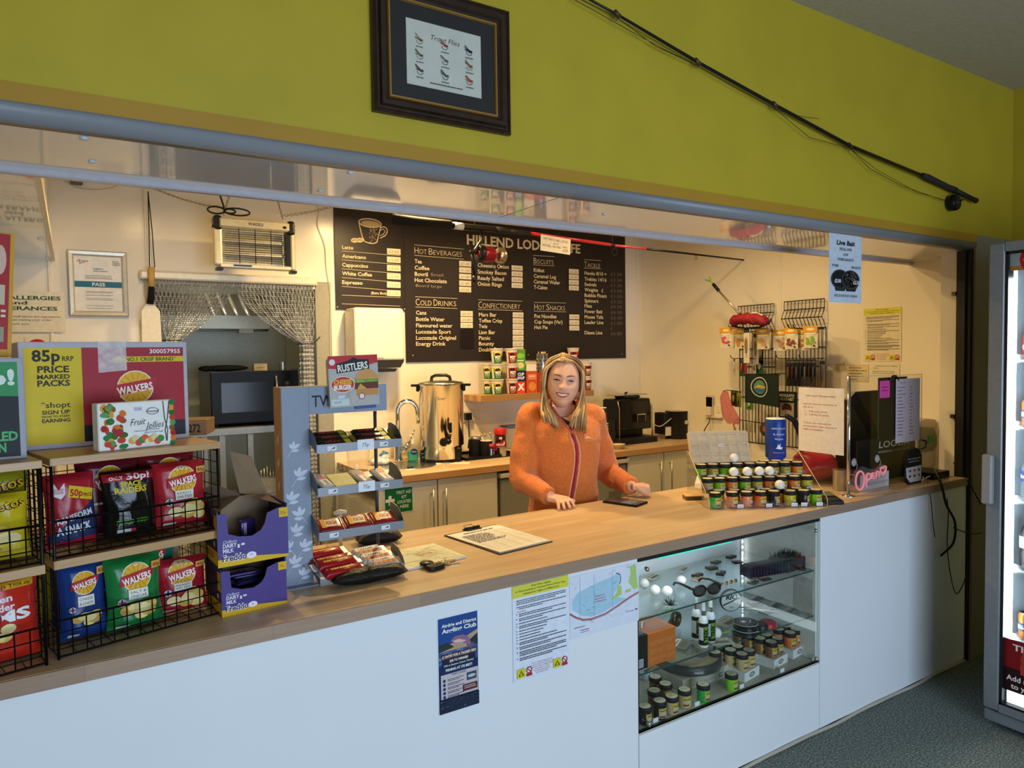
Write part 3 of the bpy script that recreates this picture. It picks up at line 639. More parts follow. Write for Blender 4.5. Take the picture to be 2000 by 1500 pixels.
def d_trans(c,w,h):
    c.poly([(w*.02,h*.16),(w*.98,h*.62),(w*.98,h*.12),(w*.02,h*.06)],'#23305e');c.poly([(w*.1,h*.72),(w*.17,h*.88),(w*.24,h*.78),(w*.36,h*.88),(w*.36,h*.72),(w*.28,h*.66)],'#e9dfe2');c.text('GOLDEN',w*.23,h*.775,h*.03,'#a5202c',al='c',w=w*.2,bold=.02);c.text('WONDER',w*.23,h*.735,h*.03,'#a5202c',al='c',w=w*.2,bold=.02)
    c.poly([(w*.40,h*.68),(w*.92,h*.60),(w*.95,h*.76),(w*.44,h*.84)],'#e0c02a');c.text('50p',w*.44,h*.69,h*.09,'#a8242a',w=w*.27,bold=.03,rot=-.1);c.text('PRICE',w*.72,h*.665,h*.045,'#7b2a1a',w=w*.2,bold=.02,rot=-.1)
    c.text('TRANSFORM',w*.08,h*.30,h*.08,'#e8ebf2',w=w*.84,bold=.03,rot=.22);c.text('A SNACK',w*.16,h*.17,h*.10,'#dfe6f2',w=w*.70,bold=.04,rot=.1)
def d_toms(c,w,h):
    c.rect(w*.36,h*.855,w*.93,h*.935,'#d8a51e');c.text('35p',w*.40,h*.87,h*.05,'#8f1e14',w=w*.2,bold=.03);c.text('2 FOR 60p',w*.64,h*.872,h*.035,'#5e2a12',w=w*.26,bold=.02)
    c.text('Golden',w*.42,h*.71,h*.075,'#f3e3ea',al='c',w=w*.5,bold=.03,rot=.06);c.text('Wonder',w*.44,h*.61,h*.075,'#f3e3ea',al='c',w=w*.52,bold=.03,rot=.06)
    c.text('T MS',w*.04,h*.46,h*.12,'#eef0f2',w=w*.86,bold=.04,rot=.05);c.ell(w*.38,h*.53,w*.15,w*.15,'#8e1a12');c.ell(w*.38,h*.525,w*.12,w*.12,'#d23a20');c.ell(w*.38,h*.525,w*.05,w*.05,'#1d1210');c.poly([(w*.32,h*.62),(w*.38,h*.60),(w*.44,h*.63),(w*.38,h*.645)],'#3c6a2a')
    d_chips(c,w*.45,h*.36,w*.2,4);c.rect(w*.05,h*.22,w*.35,h*.27,'#e6ddd6')
def d_chee(c,w,h):
    c.text('Cheetos',w*.1,h*.68,h*.13,'#14120c',w=w*.86,bold=.06,rot=.16);c.text('Cheetos',w*.1,h*.685,h*.13,'#e8b61e',w=w*.86,bold=.01,rot=.16)
    d_chips(c,w*.5,h*.42,w*.3,9);c.rect(w*.1,h*.16,w*.55,h*.2,'#b88a1c');c.rect(w*.02,h*.12,w*.98,h*.14,'#b5941a')
T2,T1=.246,.012
def put_bag(px,py_top,wpx,label,col,tier,d,depth,seed,draw,tilt=.10,rot=0,lx=None,rough=.25):
    # packet standing on a shelf: lx along the rack, depth into it
    lz=T2 if tier == 2 else T1;base=loc_r(lx,depth,lz);q=P(px,py_top,y=base.y+.02);h=max(.1,(q.z-base.z)/math.cos(tilt));w=(P(px+wpx/2,py_top,y=base.y).x-P(px-wpx/2,py_top,y=base.y).x)*1.02
    return bag(label,w,h,d,col,base,TH+rot,tilt,seed,draw,rough)
put_bag(155,922,102,'red and navy crisp packet with folded top next to the black packet','#a81f2e',2,.06,.075,1,d_trans,lx=.055)
put_bag(255,916,108,'black crisp packet with yellow lettering on the upper shelf','#121214',2,.06,.07,2,d_space,lx=.185,rough=.15)
put_bag(360,900,108,'red crisp packet at the right end of the upper shelf','#b0242f',2,.06,.075,3,walkers(('READY','SALTED')),lx=.315)
put_bag(168,1092,96,'blue cheese and onion crisp packet on the lower shelf','#1c3a7c',1,.06,.08,4,walkers(('CHEESE','& ONION')),lx=.075)
put_bag(256,1085,116,'green salt and vinegar crisp packet on the lower shelf','#1d7a3c',1,.065,.055,5,walkers(('SALT &','VINEGAR')),lx=.185)
put_bag(365,1085,104,'red crisp packet leaning at the right end of the lower shelf','#a8202e',1,.06,.085,6,walkers(('READY','SALTED')),lx=.31,rot=-.12)
bag('yellow snack packet in front on the upper shelf of the left rack',.13,.15,.05,'#c9b41c',loc_r(-.10,.05,T2),TH,.1,7,d_chee)
bag('olive yellow snack packet behind the brighter yellow one',.15,.195,.05,'#8f8a1c',loc_r(-.095,.12,T2),TH,.08,8,d_chee)
bag('bright red tomato crisp packet on the lower shelf of the left rack',.165,.195,.06,'#c22a1c',loc_r(-.105,.05,T1),TH,.08,9,d_toms)
def dull(name): 
    return lambda c,w,h: (d_logo(c,w*.5,h*.72,w*.24),c.para(w*.2,w*.8,h*.4,h*.03,'#cfd6d0',3))
bag('dark teal crisp packet behind the green one',.15,.205,.045,'#14625a',loc_r(.255,.16,T1),TH,.04,10,dull(0))
bag('dark navy crisp packet behind the blue one',.15,.2,.045,'#15244e',loc_r(.10,.17,T1),TH,.04,11,dull(0))
bag('maroon crisp packet behind the red one on the upper shelf',.15,.2,.045,'#6e1620',loc_r(.31,.15,T2),TH,.04,12,dull(0))
bag('dark red crisp packet behind the black one',.15,.195,.045,'#5d1420',loc_r(.16,.15,T2),TH,.04,13,dull(0))
# --- cartons
def carton(name,label,w,d,h,loc,rz,col,draw=None,side=None,cat='box',tape=False,bevel=.002):
    t=thing(name,label,cat,loc,rz)
    MB(mat(col,.7,nz=.05,spec=.15)).box(0,0,0,w,d,h).build('carton',t,bevel)
    if draw:
        c=Card(l0=.0006);draw(c,w,h);c.build('print',t,fix=False)
    if side:
        c=Card(lambda u,v,l: Vector((w+l,u,v)),l0=.0006);side(c,d,h);c.build('side_print',t,fix=False)
    if tape:
        MB(mat('#d8c9c4',.12,nz=.3,sc=60,alpha=.55)).add([(w*.44,.06,h+.0012),(w*.61,.06,h+.0012),(w*.61,-.0018,h+.001),(w*.44,-.0018,h+.001),(w*.44,-.0024,h*.70),(w*.61,-.0024,h*.72)],[(0,1,2,3),(3,2,5,4)]).build('tape',t,fix=False)
    return t
def d_walkbox(c,w,h):
    c.rect(w*.028,h*.045,w*.975,h*.945,'#a51d2d');c.rect(w*.028,h*.045,w*.345,h*.945,'#d9bd12');c.rect(w*.345,h*.045,w*.975,h*.2,'#1d1c26')
    c.text('85p',w*.07,h*.82,h*.10,'#1b1a12',w=w*.155,bold=.03);c.text('RRP',w*.235,h*.82,h*.045,'#1b1a12',w=w*.065,bold=.02)
    for s,y,hh,ww in (('PRICE',.715,.058,.175),('MARKED',.655,.038,.18),('PACKS',.588,.052,.18)): c.text(s,w*.185,h*y,h*hh,'#2a2410',al='c',w=w*ww,bold=.035)
    c.text('*shopt',w*.19,h*.385,h*.05,'#f2dd2e',al='c',w=w*.165,bold=.055);c.text('*shopt',w*.19,h*.385,h*.05,'#4a3d10',al='c',w=w*.165,bold=.03)
    for s,y,hh in (('SIGN UP',.325,.034),('NOW TO START',.293,.018),('EARNING',.248,.032)): c.text(s,w*.19,h*y,h*hh,'#2a2410',al='c',w=w*.155,bold=.03)
    c.text('300057955',w*.955,h*.885,h*.042,'#efe8e4',al='r',w=w*.20,bold=.02)
    c.rect(w*.585,h*.80,w*.975,h*.855,'#d9bd12');c.poly([(w*(.56+.045*(1 if i % 2 else .6)*math.cos(2*PI*i/16)),h*(.825+.05*(1 if i % 2 else .6)*math.sin(2*PI*i/16))) for i in range(16)],'#e6cc1e');c.text('NO.1 CRISP BRAND*',w*.605,h*.81,h*.035,'#2a2410',w=w*.32,bold=.02)
    d_logo(c,w*.66,h*.55,w*.115)
qa=P(92,853,z=CZ+RH+.018);WBX=.385
carton('crisp_carton','red and yellow cardboard crisp carton on top of the wire rack',.392,.20,.272,(loc_r(-.015,.20,RH+.0185)),TH*.55,'#b8bac4',d_walkbox,tape=True)
def d_pick(c,w,h):
    c.rect(w*.02,h*.03,w*.97,h*.96,'#15161a');c.poly([(w*.02,h*.72),(w*.97,h*.62),(w*.97,h*.96),(w*.02,h*.96)],'#2f8f52')
    c.text('50p!',w*.955,h*.74,h*.14,'#dfe9e0',al='r',w=w*.30,bold=.04);c.text('RRP',w*.80,h*.665,h*.05,'#cfe0d2',al='r',w=w*.08,bold=.01)
    c.text('PICKLED',w*.96,h*.19,h*.085,'#4fb06c',al='r',w=w*.25,bold=.035);c.text('ONION',w*.90,h*.08,h*.085,'#4fb06c',al='r',w=w*.18,bold=.035)
ob=carton('crisp_carton','black and green pickled onion carton at the left edge',.38,.22,.232,loc_r(-.412,.10,RH+.0185),TH*.4,'#aeb0bb',d_pick)
def d_jelly(c,w,h):
    c.rect(.002,.002,w-.002,h-.002,'#f0eee9');q=random.Random(5)
    cols=['#2f7a48','#d9772a','#b02a2e','#8a5a2a','#5a9a62','#c7442c','#3a6a2c','#e09a3a']
    for i in range(46):
        x=w*(.06+.24*q.random()*abs(math.sin(i*.9))+.08*q.random());y=h*(.05+.9*q.random());c.ell(x,y,h*q.uniform(.04,.10),h*q.uniform(.04,.09),cols[i % 8],9)
    for i in range(9): c.ell(w*(.95+.03*q.random()),h*(.05+.9*i/8),h*.06,h*.07,cols[i % 8],9)
    c.text('Fruit',w*.40,h*.49,h*.14,'#3a3a36',w=w*.19,shear=.35,bold=-.01,rot=.05);c.text('Jellies',w*.60,h*.40,h*.14,'#3a3a36',w=w*.24,shear=.35,bold=-.01,rot=.05)
    c.line([(w*.70+w*.08*math.cos(a),h*.78+h*.07*math.sin(a)) for a in [2*PI*i/20 for i in range(21)]],.0012,'#334a5a');c.text('Sweetwell',w*.70,h*.755,h*.05,'#2a3c4a',al='c',w=w*.16,shear=.3)
    c.text('Gelatine free',w*.45,h*.355,h*.03,'#3c4a8a',w=w*.13);c.text('Soft Fruit Jellies',w*.62,h*.37,h*.035,'#3c4a8a',w=w*.17);c.text('Lightly Dusted in Sugar',w*.58,h*.31,h*.035,'#3c4a8a',w=w*.26)
    for i in range(10): c.ell(w*(.42+.042*i),h*(.17+.05*math.sin(i*2.1)),h*.075,h*.075,('#e0a84a','#d8d0a0','#cf4a4a','#4a8a44','#d9663a','#e6e0c2')[i % 6],10)
    c.line([(w*.845,h*.98),(w*.86,h*.6),(w*.90,h*.35),(w*.885,h*.1)],.002,'#2d4a36');c.line([(w*.93,h*.98),(w*.90,h*.6),(w*.865,h*.35),(w*.88,h*.1)],.002,'#2d4a36');c.rect(w*.46,h*.80,w*.56,h*.88,'#c9c8dd');c.text('£1.00',w*.51,h*.825,h*.035,'#5a5a70',al='c')
carton('sweet_box','white fruit jellies box standing on the rack in front of the crisp carton',.183,.035,.118,loc_r(.105,.018,RH+.0185),TH*1.3,'#ece9e2',d_jelly,cat='sweet box')
carton('brown_tray','brown cardboard tray beside the crisp carton',.16,.12,.045,loc_r(.30,.27,RH+.0185),-.35,'#8a6846',lambda c,w,h: c.text('00272',w*.55,h*.22,h*.5,'#2b211a',w=w*.35,bold=.02))
def d_redbox(c,w,h):
    c.rect(.003,h*.06,w*.97,h-.003,'#a82424');c.rect(w*.97,.0,w,h,'#d39a1e');c.rect(w*.86,h*.42,w*.94,h*.58,'#c9b9a0');c.rect(w*.86,h*.12,w*.94,h*.24,'#9b9a80')
    c.ell(w*.9,h*.78,w*.045,h*.12,'#d9b0a0',14)
    c.para(w*.86,w*.95,h*.36,h*.02,'#e3d5bd',3);c.para(w*.86,w*.95,h*.32,h*.02,'#e3d5bd',4)
t=carton('snack_carton','red and yellow upright carton leaning in at the far left edge',.26,.09,.29,loc_r(-.302,.15,RH+.0185+.2335),TH*.4+.02,'#cfa24a',d_redbox);t.rotation_euler=(0,.06,TH*.4)
t.location=t.location+Vector((0,0,.016))
carton('navy_carton','navy cheese carton behind the crisps on the upper shelf',.20,.10,.19,loc_r(.175,.26,T2),TH,'#14224a',lambda c,w,h: (c.text('CHEESE &',w*.42,h*.82,h*.10,'#aab6d8',w=w*.52,bold=.02),c.rect(.004,h*.7,w*.38,h*.98,'#5a86b8'),c.text('WALKERS',w*.03,h*.72,h*.09,'#b9c6de',w=w*.34,bold=.02)))
carton('yellow_carton','yellow price marked carton behind the crisps on the lower shelf',.15,.10,.19,loc_r(.02,.27,T1),TH,'#b9a51c',lambda c,w,h: c.text('PRICE',w*.2,h*.82,h*.12,'#2a2410',w=w*.6,bold=.03))
carton('teal_carton','teal crisp carton behind the green packet on the lower shelf',.20,.10,.195,loc_r(.175,.27,T1),TH,'#1a8a72',lambda c,w,h: (c.ell(w*.4,h*.62,w*.28,w*.28,'#c9a41c'),c.ell(w*.4,h*.62,w*.2,w*.2,'#157560'),c.rect(w*.86,.0,w,h,'#b9bfc2')))
carton('navy_carton','dark navy carton on the upper shelf of the left rack',.22,.10,.19,loc_r(-.25,.26,T2),TH,'#1b2540',lambda c,w,h: c.text('30g e',w*.5,h*.80,h*.12,'#8f96a8',w=w*.4))
# --- two purple chocolate display cartons
PUR,PURY='#4b3a86','#e3b81c'
def choc_carton(label,loc,rz,w,h,d,opened,num):
    t=thing('chocolate_carton',label,'display carton',loc,rz);th=.003;mo=mat(PUR,.45);mi=mat('#8f7a62',.8)
    fr=[(0,0),(w,0),(w,h*.98),(w*.94,h),(w*.86,h*.99),(w*.70,h*.92),(w*.66,h*.72),(w*.60,h*.60),(w*.48,h*.52),(w*.30,h*.54),(w*.15,h*.62),(w*.13,h*1.0),(0,h*1.02)]
    b=MB(mo).prism(fr,0,th);b.build('front',t)
    MB(mat('#2b2650',.6)).box(0,th,0,th,d,h*1.06).build('side',t);MB(mo).box(w-th,th,0,w,d,h*1.06).build('side',t)
    MB(mi).box(0,d-th,0,w,d,h*1.1).build('back',t);MB(mi).box(th,th,0,w-th,d-th,th).build('bottom',t)
    c=Card();
    c.poly([(0,0),(w,0),(w,h*.05),(w*.55,h*.12),(0,h*.15)],PURY);c.text('Cadbury',w*.07,h*.45,h*.055,'#e9e4f2',w=w*.19,shear=.3)
    c.text('DAIRY',w*.07,h*.36,h*.075,'#f2eefa',w=w*.19,bold=.02);c.text('MILK',w*.07,h*.265,h*.075,'#f2eefa',w=w*.15,bold=.02)
    c.text('Freddo',w*.06,h*.10,h*.115,'#f6f2ea',w=w*.33,bold=.085);c.text('Freddo',w*.06,h*.10,h*.115,'#2d2566',w=w*.33,bold=.02)
    c.ell(w*.46,h*.15,w*.07,h*.065,'#f2eefa');c.text(num,w*.46,h*.14,h*.04,'#2d2566',al='c');c.rect(w*.87,h*.80,w*.999,h*.985,PURY);c.text('39p',w*.93,h*.86,h*.055,'#9b3a1a',al='c')
    c.rect(w*.27,h*.33,w*.30,h*.40,'#e9e4f2');c.rect(w*.32,h*.37,w*.37,h*.41,'#e9e4f2')
    c.build('print',t,fix=False)
    c=Card(lambda u,v,l: Vector((-l,d-u,v)));c.rect(.002,h*.03,d-.002,h*.3,PURY);c.rect(d*.8,h*.55,d-.002,h*.98,PURY);c.ell(d*.8,h*.42,h*.06,h*.06,'#e9e4f2',12);c.para(d*.3,d*.75,h*.2,h*.025,'#6a5510',2);c.para(d*.3,d*.75,h*.14,h*.025,'#6a5510',3);c.text('39p',d*.9,h*.7,h*.05,'#9b3a1a',al='c');c.build('side_print',t,fix=False)
    if opened:
        MB(mi).add([(0,th,h*1.04),(0,d,h*1.06),(-.02,d*.9,h*1.32),(.01,d*.3,h*1.55),(.07,.015,h*1.32)],[(0,1,2,3,4)]).build('torn_flap',t,fix=False)
        b=MB(mat('#8a745a',.8));b.add([(w*.95,d*.1,h*1.02),(w*.98,d,h*1.06),(w*.75,d*1.05,h*1.9),(w*.42,d*1.0,h*2.05),(w*.5,d*.8,h*1.2)],[(0,1,2,3,4)]);b.build('lid_flap',t,fix=False)
    return t
f0=Vector((.318,.131,CZ));fr_=.10
choc_carton('lower purple chocolate carton standing on the worktop',f0,fr_,.178,.122,.16,False,'96')
choc_carton('upper purple chocolate carton with torn open lid stacked on the other',f0+Vector((-.006,-.002,.1355)),fr_-.03,.19,.142,.165,True,'97')
def wrapper(name,label,l,w,h,loc,rz,col,draw=None,cat='chocolate bar',group=None,endc=None,pitch=0,roll=0,rough=.2,seed=0):
    """a flow-wrapped bar: padded middle and flat crimped ends, lying along local x"""
    t=thing(name,label,cat,loc,rz,group);t.rotation_euler=(pitch,roll,rz);q=random.Random(seed)
    prof=[(-.5,.08),(-.46,.12),(-.43,.75),(-.38,1),(0,1.0),(.38,1),(.43,.75),(.46,.12),(.5,.08)]
    def fn(u,v):
        f=u*(len(prof)-1);i=min(int(f),len(prof)-2);k=f-i;x=prof[i][0]*(1-k)+prof[i+1][0]*k;s=prof[i][1]*(1-k)+prof[i+1][1]*k;a=2*PI*v
        ca,sa=math.cos(a),math.sin(a);e=.45;return (x*l,w/2*math.copysign(abs(ca)**e,ca)*(1 if s > .3 else 1.04),h/2+h/2*s*math.copysign(abs(sa)**e,sa))
    b=MB(mat(col,rough,nz=.12,sc=20));b.grid(fn,8,16);
    o=b.build('wrapper',t)
    if endc:
        e=MB(mat(endc,.3,.2))
        for s in (-1,1): e.box(s*l*.5-(.002 if s > 0 else .012),-w*.52,h*.45,s*l*.5+(.012 if s > 0 else .002),w*.52,h*.55)
        e.build('crimp',t)
    if draw:
        c=Card(lambda u,v,l_: Vector((u-l*.38,v-w*.42,h+l_)),l0=.0006);draw(c,l*.76,w*.84);c.build('print',t,fix=False)
    return t
for i in range(7):
    wrapper('chocolate_bar','purple chocolate bar, %s from the bottom of the heap in the lower carton' % ('first','second','third','fourth','fifth','sixth','seventh')[i],.09,.045,.012,f0+Vector((.085+.02*(i % 3-1)*math.cos(i),.085+.018*(i % 2),.008+.0125*i)),rnd.uniform(-.5,.5),'#2c2050',lambda c,w,h: c.rect(w*.3,h*.2,w*.7,h*.8,('#7a4a9a','#3d7a3a','#8a3a5a')[i % 3]),group='chocolate bars inside the purple cartons',seed=i)
t=wrapper('chocolate_bar','purple chocolate bar standing upright inside the open carton',.075,.045,.014,f0+Vector((.088,.10,.1385+.062)),0,'#33245e',lambda c,w,h: (c.rect(.0,h*.1,w*.6,h*.35,'#a9a2c4'),c.rect(w*.7,.0,w,h,'#5a3f9a')),group='chocolate bars inside the purple cartons');t.rotation_euler=(0,PI/2,-PI/2+.3)
for i in range(3): wrapper('chocolate_bar','dark purple chocolate bar lying at the %s of the open carton' % ('left','middle','right')[i],.085,.045,.012,f0+Vector((.07+.03*i,.08,.1415+.0125*(i % 2))),.5*i,'#2a2038',group='chocolate bars inside the purple cartons')
# ------------------------------------------------------------------ grey tea display stand with four sweet trays
SX,SYY=.525,.275
st=thing('display_stand','grey leaf patterned cardboard display stand with four sloping trays','display stand',(SX,SYY,CZ));SHH=.607;SW=.335;PW=.083
M_st=mat('#8d97a8',.5,nz=.04,sc=8)
b=MB(M_st);b.box(0,0,0,PW,.09,SHH);b.build('post',st,.001)
MB(M_st).box(PW,0,SHH-.085,SW,.09,SHH).build('header',st,.001)
MB(mat('#b98d62',.6)).box(-.0012,.003,0,-.0002,.09,SHH).build('side_liner',st)
MB(M_st).box(-.03,-.03,0,SW-.06,.12,.004).build('foot',st)
c=Card();c.text('TW',.092,SHH-.062,.034,'#16161a',w=.066,bold=.012)
LF='#c9d3e0';q=random.Random(3)
def leaf(c,x,y,s,a):
    ca,sa=math.cos(a),math.sin(a);L=[(0,0),(.35,.22),(.7,.2),(1,0),(.7,-.14),(.35,-.16)];c.poly([(x+s*(p*ca-r*sa),y+s*(p*sa+r*ca)) for p,r in L],LF)
def sprig(c,x,y,s,m=1):
    c.line([(x-.02*m*s,y-.03*s),(x,y)],.0015,LF);leaf(c,x,y,.032*s,PI/2-.2*m);leaf(c,x,y,.034*s,PI/2-1.0*m);leaf(c,x-.006*m*s,y-.008*s,.03*s,PI/2-1.5*m);leaf(c,x,y,.026*s,PI/2+.5*m)
for i,(x,y,m) in enumerate(((.03,.42,1),(.045,.335,1),(.02,.265,1),(.05,.215,-1),(.03,.165,1),(.055,.115,1),(.022,.07,1),(.05,.03,1),(.012,.12,-1))): sprig(c,x,y,1.0 if i else .8,m)
c.build('print',st,fix=False)
c=Card(lambda u,v,l: Vector((-.0012-l,.09-u,v)))
for y in (.43,.36,.29,.2,.12): leaf(c,.045,y,.035,1.3);leaf(c,.045,y,.03,2.0)
c.build('side_print',st,fix=False)
M_tr=mat('#77797d',.4,.5,nz=.05)
TZ=[P(680,py,y=.20).z-CZ for py in (872,955,1040,1126)]
TRX0,TRX1=PW-.002,PW+.268;TRD=.115
def tray_pt(k,x,d,h=0):  # d: distance up the slope from the lip
    return Vector((x,-.075+d*math.cos(.32),TZ[k]+d*math.sin(.32)+h))
for k in range(4):
    b=MB(M_tr);z0=TZ[k]-.010
    A_=[tray_pt(k,x,d,-.010) for x,d in ((TRX0,0),(TRX1,0),(TRX1,TRD),(TRX0,TRD))];b.add(A_+[p+Vector((0,0,-.002)) for p in A_],[(0,1,2,3),(7,6,5,4),(0,4,5,1),(1,5,6,2),(2,6,7,3),(3,7,4,0)])
    o=b.build('tray',st)
    MB(M_tr).box(TRX0,-.077,TZ[k]-.014,TRX1,-.075,TZ[k]+.012).build('lip',o)
    prof=[(-.077,TZ[k]-.014),(-.077,TZ[k]+.012),(-.06,TZ[k]+.032),(-.03,TZ[k]+.05),(.01,TZ[k]+.056),(.034,TZ[k]+.052),(.034,TZ[k]+.02)]
    for x in (TRX1,TRX0-.001): b=MB(M_tr);b.add([(x,y,z) for y,z in prof]+[(x+.0015,y,z) for y,z in prof],[tuple(range(7)),tuple(range(13,6,-1))]+[(i,(i+1) % 7,(i+1) % 7+7,i+7) for i in range(7)]);b.build('cheek',o)
    for x in (TRX0+.045,TRX1-.06) if k < 3 else (TRX0+.05,TRX0+.15,TRX1-.05): c=Card(lambda u,v,l: Vector((u,-.077-l,v)));c.rect(x-.014,TZ[k]-.008,x+.014,TZ[k]+.006,'#e2e3e6');c.poly([(x-.004,TZ[k]-.004),(x+.010,TZ[k]-.002),(x+.009,TZ[k]+.003)],'#2b2c30');c.build('price_label',o,fix=False)
    c=Card(lambda u,v,l: Vector((u,-.077-l,v)))
    if k < 2: c.rect(TRX0+.125,TZ[k]-.014,TRX0+.178,TZ[k]+.018,'#e9ebf2');c.text('75p',TRX0+.15,TZ[k]-.004,.011,'#3a3c48',al='c',shear=.2);c.build('price_card',o,fix=False)
MB(mat('#4a4c52',.4,.4)).rod((TRX1-.04,.045,.0),(TRX1-.04,.045,SHH-.09),.006,8).build('back_rail',st)
def on_tray(k,x,d,h=.0): return Vector((SX,SYY,CZ))+tray_pt(k,x,d,h-.009)
for i in range(6):
    c_=i % 2;r=i//2
    wrapper('chocolate_bar','black wrapped chocolate bar at the %s of the top tray' % ('front left','front right','middle left','middle right','rear left','rear right')[i],.118,.034,.018,on_tray(0,TRX0+.065+.128*c_,.022+.034*r,.001),.03*(-1)**i,'#1c1512',lambda c,w,h: (c.text('MARS',w*.35,h*.25,h*.45,'#a8352a',al='c',bold=.03,shear=.2),c.rect(w*.78,.0,w*.98,h,'#b9b234')),group='dark chocolate bars on the top tray',pitch=.32,seed=i,endc='#8e8430' if c_ else None)
def d_white(c,w,h): c.rect(w*.05,h*.1,w*.9,h*.9,'#e3dcd6');c.rect(w*.55,h*.1,w*.8,h*.9,'#b9412e');c.text('bueno',w*.1,h*.3,h*.4,'#3a2a22',w=w*.38,bold=.02);c.ell(w*.88,h*.5,h*.35,h*.35,'#2459a8',12)
for i,(x,lab) in enumerate(((.03,'white and red chocolate bar at the left of the second tray'),(.155,'white and red chocolate bar beside the yellow note'),(.222,'white and red chocolate bar at the right of the second tray'))):
    wrapper('chocolate_bar',lab,.105,.04,.018,on_tray(1,TRX0+x,.055,.002),1.75,'#d6cfc9',d_white,group='white chocolate bars on the second tray',roll=-.30,seed=20+i)
o=MB(mat('#e6dd92',.6)).box(-.035,-.04,0,.035,.04,.012).build('sticky_note_pad');o.location=on_tray(1,TRX0+.088,.05,.006);o.rotation_euler=(.32,0,.1);tag(o,'pale yellow note pad lying on the second tray','note pad')
def d_kit(c,w,h): c.rect(w*.1,h*.15,w*.9,h*.85,'#e9dcb2');c.rect(w*.08,h*.08,w*.3,h*.92,'#e2a42c');c.text('KitKat',w*.32,h*.35,h*.35,'#b3222a',w=w*.52,bold=.04,shear=.15);c.line([(w*.62,h*.1),(w*.62,h*.9)],.0015,'#f2eee2')
for i in range(3): wrapper('wafer_bar',('red wafer bar at the left of the third tray','red wafer bar in the middle of the third tray','red wafer bar at the right of the third tray')[i],.082,.07,.016,on_tray(2,TRX0+.046+.086*i,.052,.004),-.06,'#8d1820',d_kit,group='red wafer bars on the third tray',pitch=.32,seed=30+i,cat='wafer bar')
def d_log(c,w,h): c.text('caramel',w*.1,h*.45,h*.35,'#d9b53a',w=w*.7,bold=.03);c.text('LOG',w*.5,h*.12,h*.22,'#d9b53a',w=w*.16)
for i in range(4): wrapper('caramel_log',('caramel log in red and gold wrapper at the front of the lowest tray','second caramel log from the front of the lowest tray','third caramel log from the front of the lowest tray','rearmost caramel log of the lowest tray')[i],.135,.036,.026,on_tray(3,TRX0+.075-.012*i,.020+.031*i,.006+.008*(i % 2)),.12,'#a01c22',d_log,group='caramel logs on the lowest tray',pitch=.32,endc='#c9c6c0',seed=40+i,cat='biscuit')
def d_waf(c,w,h):
    c.rect(.0,.0,w,h*.5,'#b4622a')
    for i in range(5): c.poly([(w*.2*i,0),(w*(.2*i+.1),0),(w*(.2*i+.14),h*.5),(w*(.2*i+.04),h*.5)],'#8e2a1c')
    c.rect(.0,h*.45,w,h,'#e6e2da');c.text('CARAMEL',w*.08,h*.52,h*.32,'#4a2440',w=w*.7,bold=.04,shear=.15)
for i in range(3): wrapper('caramel_wafer',('caramel wafer in striped wrapper at the front of the lowest tray','caramel wafer in striped wrapper in the middle of the lowest tray','caramel wafer in striped wrapper at the back of the lowest tray')[i],.11,.042,.024,on_tray(3,TRX0+.205-.012*i,.024+.036*i,.005),.12,'#c9b9a8',d_waf,group='caramel wafers on the lowest tray',pitch=.32,endc='#d9c6a8',seed=50+i,cat='biscuit')
# --- burger pack fixed to the top of the stand
w_,h_=.158,.158
def d_burger(c,w,h):
    c.rect(0,0,w,h,'#b9b4ae');c.poly([(0,h),(w,h),(w,h*.84),(w*.8,h*.80),(w*.55,h*.84),(w*.2,h*.74),(0,h*.76)],'#c32a2c')
    for i in range(14): c.line([(w*rnd.random(),h*rnd.random()*.75),(w*rnd.random(),h*rnd.random()*.75)],.001,'#a39d96')
    c.poly([(w*.16,h*.66),(w*.82,h*.72),(w*.82,h*.91),(w*.60,h*.92),(w*.50,h*.96),(w*.40,h*.90),(w*.16,h*.84)],'#17130f');c.text('RUSTLERS',w*.19,h*.685,h*.13,'#f2ede2',w=w*.61,bold=.03,rot=.09)
    c.ell(w*.08,h*.88,w*.06,w*.06,'#e8dfd9',14);c.ell(w*.27,h*.44,w*.24,h*.16,'#f2e6d9',18);c.ell(w*.27,h*.44,w*.225,h*.148,'#c32f22',18);c.text('CHEESE',w*.27,h*.445,h*.085,'#f0b22a',al='c',w=w*.36,bold=.05);c.text('BURGER',w*.27,h*.34,h*.085,'#f4efe6',al='c',w=w*.36,bold=.05)
    x=w*.76;c.ell(x,h*.5,w*.24,h*.22,'#d39a58',16,0,PI);c.rect(w*.52,h*.46,w*1.0,h*.52,'#6f9a34');c.ell(w*.62,h*.47,w*.1,h*.04,'#8fb84a',10);c.ell(w*.86,h*.47,w*.12,h*.04,'#7ca63c',10);c.rect(w*.51,h*.33,w*.99,h*.46,'#6b2a1c');c.poly([(w*.55,h*.33),(w*.75,h*.33),(w*.62,h*.44)],'#d9a83a');c.rect(w*.54,h*.2,w*.98,h*.33,'#c98d4c')
    c.ell(w*.64,h*.19,w*.065,w*.065,'#a8282c',14);c.ell(w*.64,h*.19,w*.05,w*.05,'#efe6e2',14);c.rect(w*.02,.004,w*.38,h*.16,'#c9d6d2');c.text('£2.50',w*.16,h*.08,h*.04,'#3a4a4a',al='c');c.rect(w*.16,h*.17,w*.3,h*.23,'#cfd8ee')
rp=thing('burger_pack','cheeseburger pack taped to the top of the grey stand','food pack',(P(645,795,y=SYY-.03).x,SYY-.03,P(645,797,y=SYY-.03).z),-.03);rp.rotation_euler=(0,-.03,-.03)
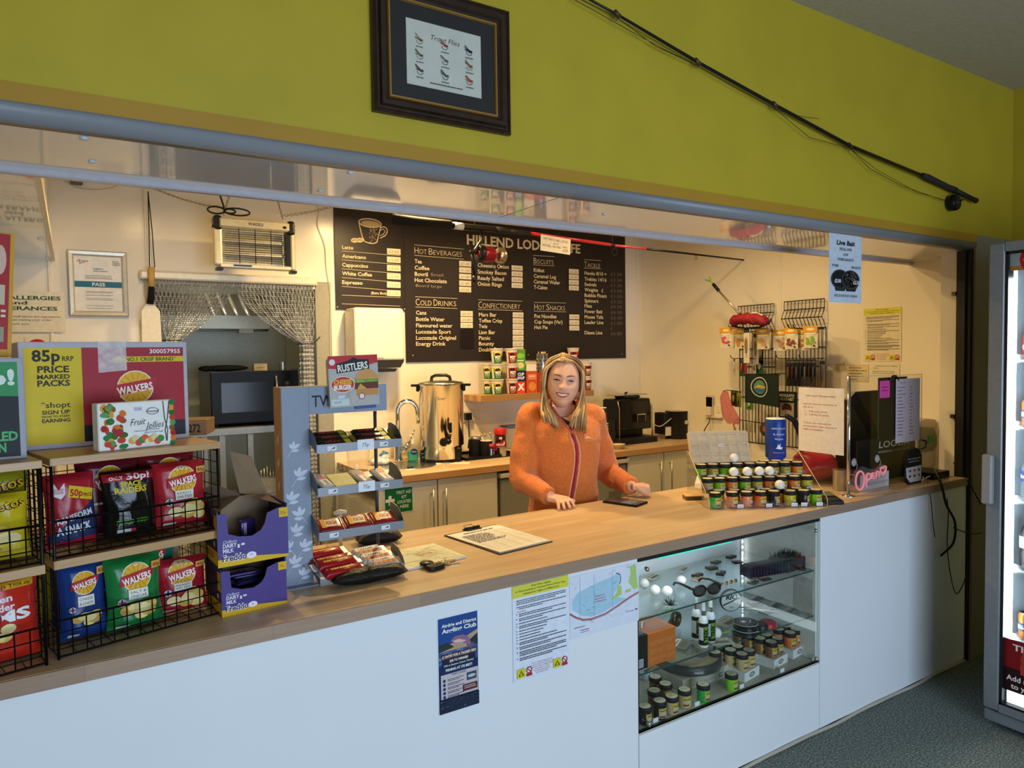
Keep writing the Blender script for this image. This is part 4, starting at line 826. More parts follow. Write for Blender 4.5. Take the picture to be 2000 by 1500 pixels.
b=MB(mat('#a9a49e',.25));b.prism([(.006,0),(w_-.006,0),(w_,.006),(w_,h_-.012),(w_-.012,h_),(.012,h_),(0,h_-.012),(0,.006)],0,.026);b.build('tray_pack',rp,.002);c=Card();d_burger(c,w_,h_);c.build('print',rp,fix=False)
MB(mat('#2a3a8a',.4)).box(w_*.55,.026,-.012,w_*.98,.028,.02).build('backing_label',rp)
# ------------------------------------------------------------------ the woman behind the counter
from mathutils.bvhtree import BVHTree
PO=Vector((2.045,.93,0));PR=math.radians(-27)
WL=Matrix.Rotation(-PR,4,'Z') @ Matrix.Translation(-PO)
def L_(px,py,**k): return WL @ P(px,py,**k)
def remeshed(b,name,parent,voxel,smooth,it=3,m=None):
    o=b.build('tmp',None);md=o.modifiers.new('r','REMESH');md.mode='VOXEL';md.voxel_size=voxel;md.use_smooth_shade=True
    sm=o.modifiers.new('s','SMOOTH');sm.factor=smooth;sm.iterations=it
    dg=bpy.context.evaluated_depsgraph_get();me=bpy.data.meshes.new_from_object(o.evaluated_get(dg));me.name=name
    bpy.data.objects.remove(o)
    if m: me.materials.clear();me.materials.append(m)
    for p_ in me.polygons: p_.use_smooth=True
    n=bpy.data.objects.new(name,me);COL.objects.link(n);n.parent=parent;return n
def rings(b,R,seg=28):
    """loft of (z, rx, ry, xc, yc, front drop)"""
    v=[];f=[]
    for z,rx,ry,xc,yc,dr in R:
        for i in range(seg):
            a=2*PI*i/seg;s_=math.sin(a);v.append((xc+rx*math.cos(a),yc+ry*s_,z+(dr*max(0,-s_))))
    for k in range(len(R)-1):
        for i in range(seg): j=(i+1) % seg;f.append((k*seg+i,k*seg+j,(k+1)*seg+j,(k+1)*seg+i))
    f.append(tuple(range(seg))[::-1]);f.append(tuple((len(R)-1)*seg+i for i in range(seg)));b.add(v,f,True)
M_skin=mat('#efbb9e',.5,nz=.06,sc=30);M_skin.node_tree.nodes['Principled BSDF'].inputs['Subsurface Weight'].default_value=.15;M_skin.node_tree.nodes['Principled BSDF'].inputs['Subsurface Radius'].default_value=(.01,.004,.002)
HC=Vector((-.004,-.045,1.557));HY=math.radians(-8);HM=Matrix.Translation(HC) @ Matrix.Rotation(HY,4,'Z') @ Matrix.Rotation(math.radians(6),4,'Y') @ Matrix.Diagonal((1.12,1.08,1.07,1))
HM2=Matrix.Translation(HC) @ Matrix.Rotation(HY,4,'Z') @ Matrix.Diagonal((1.12,1.08,1.07,1))
def g_(d2,s): return math.exp(-d2/(2*s*s))
def head_pt(a,e):
    x=.073*math.cos(e)*math.sin(a);y=-.094*math.cos(e)*math.cos(a);z=.112*math.sin(e)
    if z > .02: z += (z-.02)*.16
    if z < 0:
        k=(-z/.112);x *= 1-.20*k**1.8;y *= 1-.10*k**2;y -= .012*k
    if y < 0:
        fx=x;d=0
        d += .016*g_((fx/.0085)**2*1+((z+.006)/.020)**2,1)+.013*g_((fx/.012)**2+((z+.020)/.009)**2,1)+.004*g_(((abs(fx)-.011)/.006)**2+((z+.022)/.006)**2,1)
        d -= .012*g_(((abs(fx)-.030)/.014)**2+((z-.014)/.010)**2,1);d += .004*g_((fx/.04)**2+((z-.034)/.010)**2,1)
        d += .009*g_(((abs(fx)-.040)/.016)**2+((z+.026)/.016)**2,1);d += .006*g_((fx/.022)**2+((z+.052)/.014)**2,1);d += .009*g_((fx/.018)**2+((z+.093)/.013)**2,1)
        d -= .003*g_((fx/.02)**2+((z+.072)/.006)**2,1)
        y -= d*min(1,-y/.03)
    return x,y,z
def face(x,z,off=.001):
    """a point on the face in head space, found from its width and height"""
    best=None;e=math.asin(max(-1,min(1,z/.112)));a=0
    for i in range(60):
        a=PI/2*i/59*math.copysign(1,x) if x else 0;q=head_pt(a,e);d=abs(q[0]-x)
        if best is None or d < best[0]: best=(d,q)
        if not x: break
    q=best[1];return Vector((x,q[1]-off,z))
body=MB(M_skin)
body.grid(lambda u,v: HM @ Vector(head_pt(2*PI*u,-PI/2+PI*v)),72,48,closed=True)
for s_ in (-1,1): body.sphere((0,0,0),(.010,.022,.032),10,8,M=HM @ Matrix.Translation((s_*.074,.012,-.004)))
body.tube([(0,.015,1.38),(-.002,.0,1.44),(-.006,-.025,1.54)],[.062,.052,.05],16)
rings(body,[(.86,.155,.11,0,0,0),(1.0,.145,.105,0,0,0),(1.1,.135,.10,0,0,0),(1.25,.15,.11,0,-.01,0),(1.36,.145,.095,0,0,0),(1.42,.11,.07,0,.005,0),(1.45,.06,.06,0,.01,0)])
for s_ in (-1,1): body.tube([(s_*.085,0,.9),(s_*.09,-.01,.52),(s_*.09,.01,.09)],[.085,.055,.04],12)
# arms: shoulder, elbow, wrist
SHl,SHr=Vector((-.150,.015,1.402)),Vector((.140,.015,1.388))
WRl=L_(1076,972,z=1.045);WRr=L_(1236,951,z=1.052)
ELl=L_(1016,935,y=.96);ELr=L_(1186,925,y=1.0)
for S_,E_,W_ in ((SHl,ELl,WRl),(SHr,ELr,WRr)): body.tube([S_,S_.lerp(E_,.5),E_,E_.lerp(W_,.5),W_],[.05,.045,.04,.036,.026],12)
# flat hand on the worktop (image left)
def hand(b,wrist,palm_end,across,tips,thumb,pr=.014):
    d=(palm_end-wrist);n=6
    for i in range(4):
        k=across*((i-1.5)/1.5*.030);b.tube([wrist+k*.55,palm_end+k],[.017,.0135],10)
        root=palm_end+k;mid,tip=tips[i];b.tube([root-d*.15,root,mid,tip],[.011,.0105,.009,.0075],10)
        b.sphere(tip,.0078,10,8)
    b.tube(thumb,[.015,.0125,.0105,.009],10);b.sphere(thumb[-1],.0092,10,8)
pe=L_(1100,977,z=1.036);ac=(L_(1121,979,z=1.03)-L_(1082,985,z=1.03));ac.z=0;ac.normalize()
fwd=(L_(1112,996,z=1.01)-pe);fwd.z=0;fwd.normalize();tips=[]
for i in range(4):
    r_=pe+ac*((i-1.5)/1.5*.030);s_=fwd+ac*(.18*(i-1.5));ln=(.046,.054,.056,.048)[i];mid=r_+s_*ln*.55;mid.z=1.032;tp_=r_+s_*ln;tp_.z=1.0125;tips.append((mid,tp_))
t0=WRl.lerp(pe,.45)+ac*.022;hand(body,WRl,pe,ac,tips,[t0,t0+ac*.022+fwd*.012+Vector((0,0,-.004)),t0+ac*.046+fwd*.026+Vector((0,0,-.010)),t0+ac*.062+fwd*.034+Vector((0,0,-.014))])
# loose fist (image right)
pe=L_(1259,950,z=1.054);dr=(pe-WRr);dr.normalize();dn=Vector((0,0,-1));cam_d=WL.to_3x3() @ (CAMP-P(1255,955,z=1.04)).normalized();cam_d.z=0;cam_d.normalize();tips=[]
for i in range(4):
    k=cam_d*((i-1.5)/1.5*.028);r_=pe+k;body.tube([WRr+k*.5,r_],[.017,.0145],10)
    body.tube([r_-dr*.006,r_+dr*.016+dn*.004,r_+dr*.020+dn*.024,r_+dr*.002+dn*.034,r_-dr*.012+dn*.026],[.0125,.0115,.0105,.0095,.008],10)
th0=WRr.lerp(pe,.5)+cam_d*.026+dn*.004;body.tube([th0,th0+dr*.018+cam_d*.010+dn*.012,th0+dr*.034+cam_d*.006+dn*.020,th0+dr*.046-cam_d*.002+dn*.022],[.015,.0125,.011,.009],10)
pers=remeshed(body,'person',None,.0036,.5,3,M_skin);pers.location=PO;pers.rotation_euler=(0,0,PR)
tag(pers,'smiling person with long blonde hair in an orange fleece behind the counter','person')
# jacket
def fleece():
    m=mat('#e0702c',.95,nz=.0,bump=.5,bsc=260,key='fleece');N=m.node_tree;n=N.nodes;L=N.links;b_=n['Principled BSDF']
    tc=n.new('ShaderNodeTexCoord');mp=n.new('ShaderNodeMapping');mp.inputs['Scale'].default_value=(1,1,4.5);L.new(tc.outputs['Object'],mp.inputs[0])
    t=n.new('ShaderNodeTexNoise');t.inputs['Scale'].default_value=150;t.inputs['Detail'].default_value=6;t.inputs['Roughness'].default_value=.7;L.new(mp.outputs[0],t.inputs['Vector'])
    r=n.new('ShaderNodeValToRGB');e=r.color_ramp.elements;e[0].position=.36;e[0].color=srgb('#cf5a22');e[1].position=.66;e[1].color=srgb('#f8a45a');x=e.new(.5);x.color=srgb('#ee8236')
    L.new(t.outputs['Fac'],r.inputs[0]);L.new(r.outputs[0],b_.inputs['Base Color']);b_.inputs['Sheen Weight'].default_value=.3;return m
jk=MB(fleece())
rings(jk,[(.84,.178,.135,0,0,0),(.92,.18,.138,0,0,0),(1.0,.172,.135,0,-.005,0),(1.10,.166,.132,0,-.008,0),(1.20,.176,.145,0,-.018,0),(1.28,.182,.155,0,-.024,0),(1.34,.180,.140,0,-.016,0),(1.39,.172,.115,0,-.002,-.01),(1.425,.14,.095,0,.006,-.03),(1.455,.10,.085,0,.006,-.06),(1.475,.078,.078,0,.004,-.085)])
q=random.Random(2)
for S_,E_,W_,s_ in ((SHl,ELl,WRl,-1),(SHr,ELr,WRr,1)):
    pts=[];rad=[]
    for i in range(13):
        k=i/12;p_=(S_.lerp(E_,k/.5) if k < .5 else E_.lerp(W_,(k-.5)/.5)) if not (.4 < k < .6) else None
        if p_ is None: u=(k-.4)/.2;a_=S_.lerp(E_,.8);c_=E_.lerp(W_,.2);p_=a_*(1-u)**2+E_*2*u*(1-u)+c_*u*u
        pts.append(p_);rad.append((.073-.010*k-.022*max(0,k-.45)/.55)*(1+.06*math.sin(i*2.3+s_)))
    pts[-1]=W_.lerp(E_,.06);jk.tube(pts,rad,16);jk.sphere(S_+Vector((-s_*.012,0,-.012)),(.082,.082,.075),16,10)
jacket=remeshed(jk,'fleece_jacket',pers,.0065,.5,6,MATS['fleece']);jacket['label']='orange marl fleece jacket with pink zip'
tex=bpy.data.textures.new('folds','CLOUDS');tex.noise_scale=.085
dm=jacket.modifiers.new('folds','DISPLACE');dm.texture=tex;dm.strength=.016;dm.mid_level=.5;dm.texture_coords='LOCAL'
dg=bpy.context.evaluated_depsgraph_get();ev=jacket.evaluated_get(dg);mj=bpy.data.meshes.new_from_object(ev);jacket.modifiers.clear();jacket.data=mj;bpy.data.textures.remove(tex)
bvh=BVHTree.FromPolygons([v.co.copy() for v in mj.vertices],[tuple(p_.vertices) for p_ in mj.polygons])
def onj(x,z,off=.002):
    h=bvh.ray_cast(Vector((x,-.5,z)),Vector((0,1,0)))
    return (h[0]+Vector((0,-off,0))) if h[0] else Vector((x,-.14,z))
zp=[(.018,1.318),(.025,1.30),(.034,1.27),(.040,1.23),(.041,1.19),(.037,1.14),(.028,1.08),(.016,1.02),(.006,.95),(0,.87)]
for nm,dx,r_,cl in (('zip',0,.007,'#b02a4a'),('zip_piping',-.0135,.004,'#f0b48c'),('zip_piping',.0135,.004,'#f0b48c')):
    MB(mat(cl,.6)).tube([onj(x+dx,z,.001) for x,z in zp],r_,8,flat=1).build(nm,jacket)
# collar edges
for s_ in (-1,1):
    c_=[Vector((s_*.078,.04,1.462)),Vector((s_*.078,-.0,1.452)),Vector((s_*.070,-.055,1.428)),onj(s_*.050+.006,1.392,-.004),onj(s_*.028+.012,1.352,-.003),onj(.018+s_*.007,1.316,-.002)]
    MB(MATS['fleece']).tube([c_[0],c_[0].lerp(c_[1],.5)]+c_[1:],[.008,.010,.011,.011,.010,.009,.007],10).build('collar',jacket);MB(mat('#d4604e',.7)).tube([p_+Vector((-s_*.009,-.004,.006)) for p_ in c_[1:]],[.007,.008,.007,.006,.004],8).build('collar_lining',jacket)
c=Card(lambda u,v,l: onj(u,v,.0015+l),step=.002,maxe=.007);c.poly([(-.040,1.412),(.058,1.412),(.045,1.37),(.019,1.322),(-.008,1.36)],'#23282a');c.poly([(-.034,1.418),(.052,1.418),(.040,1.392),(.012,1.375),(-.018,1.392)],M_skin);c.build('neck_opening',jacket,fix=False)
b=MB(mat('#1f2326',.8));rings(b,[(1.40,.05,.052,.0,-.018,-.045),(1.452,.066,.066,.0,-.004,-.062),(1.468,.060,.060,0,.0,-.052)],20);b.build('undershirt',pers)
c=Card(lambda u,v,l: onj(u,v,.0015+l));
for k in range(3): c.line([(.092+(.010+.004*k)*math.cos(a),1.295+(.004+.0025*k)*math.sin(a)) for a in [PI*i/8 for i in range(9)]],.0018,'#f2c9a8')
c.line([(.080,1.2945),(.108,1.2945)],.002,'#f2c9a8');c.build('chest_emblem',jacket,fix=False)
# face
def fpt(x,z,off=.001): return HM @ face(x,z,off)
for s_ in (-1,1):
    ex=s_*.0300;e=face(ex,.013,0);b=MB(mat('#efe9e4',.25));b.sphere(HM @ (e+Vector((0,.0085,0))),.0108,16,10);o=b.build('eye',pers)
    b=MB(mat('#3a3a34',.2));b.sphere(HM @ (e+Vector((.0008,-.0012,0))),(.0047,.0018,.0047),12,8);b.use(mat('#0c0c0c',.1)).sphere(HM @ (e+Vector((.0008,-.0026,0))),(.0022,.001,.0022),10,6);b.build('iris',o)
    up=[fpt(ex+d,.0128+.0032*(1-(d/.0135)**2),.0028) for d in [-.0135+.0027*i for i in range(11)]];MB(mat('#2d1d16',.6)).tube(up,[.0010,.0016,.0021,.0023,.0024,.0024,.0024,.0023,.0021,.0016,.0010],6).build('eyelashes',pers)
    lid=[fpt(ex+d,.0172+.0034*(1-(d/.0140)**2),.0012) for d in [-.0140+.0028*i for i in range(11)]];MB(M_skin).tube(lid,.0030,6).build('eyelid',pers)
    lo=[fpt(ex+d,.0078-.0014*(1-(d/.0130)**2),.0012) for d in [-.0130+.0026*i for i in range(11)]];MB(M_skin).tube(lo,.0022,6).build('eyelid',pers)
    br=[fpt(s_*(.012+.034*k),.032+.008*math.sin(k*2.1)-.004*k,.0018) for k in [i/8 for i in range(9)]];MB(mat('#6b4c30',.8)).tube(br,[.0012,.0024,.0028,.0028,.0026,.0022,.0018,.0013,.0007],6).build('eyebrow',pers)
MZ=-.050
sm_=lambda x: MZ+10.5*x*x
upl=[fpt(x,sm_(x)+.0062*(1-(x/.0275)**2)+.0012,.0015) for x in [-.0275+.00275*i*2 for i in range(11)]];lol=[fpt(x,sm_(x)-.0085*(1-(x/.0275)**2)-.0005,.0018) for x in [-.0275+.0055*i for i in range(11)]]
ML=mat('#b8584e',.35);MB(ML).tube(upl,[.0012]+[.0024]*9+[.0012],8).build('lip',pers);MB(ML).tube(lol,[.0012]+[.0028,.003,.0034,.0036,.0036,.0036,.0034,.003,.0028]+[.0012],8).build('lip',pers)
def mouth(off,lo_,hi_,w): return lambda u,v: HM @ face((u-.5)*w,sm_((u-.5)*w)+(lo_+(hi_-lo_)*v)*(1-((u-.5)*2*w/.0555)**2),off)
b=MB(mat('#4a1a1a',.6));b.grid(mouth(.0012,-.0085,.0062,.054),16,4);b.build('mouth',pers,fix=False)
b=MB(mat('#f4eee4',.2,nz=0));b.grid(mouth(.0024,-.0050,.0052,.046),16,4);b.build('teeth',pers,fix=False)
# hair
HB=[mat('#866642',.45,nz=.2,sc=60,st=(1,1,.1)),mat('#b5915f',.42,nz=.2,sc=60,st=(1,1,.1)),mat('#dec08e',.4,nz=.2,sc=60,st=(1,1,.1)),mat('#9c784a',.42,nz=.2,sc=60,st=(1,1,.1))]
hr=MB(HB[3])
def cap(u,v):
    a=2*PI*u;e=-.25+(PI/2+.25)*v;q_=Vector(head_pt(a,e));q_=q_*1.045;
    return HM @ q_
nu,nv=40,14;vs=[cap(i/nu,j/nv) for i in range(nu) for j in range(nv+1)];fs=[]
for i in range(nu):
    for j in range(nv):
        a=2*PI*(i+.5)/nu;e=-.25+(PI/2+.25)*(j+.5)/nv;x_,y_,z_=head_pt(a,e)
        if y_ > -.014 or z_ > .119: fs.append((i*(nv+1)+j,((i+1) % nu)*(nv+1)+j,((i+1) % nu)*(nv+1)+j+1,i*(nv+1)+j+1))
hr.add(vs,fs,True)
def spline(C,n=15):
    C=[C[0]]+C+[C[-1]];out=[]
    for i in range(n+1):
        f=(len(C)-3)*i/n;k=min(int(f),len(C)-4);t=f-k;p0,p1,p2,p3=C[k:k+4]
        out.append(.5*((2*p1)+(p2-p0)*t+(2*p0-5*p1+4*p2-p3)*t*t+(3*p1-p0-3*p2+p3)*t**3))
    return out
q=random.Random(11);V=Vector
for i in range(330):
    s_=-1 if i % 2 else 1;t=q.random()**1.5;j=lambda s: q.uniform(-s,s)
    e0=.80+1.35*t;part=V(head_pt(0,e0) if e0 < PI/2 else head_pt(PI,PI-e0));part=part*1.06+V((-.012+.003*s_,0,.001))
    yb=-.040+.125*t+j(.006);xo=.079+.010*math.sin(PI*min(1,t*1.1))+j(.004);back=max(0,(t-.55)/.45);xo *= 1-.75*back*q.random()
    en=q.uniform(-.235,-.185) if t < .45 else q.uniform(-.23,-.17)
    ph=-.094+j(.012) if t < .45 else .03+.07*t
    if back > 0: yb=.085+.02*back
    up_=.126-.016*t;f=q.random()
    if t < .45: lo4=[(.074+.016*f,-.060),(.058+.038*f,-.110),(.034+.060*f,-.145)];xe=.022+.070*f;en=(-.172 if s_ < 0 else -.200)+q.uniform(-.012,.012)+.03*(f-.5)*(1 if s_ < 0 else -1)
    else: lo4=[(xo*1.01,-.060),(xo*.99,-.115),(xo*.9,-.165)];xe=xo*.8
    C=[part,V((s_*.034*(xo/.08),-.046+.12*t+j(.004),.100 if t < .2 else .112 if t < .35 else up_)),V((s_*.062*(xo/.08),-.040+.12*t,.074 if t < .2 else .088 if t < .35 else .098)),V((s_*.078*(xo/.08),yb,.050)),V((s_*xo*1.02,yb,-.005)),V((s_*lo4[0][0],yb+.004,-.060)),V((s_*lo4[1][0],(yb*.5+ph*.5),-.110)),V((s_*lo4[2][0],ph,-.145)),V((s_*xe,ph-.004,en))]
    pts=[]
    for p_ in spline(C,18): k_=max(0,min(1,(.05-p_.z)/.10));pts.append((HM @ p_).lerp(HM2 @ p_,k_))
    for k_,p_ in enumerate(pts):
        if p_.z < 1.49 and t >= .45: pts[k_]=p_+V((0,max(0,.105+.1*(1.47-p_.z)-p_.y)*min(1,(1.49-p_.z)/.06),0))
        elif p_.z < 1.45:
            h_=bvh.ray_cast(V((p_.x,-.5,p_.z)),V((0,1,0)))
            if h_[0] and p_.y > h_[0].y-.010: pts[k_]=V((p_.x,h_[0].y-.010-.005*q.random(),p_.z))
    r0=q.uniform(.006,.010);hr.use(HB[q.choice((0,1,1,2,2,3))]).tube(pts,[r0*(.7+.3*min(1,k_/3))*(1 if k_ < 15 else 1-.75*(k_-15)/3) for k_ in range(len(pts))],6,flat=.55)
hr.build('hair',pers)
# trousers and shoes, hidden by the counter
b=MB(mat('#23262e',.8));rings(b,[(.70,.17,.13,0,0,0),(.86,.172,.13,0,0,0),(.95,.16,.12,0,0,0)])
for s_ in (-1,1): b.tube([(s_*.085,0,.75),(s_*.09,-.008,.5),(s_*.09,.01,.07)],[.09,.07,.055],14)
b.build('trousers',pers)
for s_ in (-1,1): MB(M_black).sphere((s_*.09,-.04,.045),(.045,.125,.043),14,8).build('shoe',pers)
# ------------------------------------------------------------------ things lying on the serving counter
def flat(name,label,cat,corners,th,col,draw=None,z=CZ+.0006,par=None):
    """a sheet or board lying on the worktop; corners are photo pixels: far left, far right, near right, near left"""
    A_=[P(px,py,z=z) for px,py in corners];o_=A_[3];u=(A_[2]-A_[3]+A_[1]-A_[0])/2;v=(A_[0]-A_[3]+A_[1]-A_[2])/2;v=v-u*(v.dot(u)/u.length_squared);w=u.length;h=v.length;rz=math.atan2(u.y,u.x)
    t=thing(name,label,cat,(o_.x,o_.y,z),rz);MB(mat(col,.6)).box(0,0,0,w,h,th).build('sheet',t)
    if draw: c=Card(lambda a,b_,l: Vector((a,b_,th+l)));draw(c,w,h);c.build('print',t,fix=False)
    return t,w,h
def d_form(c,w,h):
    c.rect(0,0,w,h,'#f1eee6')
    for i in range(20): c.line([(w*.06,h*(.06+.04*i)),(w*.94,h*(.06+.04*i))],.0012,'#9c9a96')
    for x in (.06,.3,.52,.74,.94): c.line([(w*x,h*.06),(w*x,h*.82)],.0012,'#9c9a96')
    c.para(w*.2,w*.8,h*.89,h*.022,'#66656a',2)
    for i in range(9): c.para(w*.08,w*.9,h*(.45+.04*i)+.004,h*.016,'#6a6f8a',i+5,False)
t,w,h=flat('clipboard','clipboard with a white form lying in the middle of the counter','clipboard',((887,1043),(990,1021),(1074,1060),(976,1084)),.004,'#5b4a34')
for i in range(4):
    o=MB(M_paper).box(.006,.006,.0042+.0007*i,w-.004-.002*i,h-.02,.0046+.0007*i).build('paper',t);o.rotation_euler=(0,0,.012*(i-1.5))
c=Card(lambda a,b_,l: Vector((a+.006,b_+.006,.0072+l)));d_form(c,w-.016,h-.03);c.build('print',t,fix=False)
b=MB(M_black);b.box(w*.36,h-.03,.006,w*.64,h+.004,.011);b.rod((w*.36,h-.012,.013),(w*.64,h-.012,.013),.006,8);b.use(M_chrome).tube([(w*.42,h,.012),(w*.42,h+.02,.018),(w*.58,h+.02,.018),(w*.58,h,.012)],.002,6);b.build('clip',t)
def d_map1(c,w,h):
    c.rect(0,0,w,h,'#dfe0c6');q=random.Random(1)
    for i in range(14): c.line([(w*q.random(),h*q.random()) for _ in range(4)],.0012,('#b9bd9a','#c2b79a','#9fb5a0')[i % 3])
    c.poly([(w*.1,h*.3),(w*.5,h*.25),(w*.55,h*.6),(w*.2,h*.7)],'#cfdcc4');c.para(w*.5,w*.75,h*.55,h*.02,'#b86a5a',1);c.para(w*.5,w*.75,h*.50,h*.02,'#b86a5a',2)
flat('laminated_map','pale green laminated map lying beside the sweet trays','map',((766,1087),(866,1060),(943,1090),(771,1121)),.006,'#e9e8e2',d_map1)
def pouch(name,label,px0,py0,px1,py1,dep,hgt,col,draw=None,rz=0,rough=.5):
    a=P(px0,py0,z=CZ);b_=P(px1,py1,z=CZ);L=(b_-a).length;r=math.atan2(b_.y-a.y,b_.x-a.x)+rz;t=thing(name,label,'pouch',a,r)
    x_,y_=bag_shape(L,dep,hgt,len(label))
    b=MB(mat(col,rough,nz=.2,sc=30,bump=.3,bsc=60));f=lambda u,v,s: ((u)*L,v*dep,hgt*.5+y_(u,v,s)*-1*(1 if s < 0 else .92))
    b.grid(lambda u,v: f(u,v,-1),18,14);b.grid(lambda u,v: f(u,v,1),18,14);b.build('body',t,fix=False)
    MB(mat('#5a4038',.4,.3) if draw else M_black).tube([(L*k,dep*.97-.01,hgt*.5+.004+.004*math.sin(PI*k)) for k in [i/10 for i in range(11)]],.003,6).build('zip',t)
    if draw: c=Card(lambda a_,b2,l: Vector(f(a_/L,b2/dep,-1))+Vector((0,0,.0012+l)),maxe=.01);draw(c,L,dep);c.build('print',t,fix=False)
    return t
pouch('black_pouch','black zipped pouch at the front edge below the sweet trays',652,1155,800,1128,.085,.045,'#17140f')
def d_pais(c,w,h):
    q=random.Random(4)
    for i in range(26):
        x=w*q.uniform(.08,.92);y=h*q.uniform(.12,.88);r=.006+.008*q.random();a0=q.random()*6;c.line([(x+r*math.cos(a0+a)*(1-a/9),y+r*math.sin(a0+a)*(1-a/9)) for a in [i_*.6 for i_ in range(10)]],.0011,'#9a97a0')
pouch('paisley_pouch','black paisley patterned pouch behind the sweet trays',700,1072,788,1060,.10,.05,'#16161a',d_pais)
# car keys
kq=P(850,1112,z=CZ);t=thing('car_keys','bunch of keys with black car fob in front of the map','keys',(kq.x,kq.y,CZ),.25)
o=MB(M_black).prism([(-.030,-.012),(-.018,-.018),(.020,-.019),(.034,-.012),(.036,.008),(.024,.018),(-.016,.018),(-.030,.010)],.001,.016,M=Matrix.Rotation(PI/2,4,'X')).build('key_fob',t,.003,segs=2)
for i in range(3): MB(mat('#3b3d40',.4)).cbox((-.014+.014*i,0,.0168),(.009,.014,.0016)).build('button',o,.0005)
MB(M_black).lathe([(.001,.0),(.022,.001),(.024,.005),(.020,.009),(.001,.010)],18,(-.006,.036,.010)).build('round_tag',t)
MB(M_chrome).tube([(.045+.016*math.cos(a),.012+.016*math.sin(a),.012) for a in [2*PI*i/18 for i in range(18)]],.0013,6,True).build('key_ring',t)
for i,a in enumerate((-.5,.1,.8,2.6,3.4)):
    M_=Matrix.Translation((.052,.014,.002+.0025*i)) @ Matrix.Rotation(a,4,'Z');b=MB(mat(('#b9b4a8','#c2a766','#a8abb0')[i % 3],.3,.9));b.lathe([(.003,0),(.011,0),(.011,.002),(.003,.002)],12,(.012,0,0),M_);b.box(.02,-.0035,0,.052,.0035,.002,M_)
    for k in range(4): b.box(.026+.006*k,.0035,0,.029+.006*k,.0055,.002,M_)
    b.build('key',t)
# phone and card stack
t,w,h=flat('mobile_phone','black mobile phone lying next to the clenched hand','phone',((1196,975),(1220,967.5),(1263,983),(1243,991)),.009,'#111214')
c=Card(lambda a,b_,l: Vector((a,b_,.0092+l)));c.rect(.004,.006,w-.004,h-.006,mat('#3a4454',.08,nz=.5,sc=12));c.rect(.006,.03,w-.006,h*.5,mat('#6a7688',.1,nz=.4,sc=15));c.build('screen',t,fix=False)
cq=P(1340,975,z=CZ);t=thing('card_stack','small stack of yellow and brown cards beside the jar stand','cards',(cq.x-.02,cq.y-.02,CZ),-.5)
for i in range(6): MB(mat(('#7a5a36','#8a6840')[i % 2] if i < 5 else '#d6ad62',.6)).box(-.002*(i % 2),-.002*(i % 3),.0035*i,.085,.055,.0035*i+.0033).build('card',t)
MB(mat('#c9b089',.6)).box(.075,.03,0,.16,.075,.004).build('loose_card',t)
# ------------------------------------------------------------------ acrylic step stand with bait jars
AO=P(1386,996,z=CZ);AE=P(1616,989,z=CZ);AR=math.atan2(AE.y-AO.y,AE.x-AO.x);AW=(AE-AO).length;AD=.31;AHH=.215
AM=Matrix.Translation(AO) @ Matrix.Rotation(AR,4,'Z')
ac=thing('acrylic_stand','clear acrylic stepped stand full of bait jars on the counter','display stand',AO,AR)
for x in (0,AW):
    o=MB(M_acr).add([(x+d,y,z) for d in (-.0015,.0015) for y,z in ((0,0),(AD,0),(AD,AHH),(AD-.03,AHH),(0,.035))],[(0,1,2,3,4),(9,8,7,6,5)]+[(i,(i+1) % 5,(i+1) % 5+5,i+5) for i in range(5)]).build('side_panel',ac)
    MB(mat('#d9c7a6',.25,nz=0)).tube([(x,0,.0),(x,0,.035),(x,AD-.03,AHH),(x,AD,AHH)],.0018,6).build('polished_edge',o)
TIER=[(.035,.004),(.125,.052),(.215,.102)]
for k,(d,z) in enumerate(TIER):
    MB(M_acr).box(.002,d-.032,z-.003,AW-.002,d+.058,z).build('step',ac)
    MB(M_acr).box(.002,d-.034,z,AW-.002,d-.032,z+.028).build('front_rail',ac)
def make_jar(label,col,labcol,loc,group,h=.066,r=.0245,rz=0,cat='bait jar',top='#d9cfae',glitter=True):
    t=thing('bait_jar',label,cat,loc,rz,group)
    MB(mat(col,.25,nz=.18,sc=60)).lathe([(r*.94,0),(r,.003),(r,h*.70),(r*.95,h*.74)],20).build('jar',t)
    MB(M_blackm).lathe([(r*1.02,h*.72),(r*1.09,h*.74),(r*1.09,h*.97),(r*1.02,h)],24).build('lid',t)
    c=Card(lambda u,v,l: Vector((u,v,h+l)));c.ell(0,0,r*.92,r*.92,top,20);c.para(-r*.6,r*.6,-r*.1,r*.12,'#8d8262',3);c.para(-r*.5,r*.5,r*.2,r*.12,'#8d8262',4);c.build('lid_print',t,fix=False)
    a0=-2.3;c=Card(lambda u,v,l: Vector(((r+.0004+l)*math.cos(u/r+a0),(r+.0004+l)*math.sin(u/r+a0),v)),maxe=.006,step=.00015)
    W_=r*2.1;c.rect(0,h*.10,W_,h*.66,labcol);c.rect(W_*.02,h*.46,W_*.98,h*.63,'#d8b52a');c.rect(W_*.05,h*.30,W_*.8,h*.42,'#b9b9a6');c.rect(W_*.06,h*.14,W_*.5,h*.24,'#6a3a4a');c.para(W_*.1,W_*.85,h*.51,h*.05,'#5a3a1a',2);c.build('label',t,fix=False)
    return t
JP={}
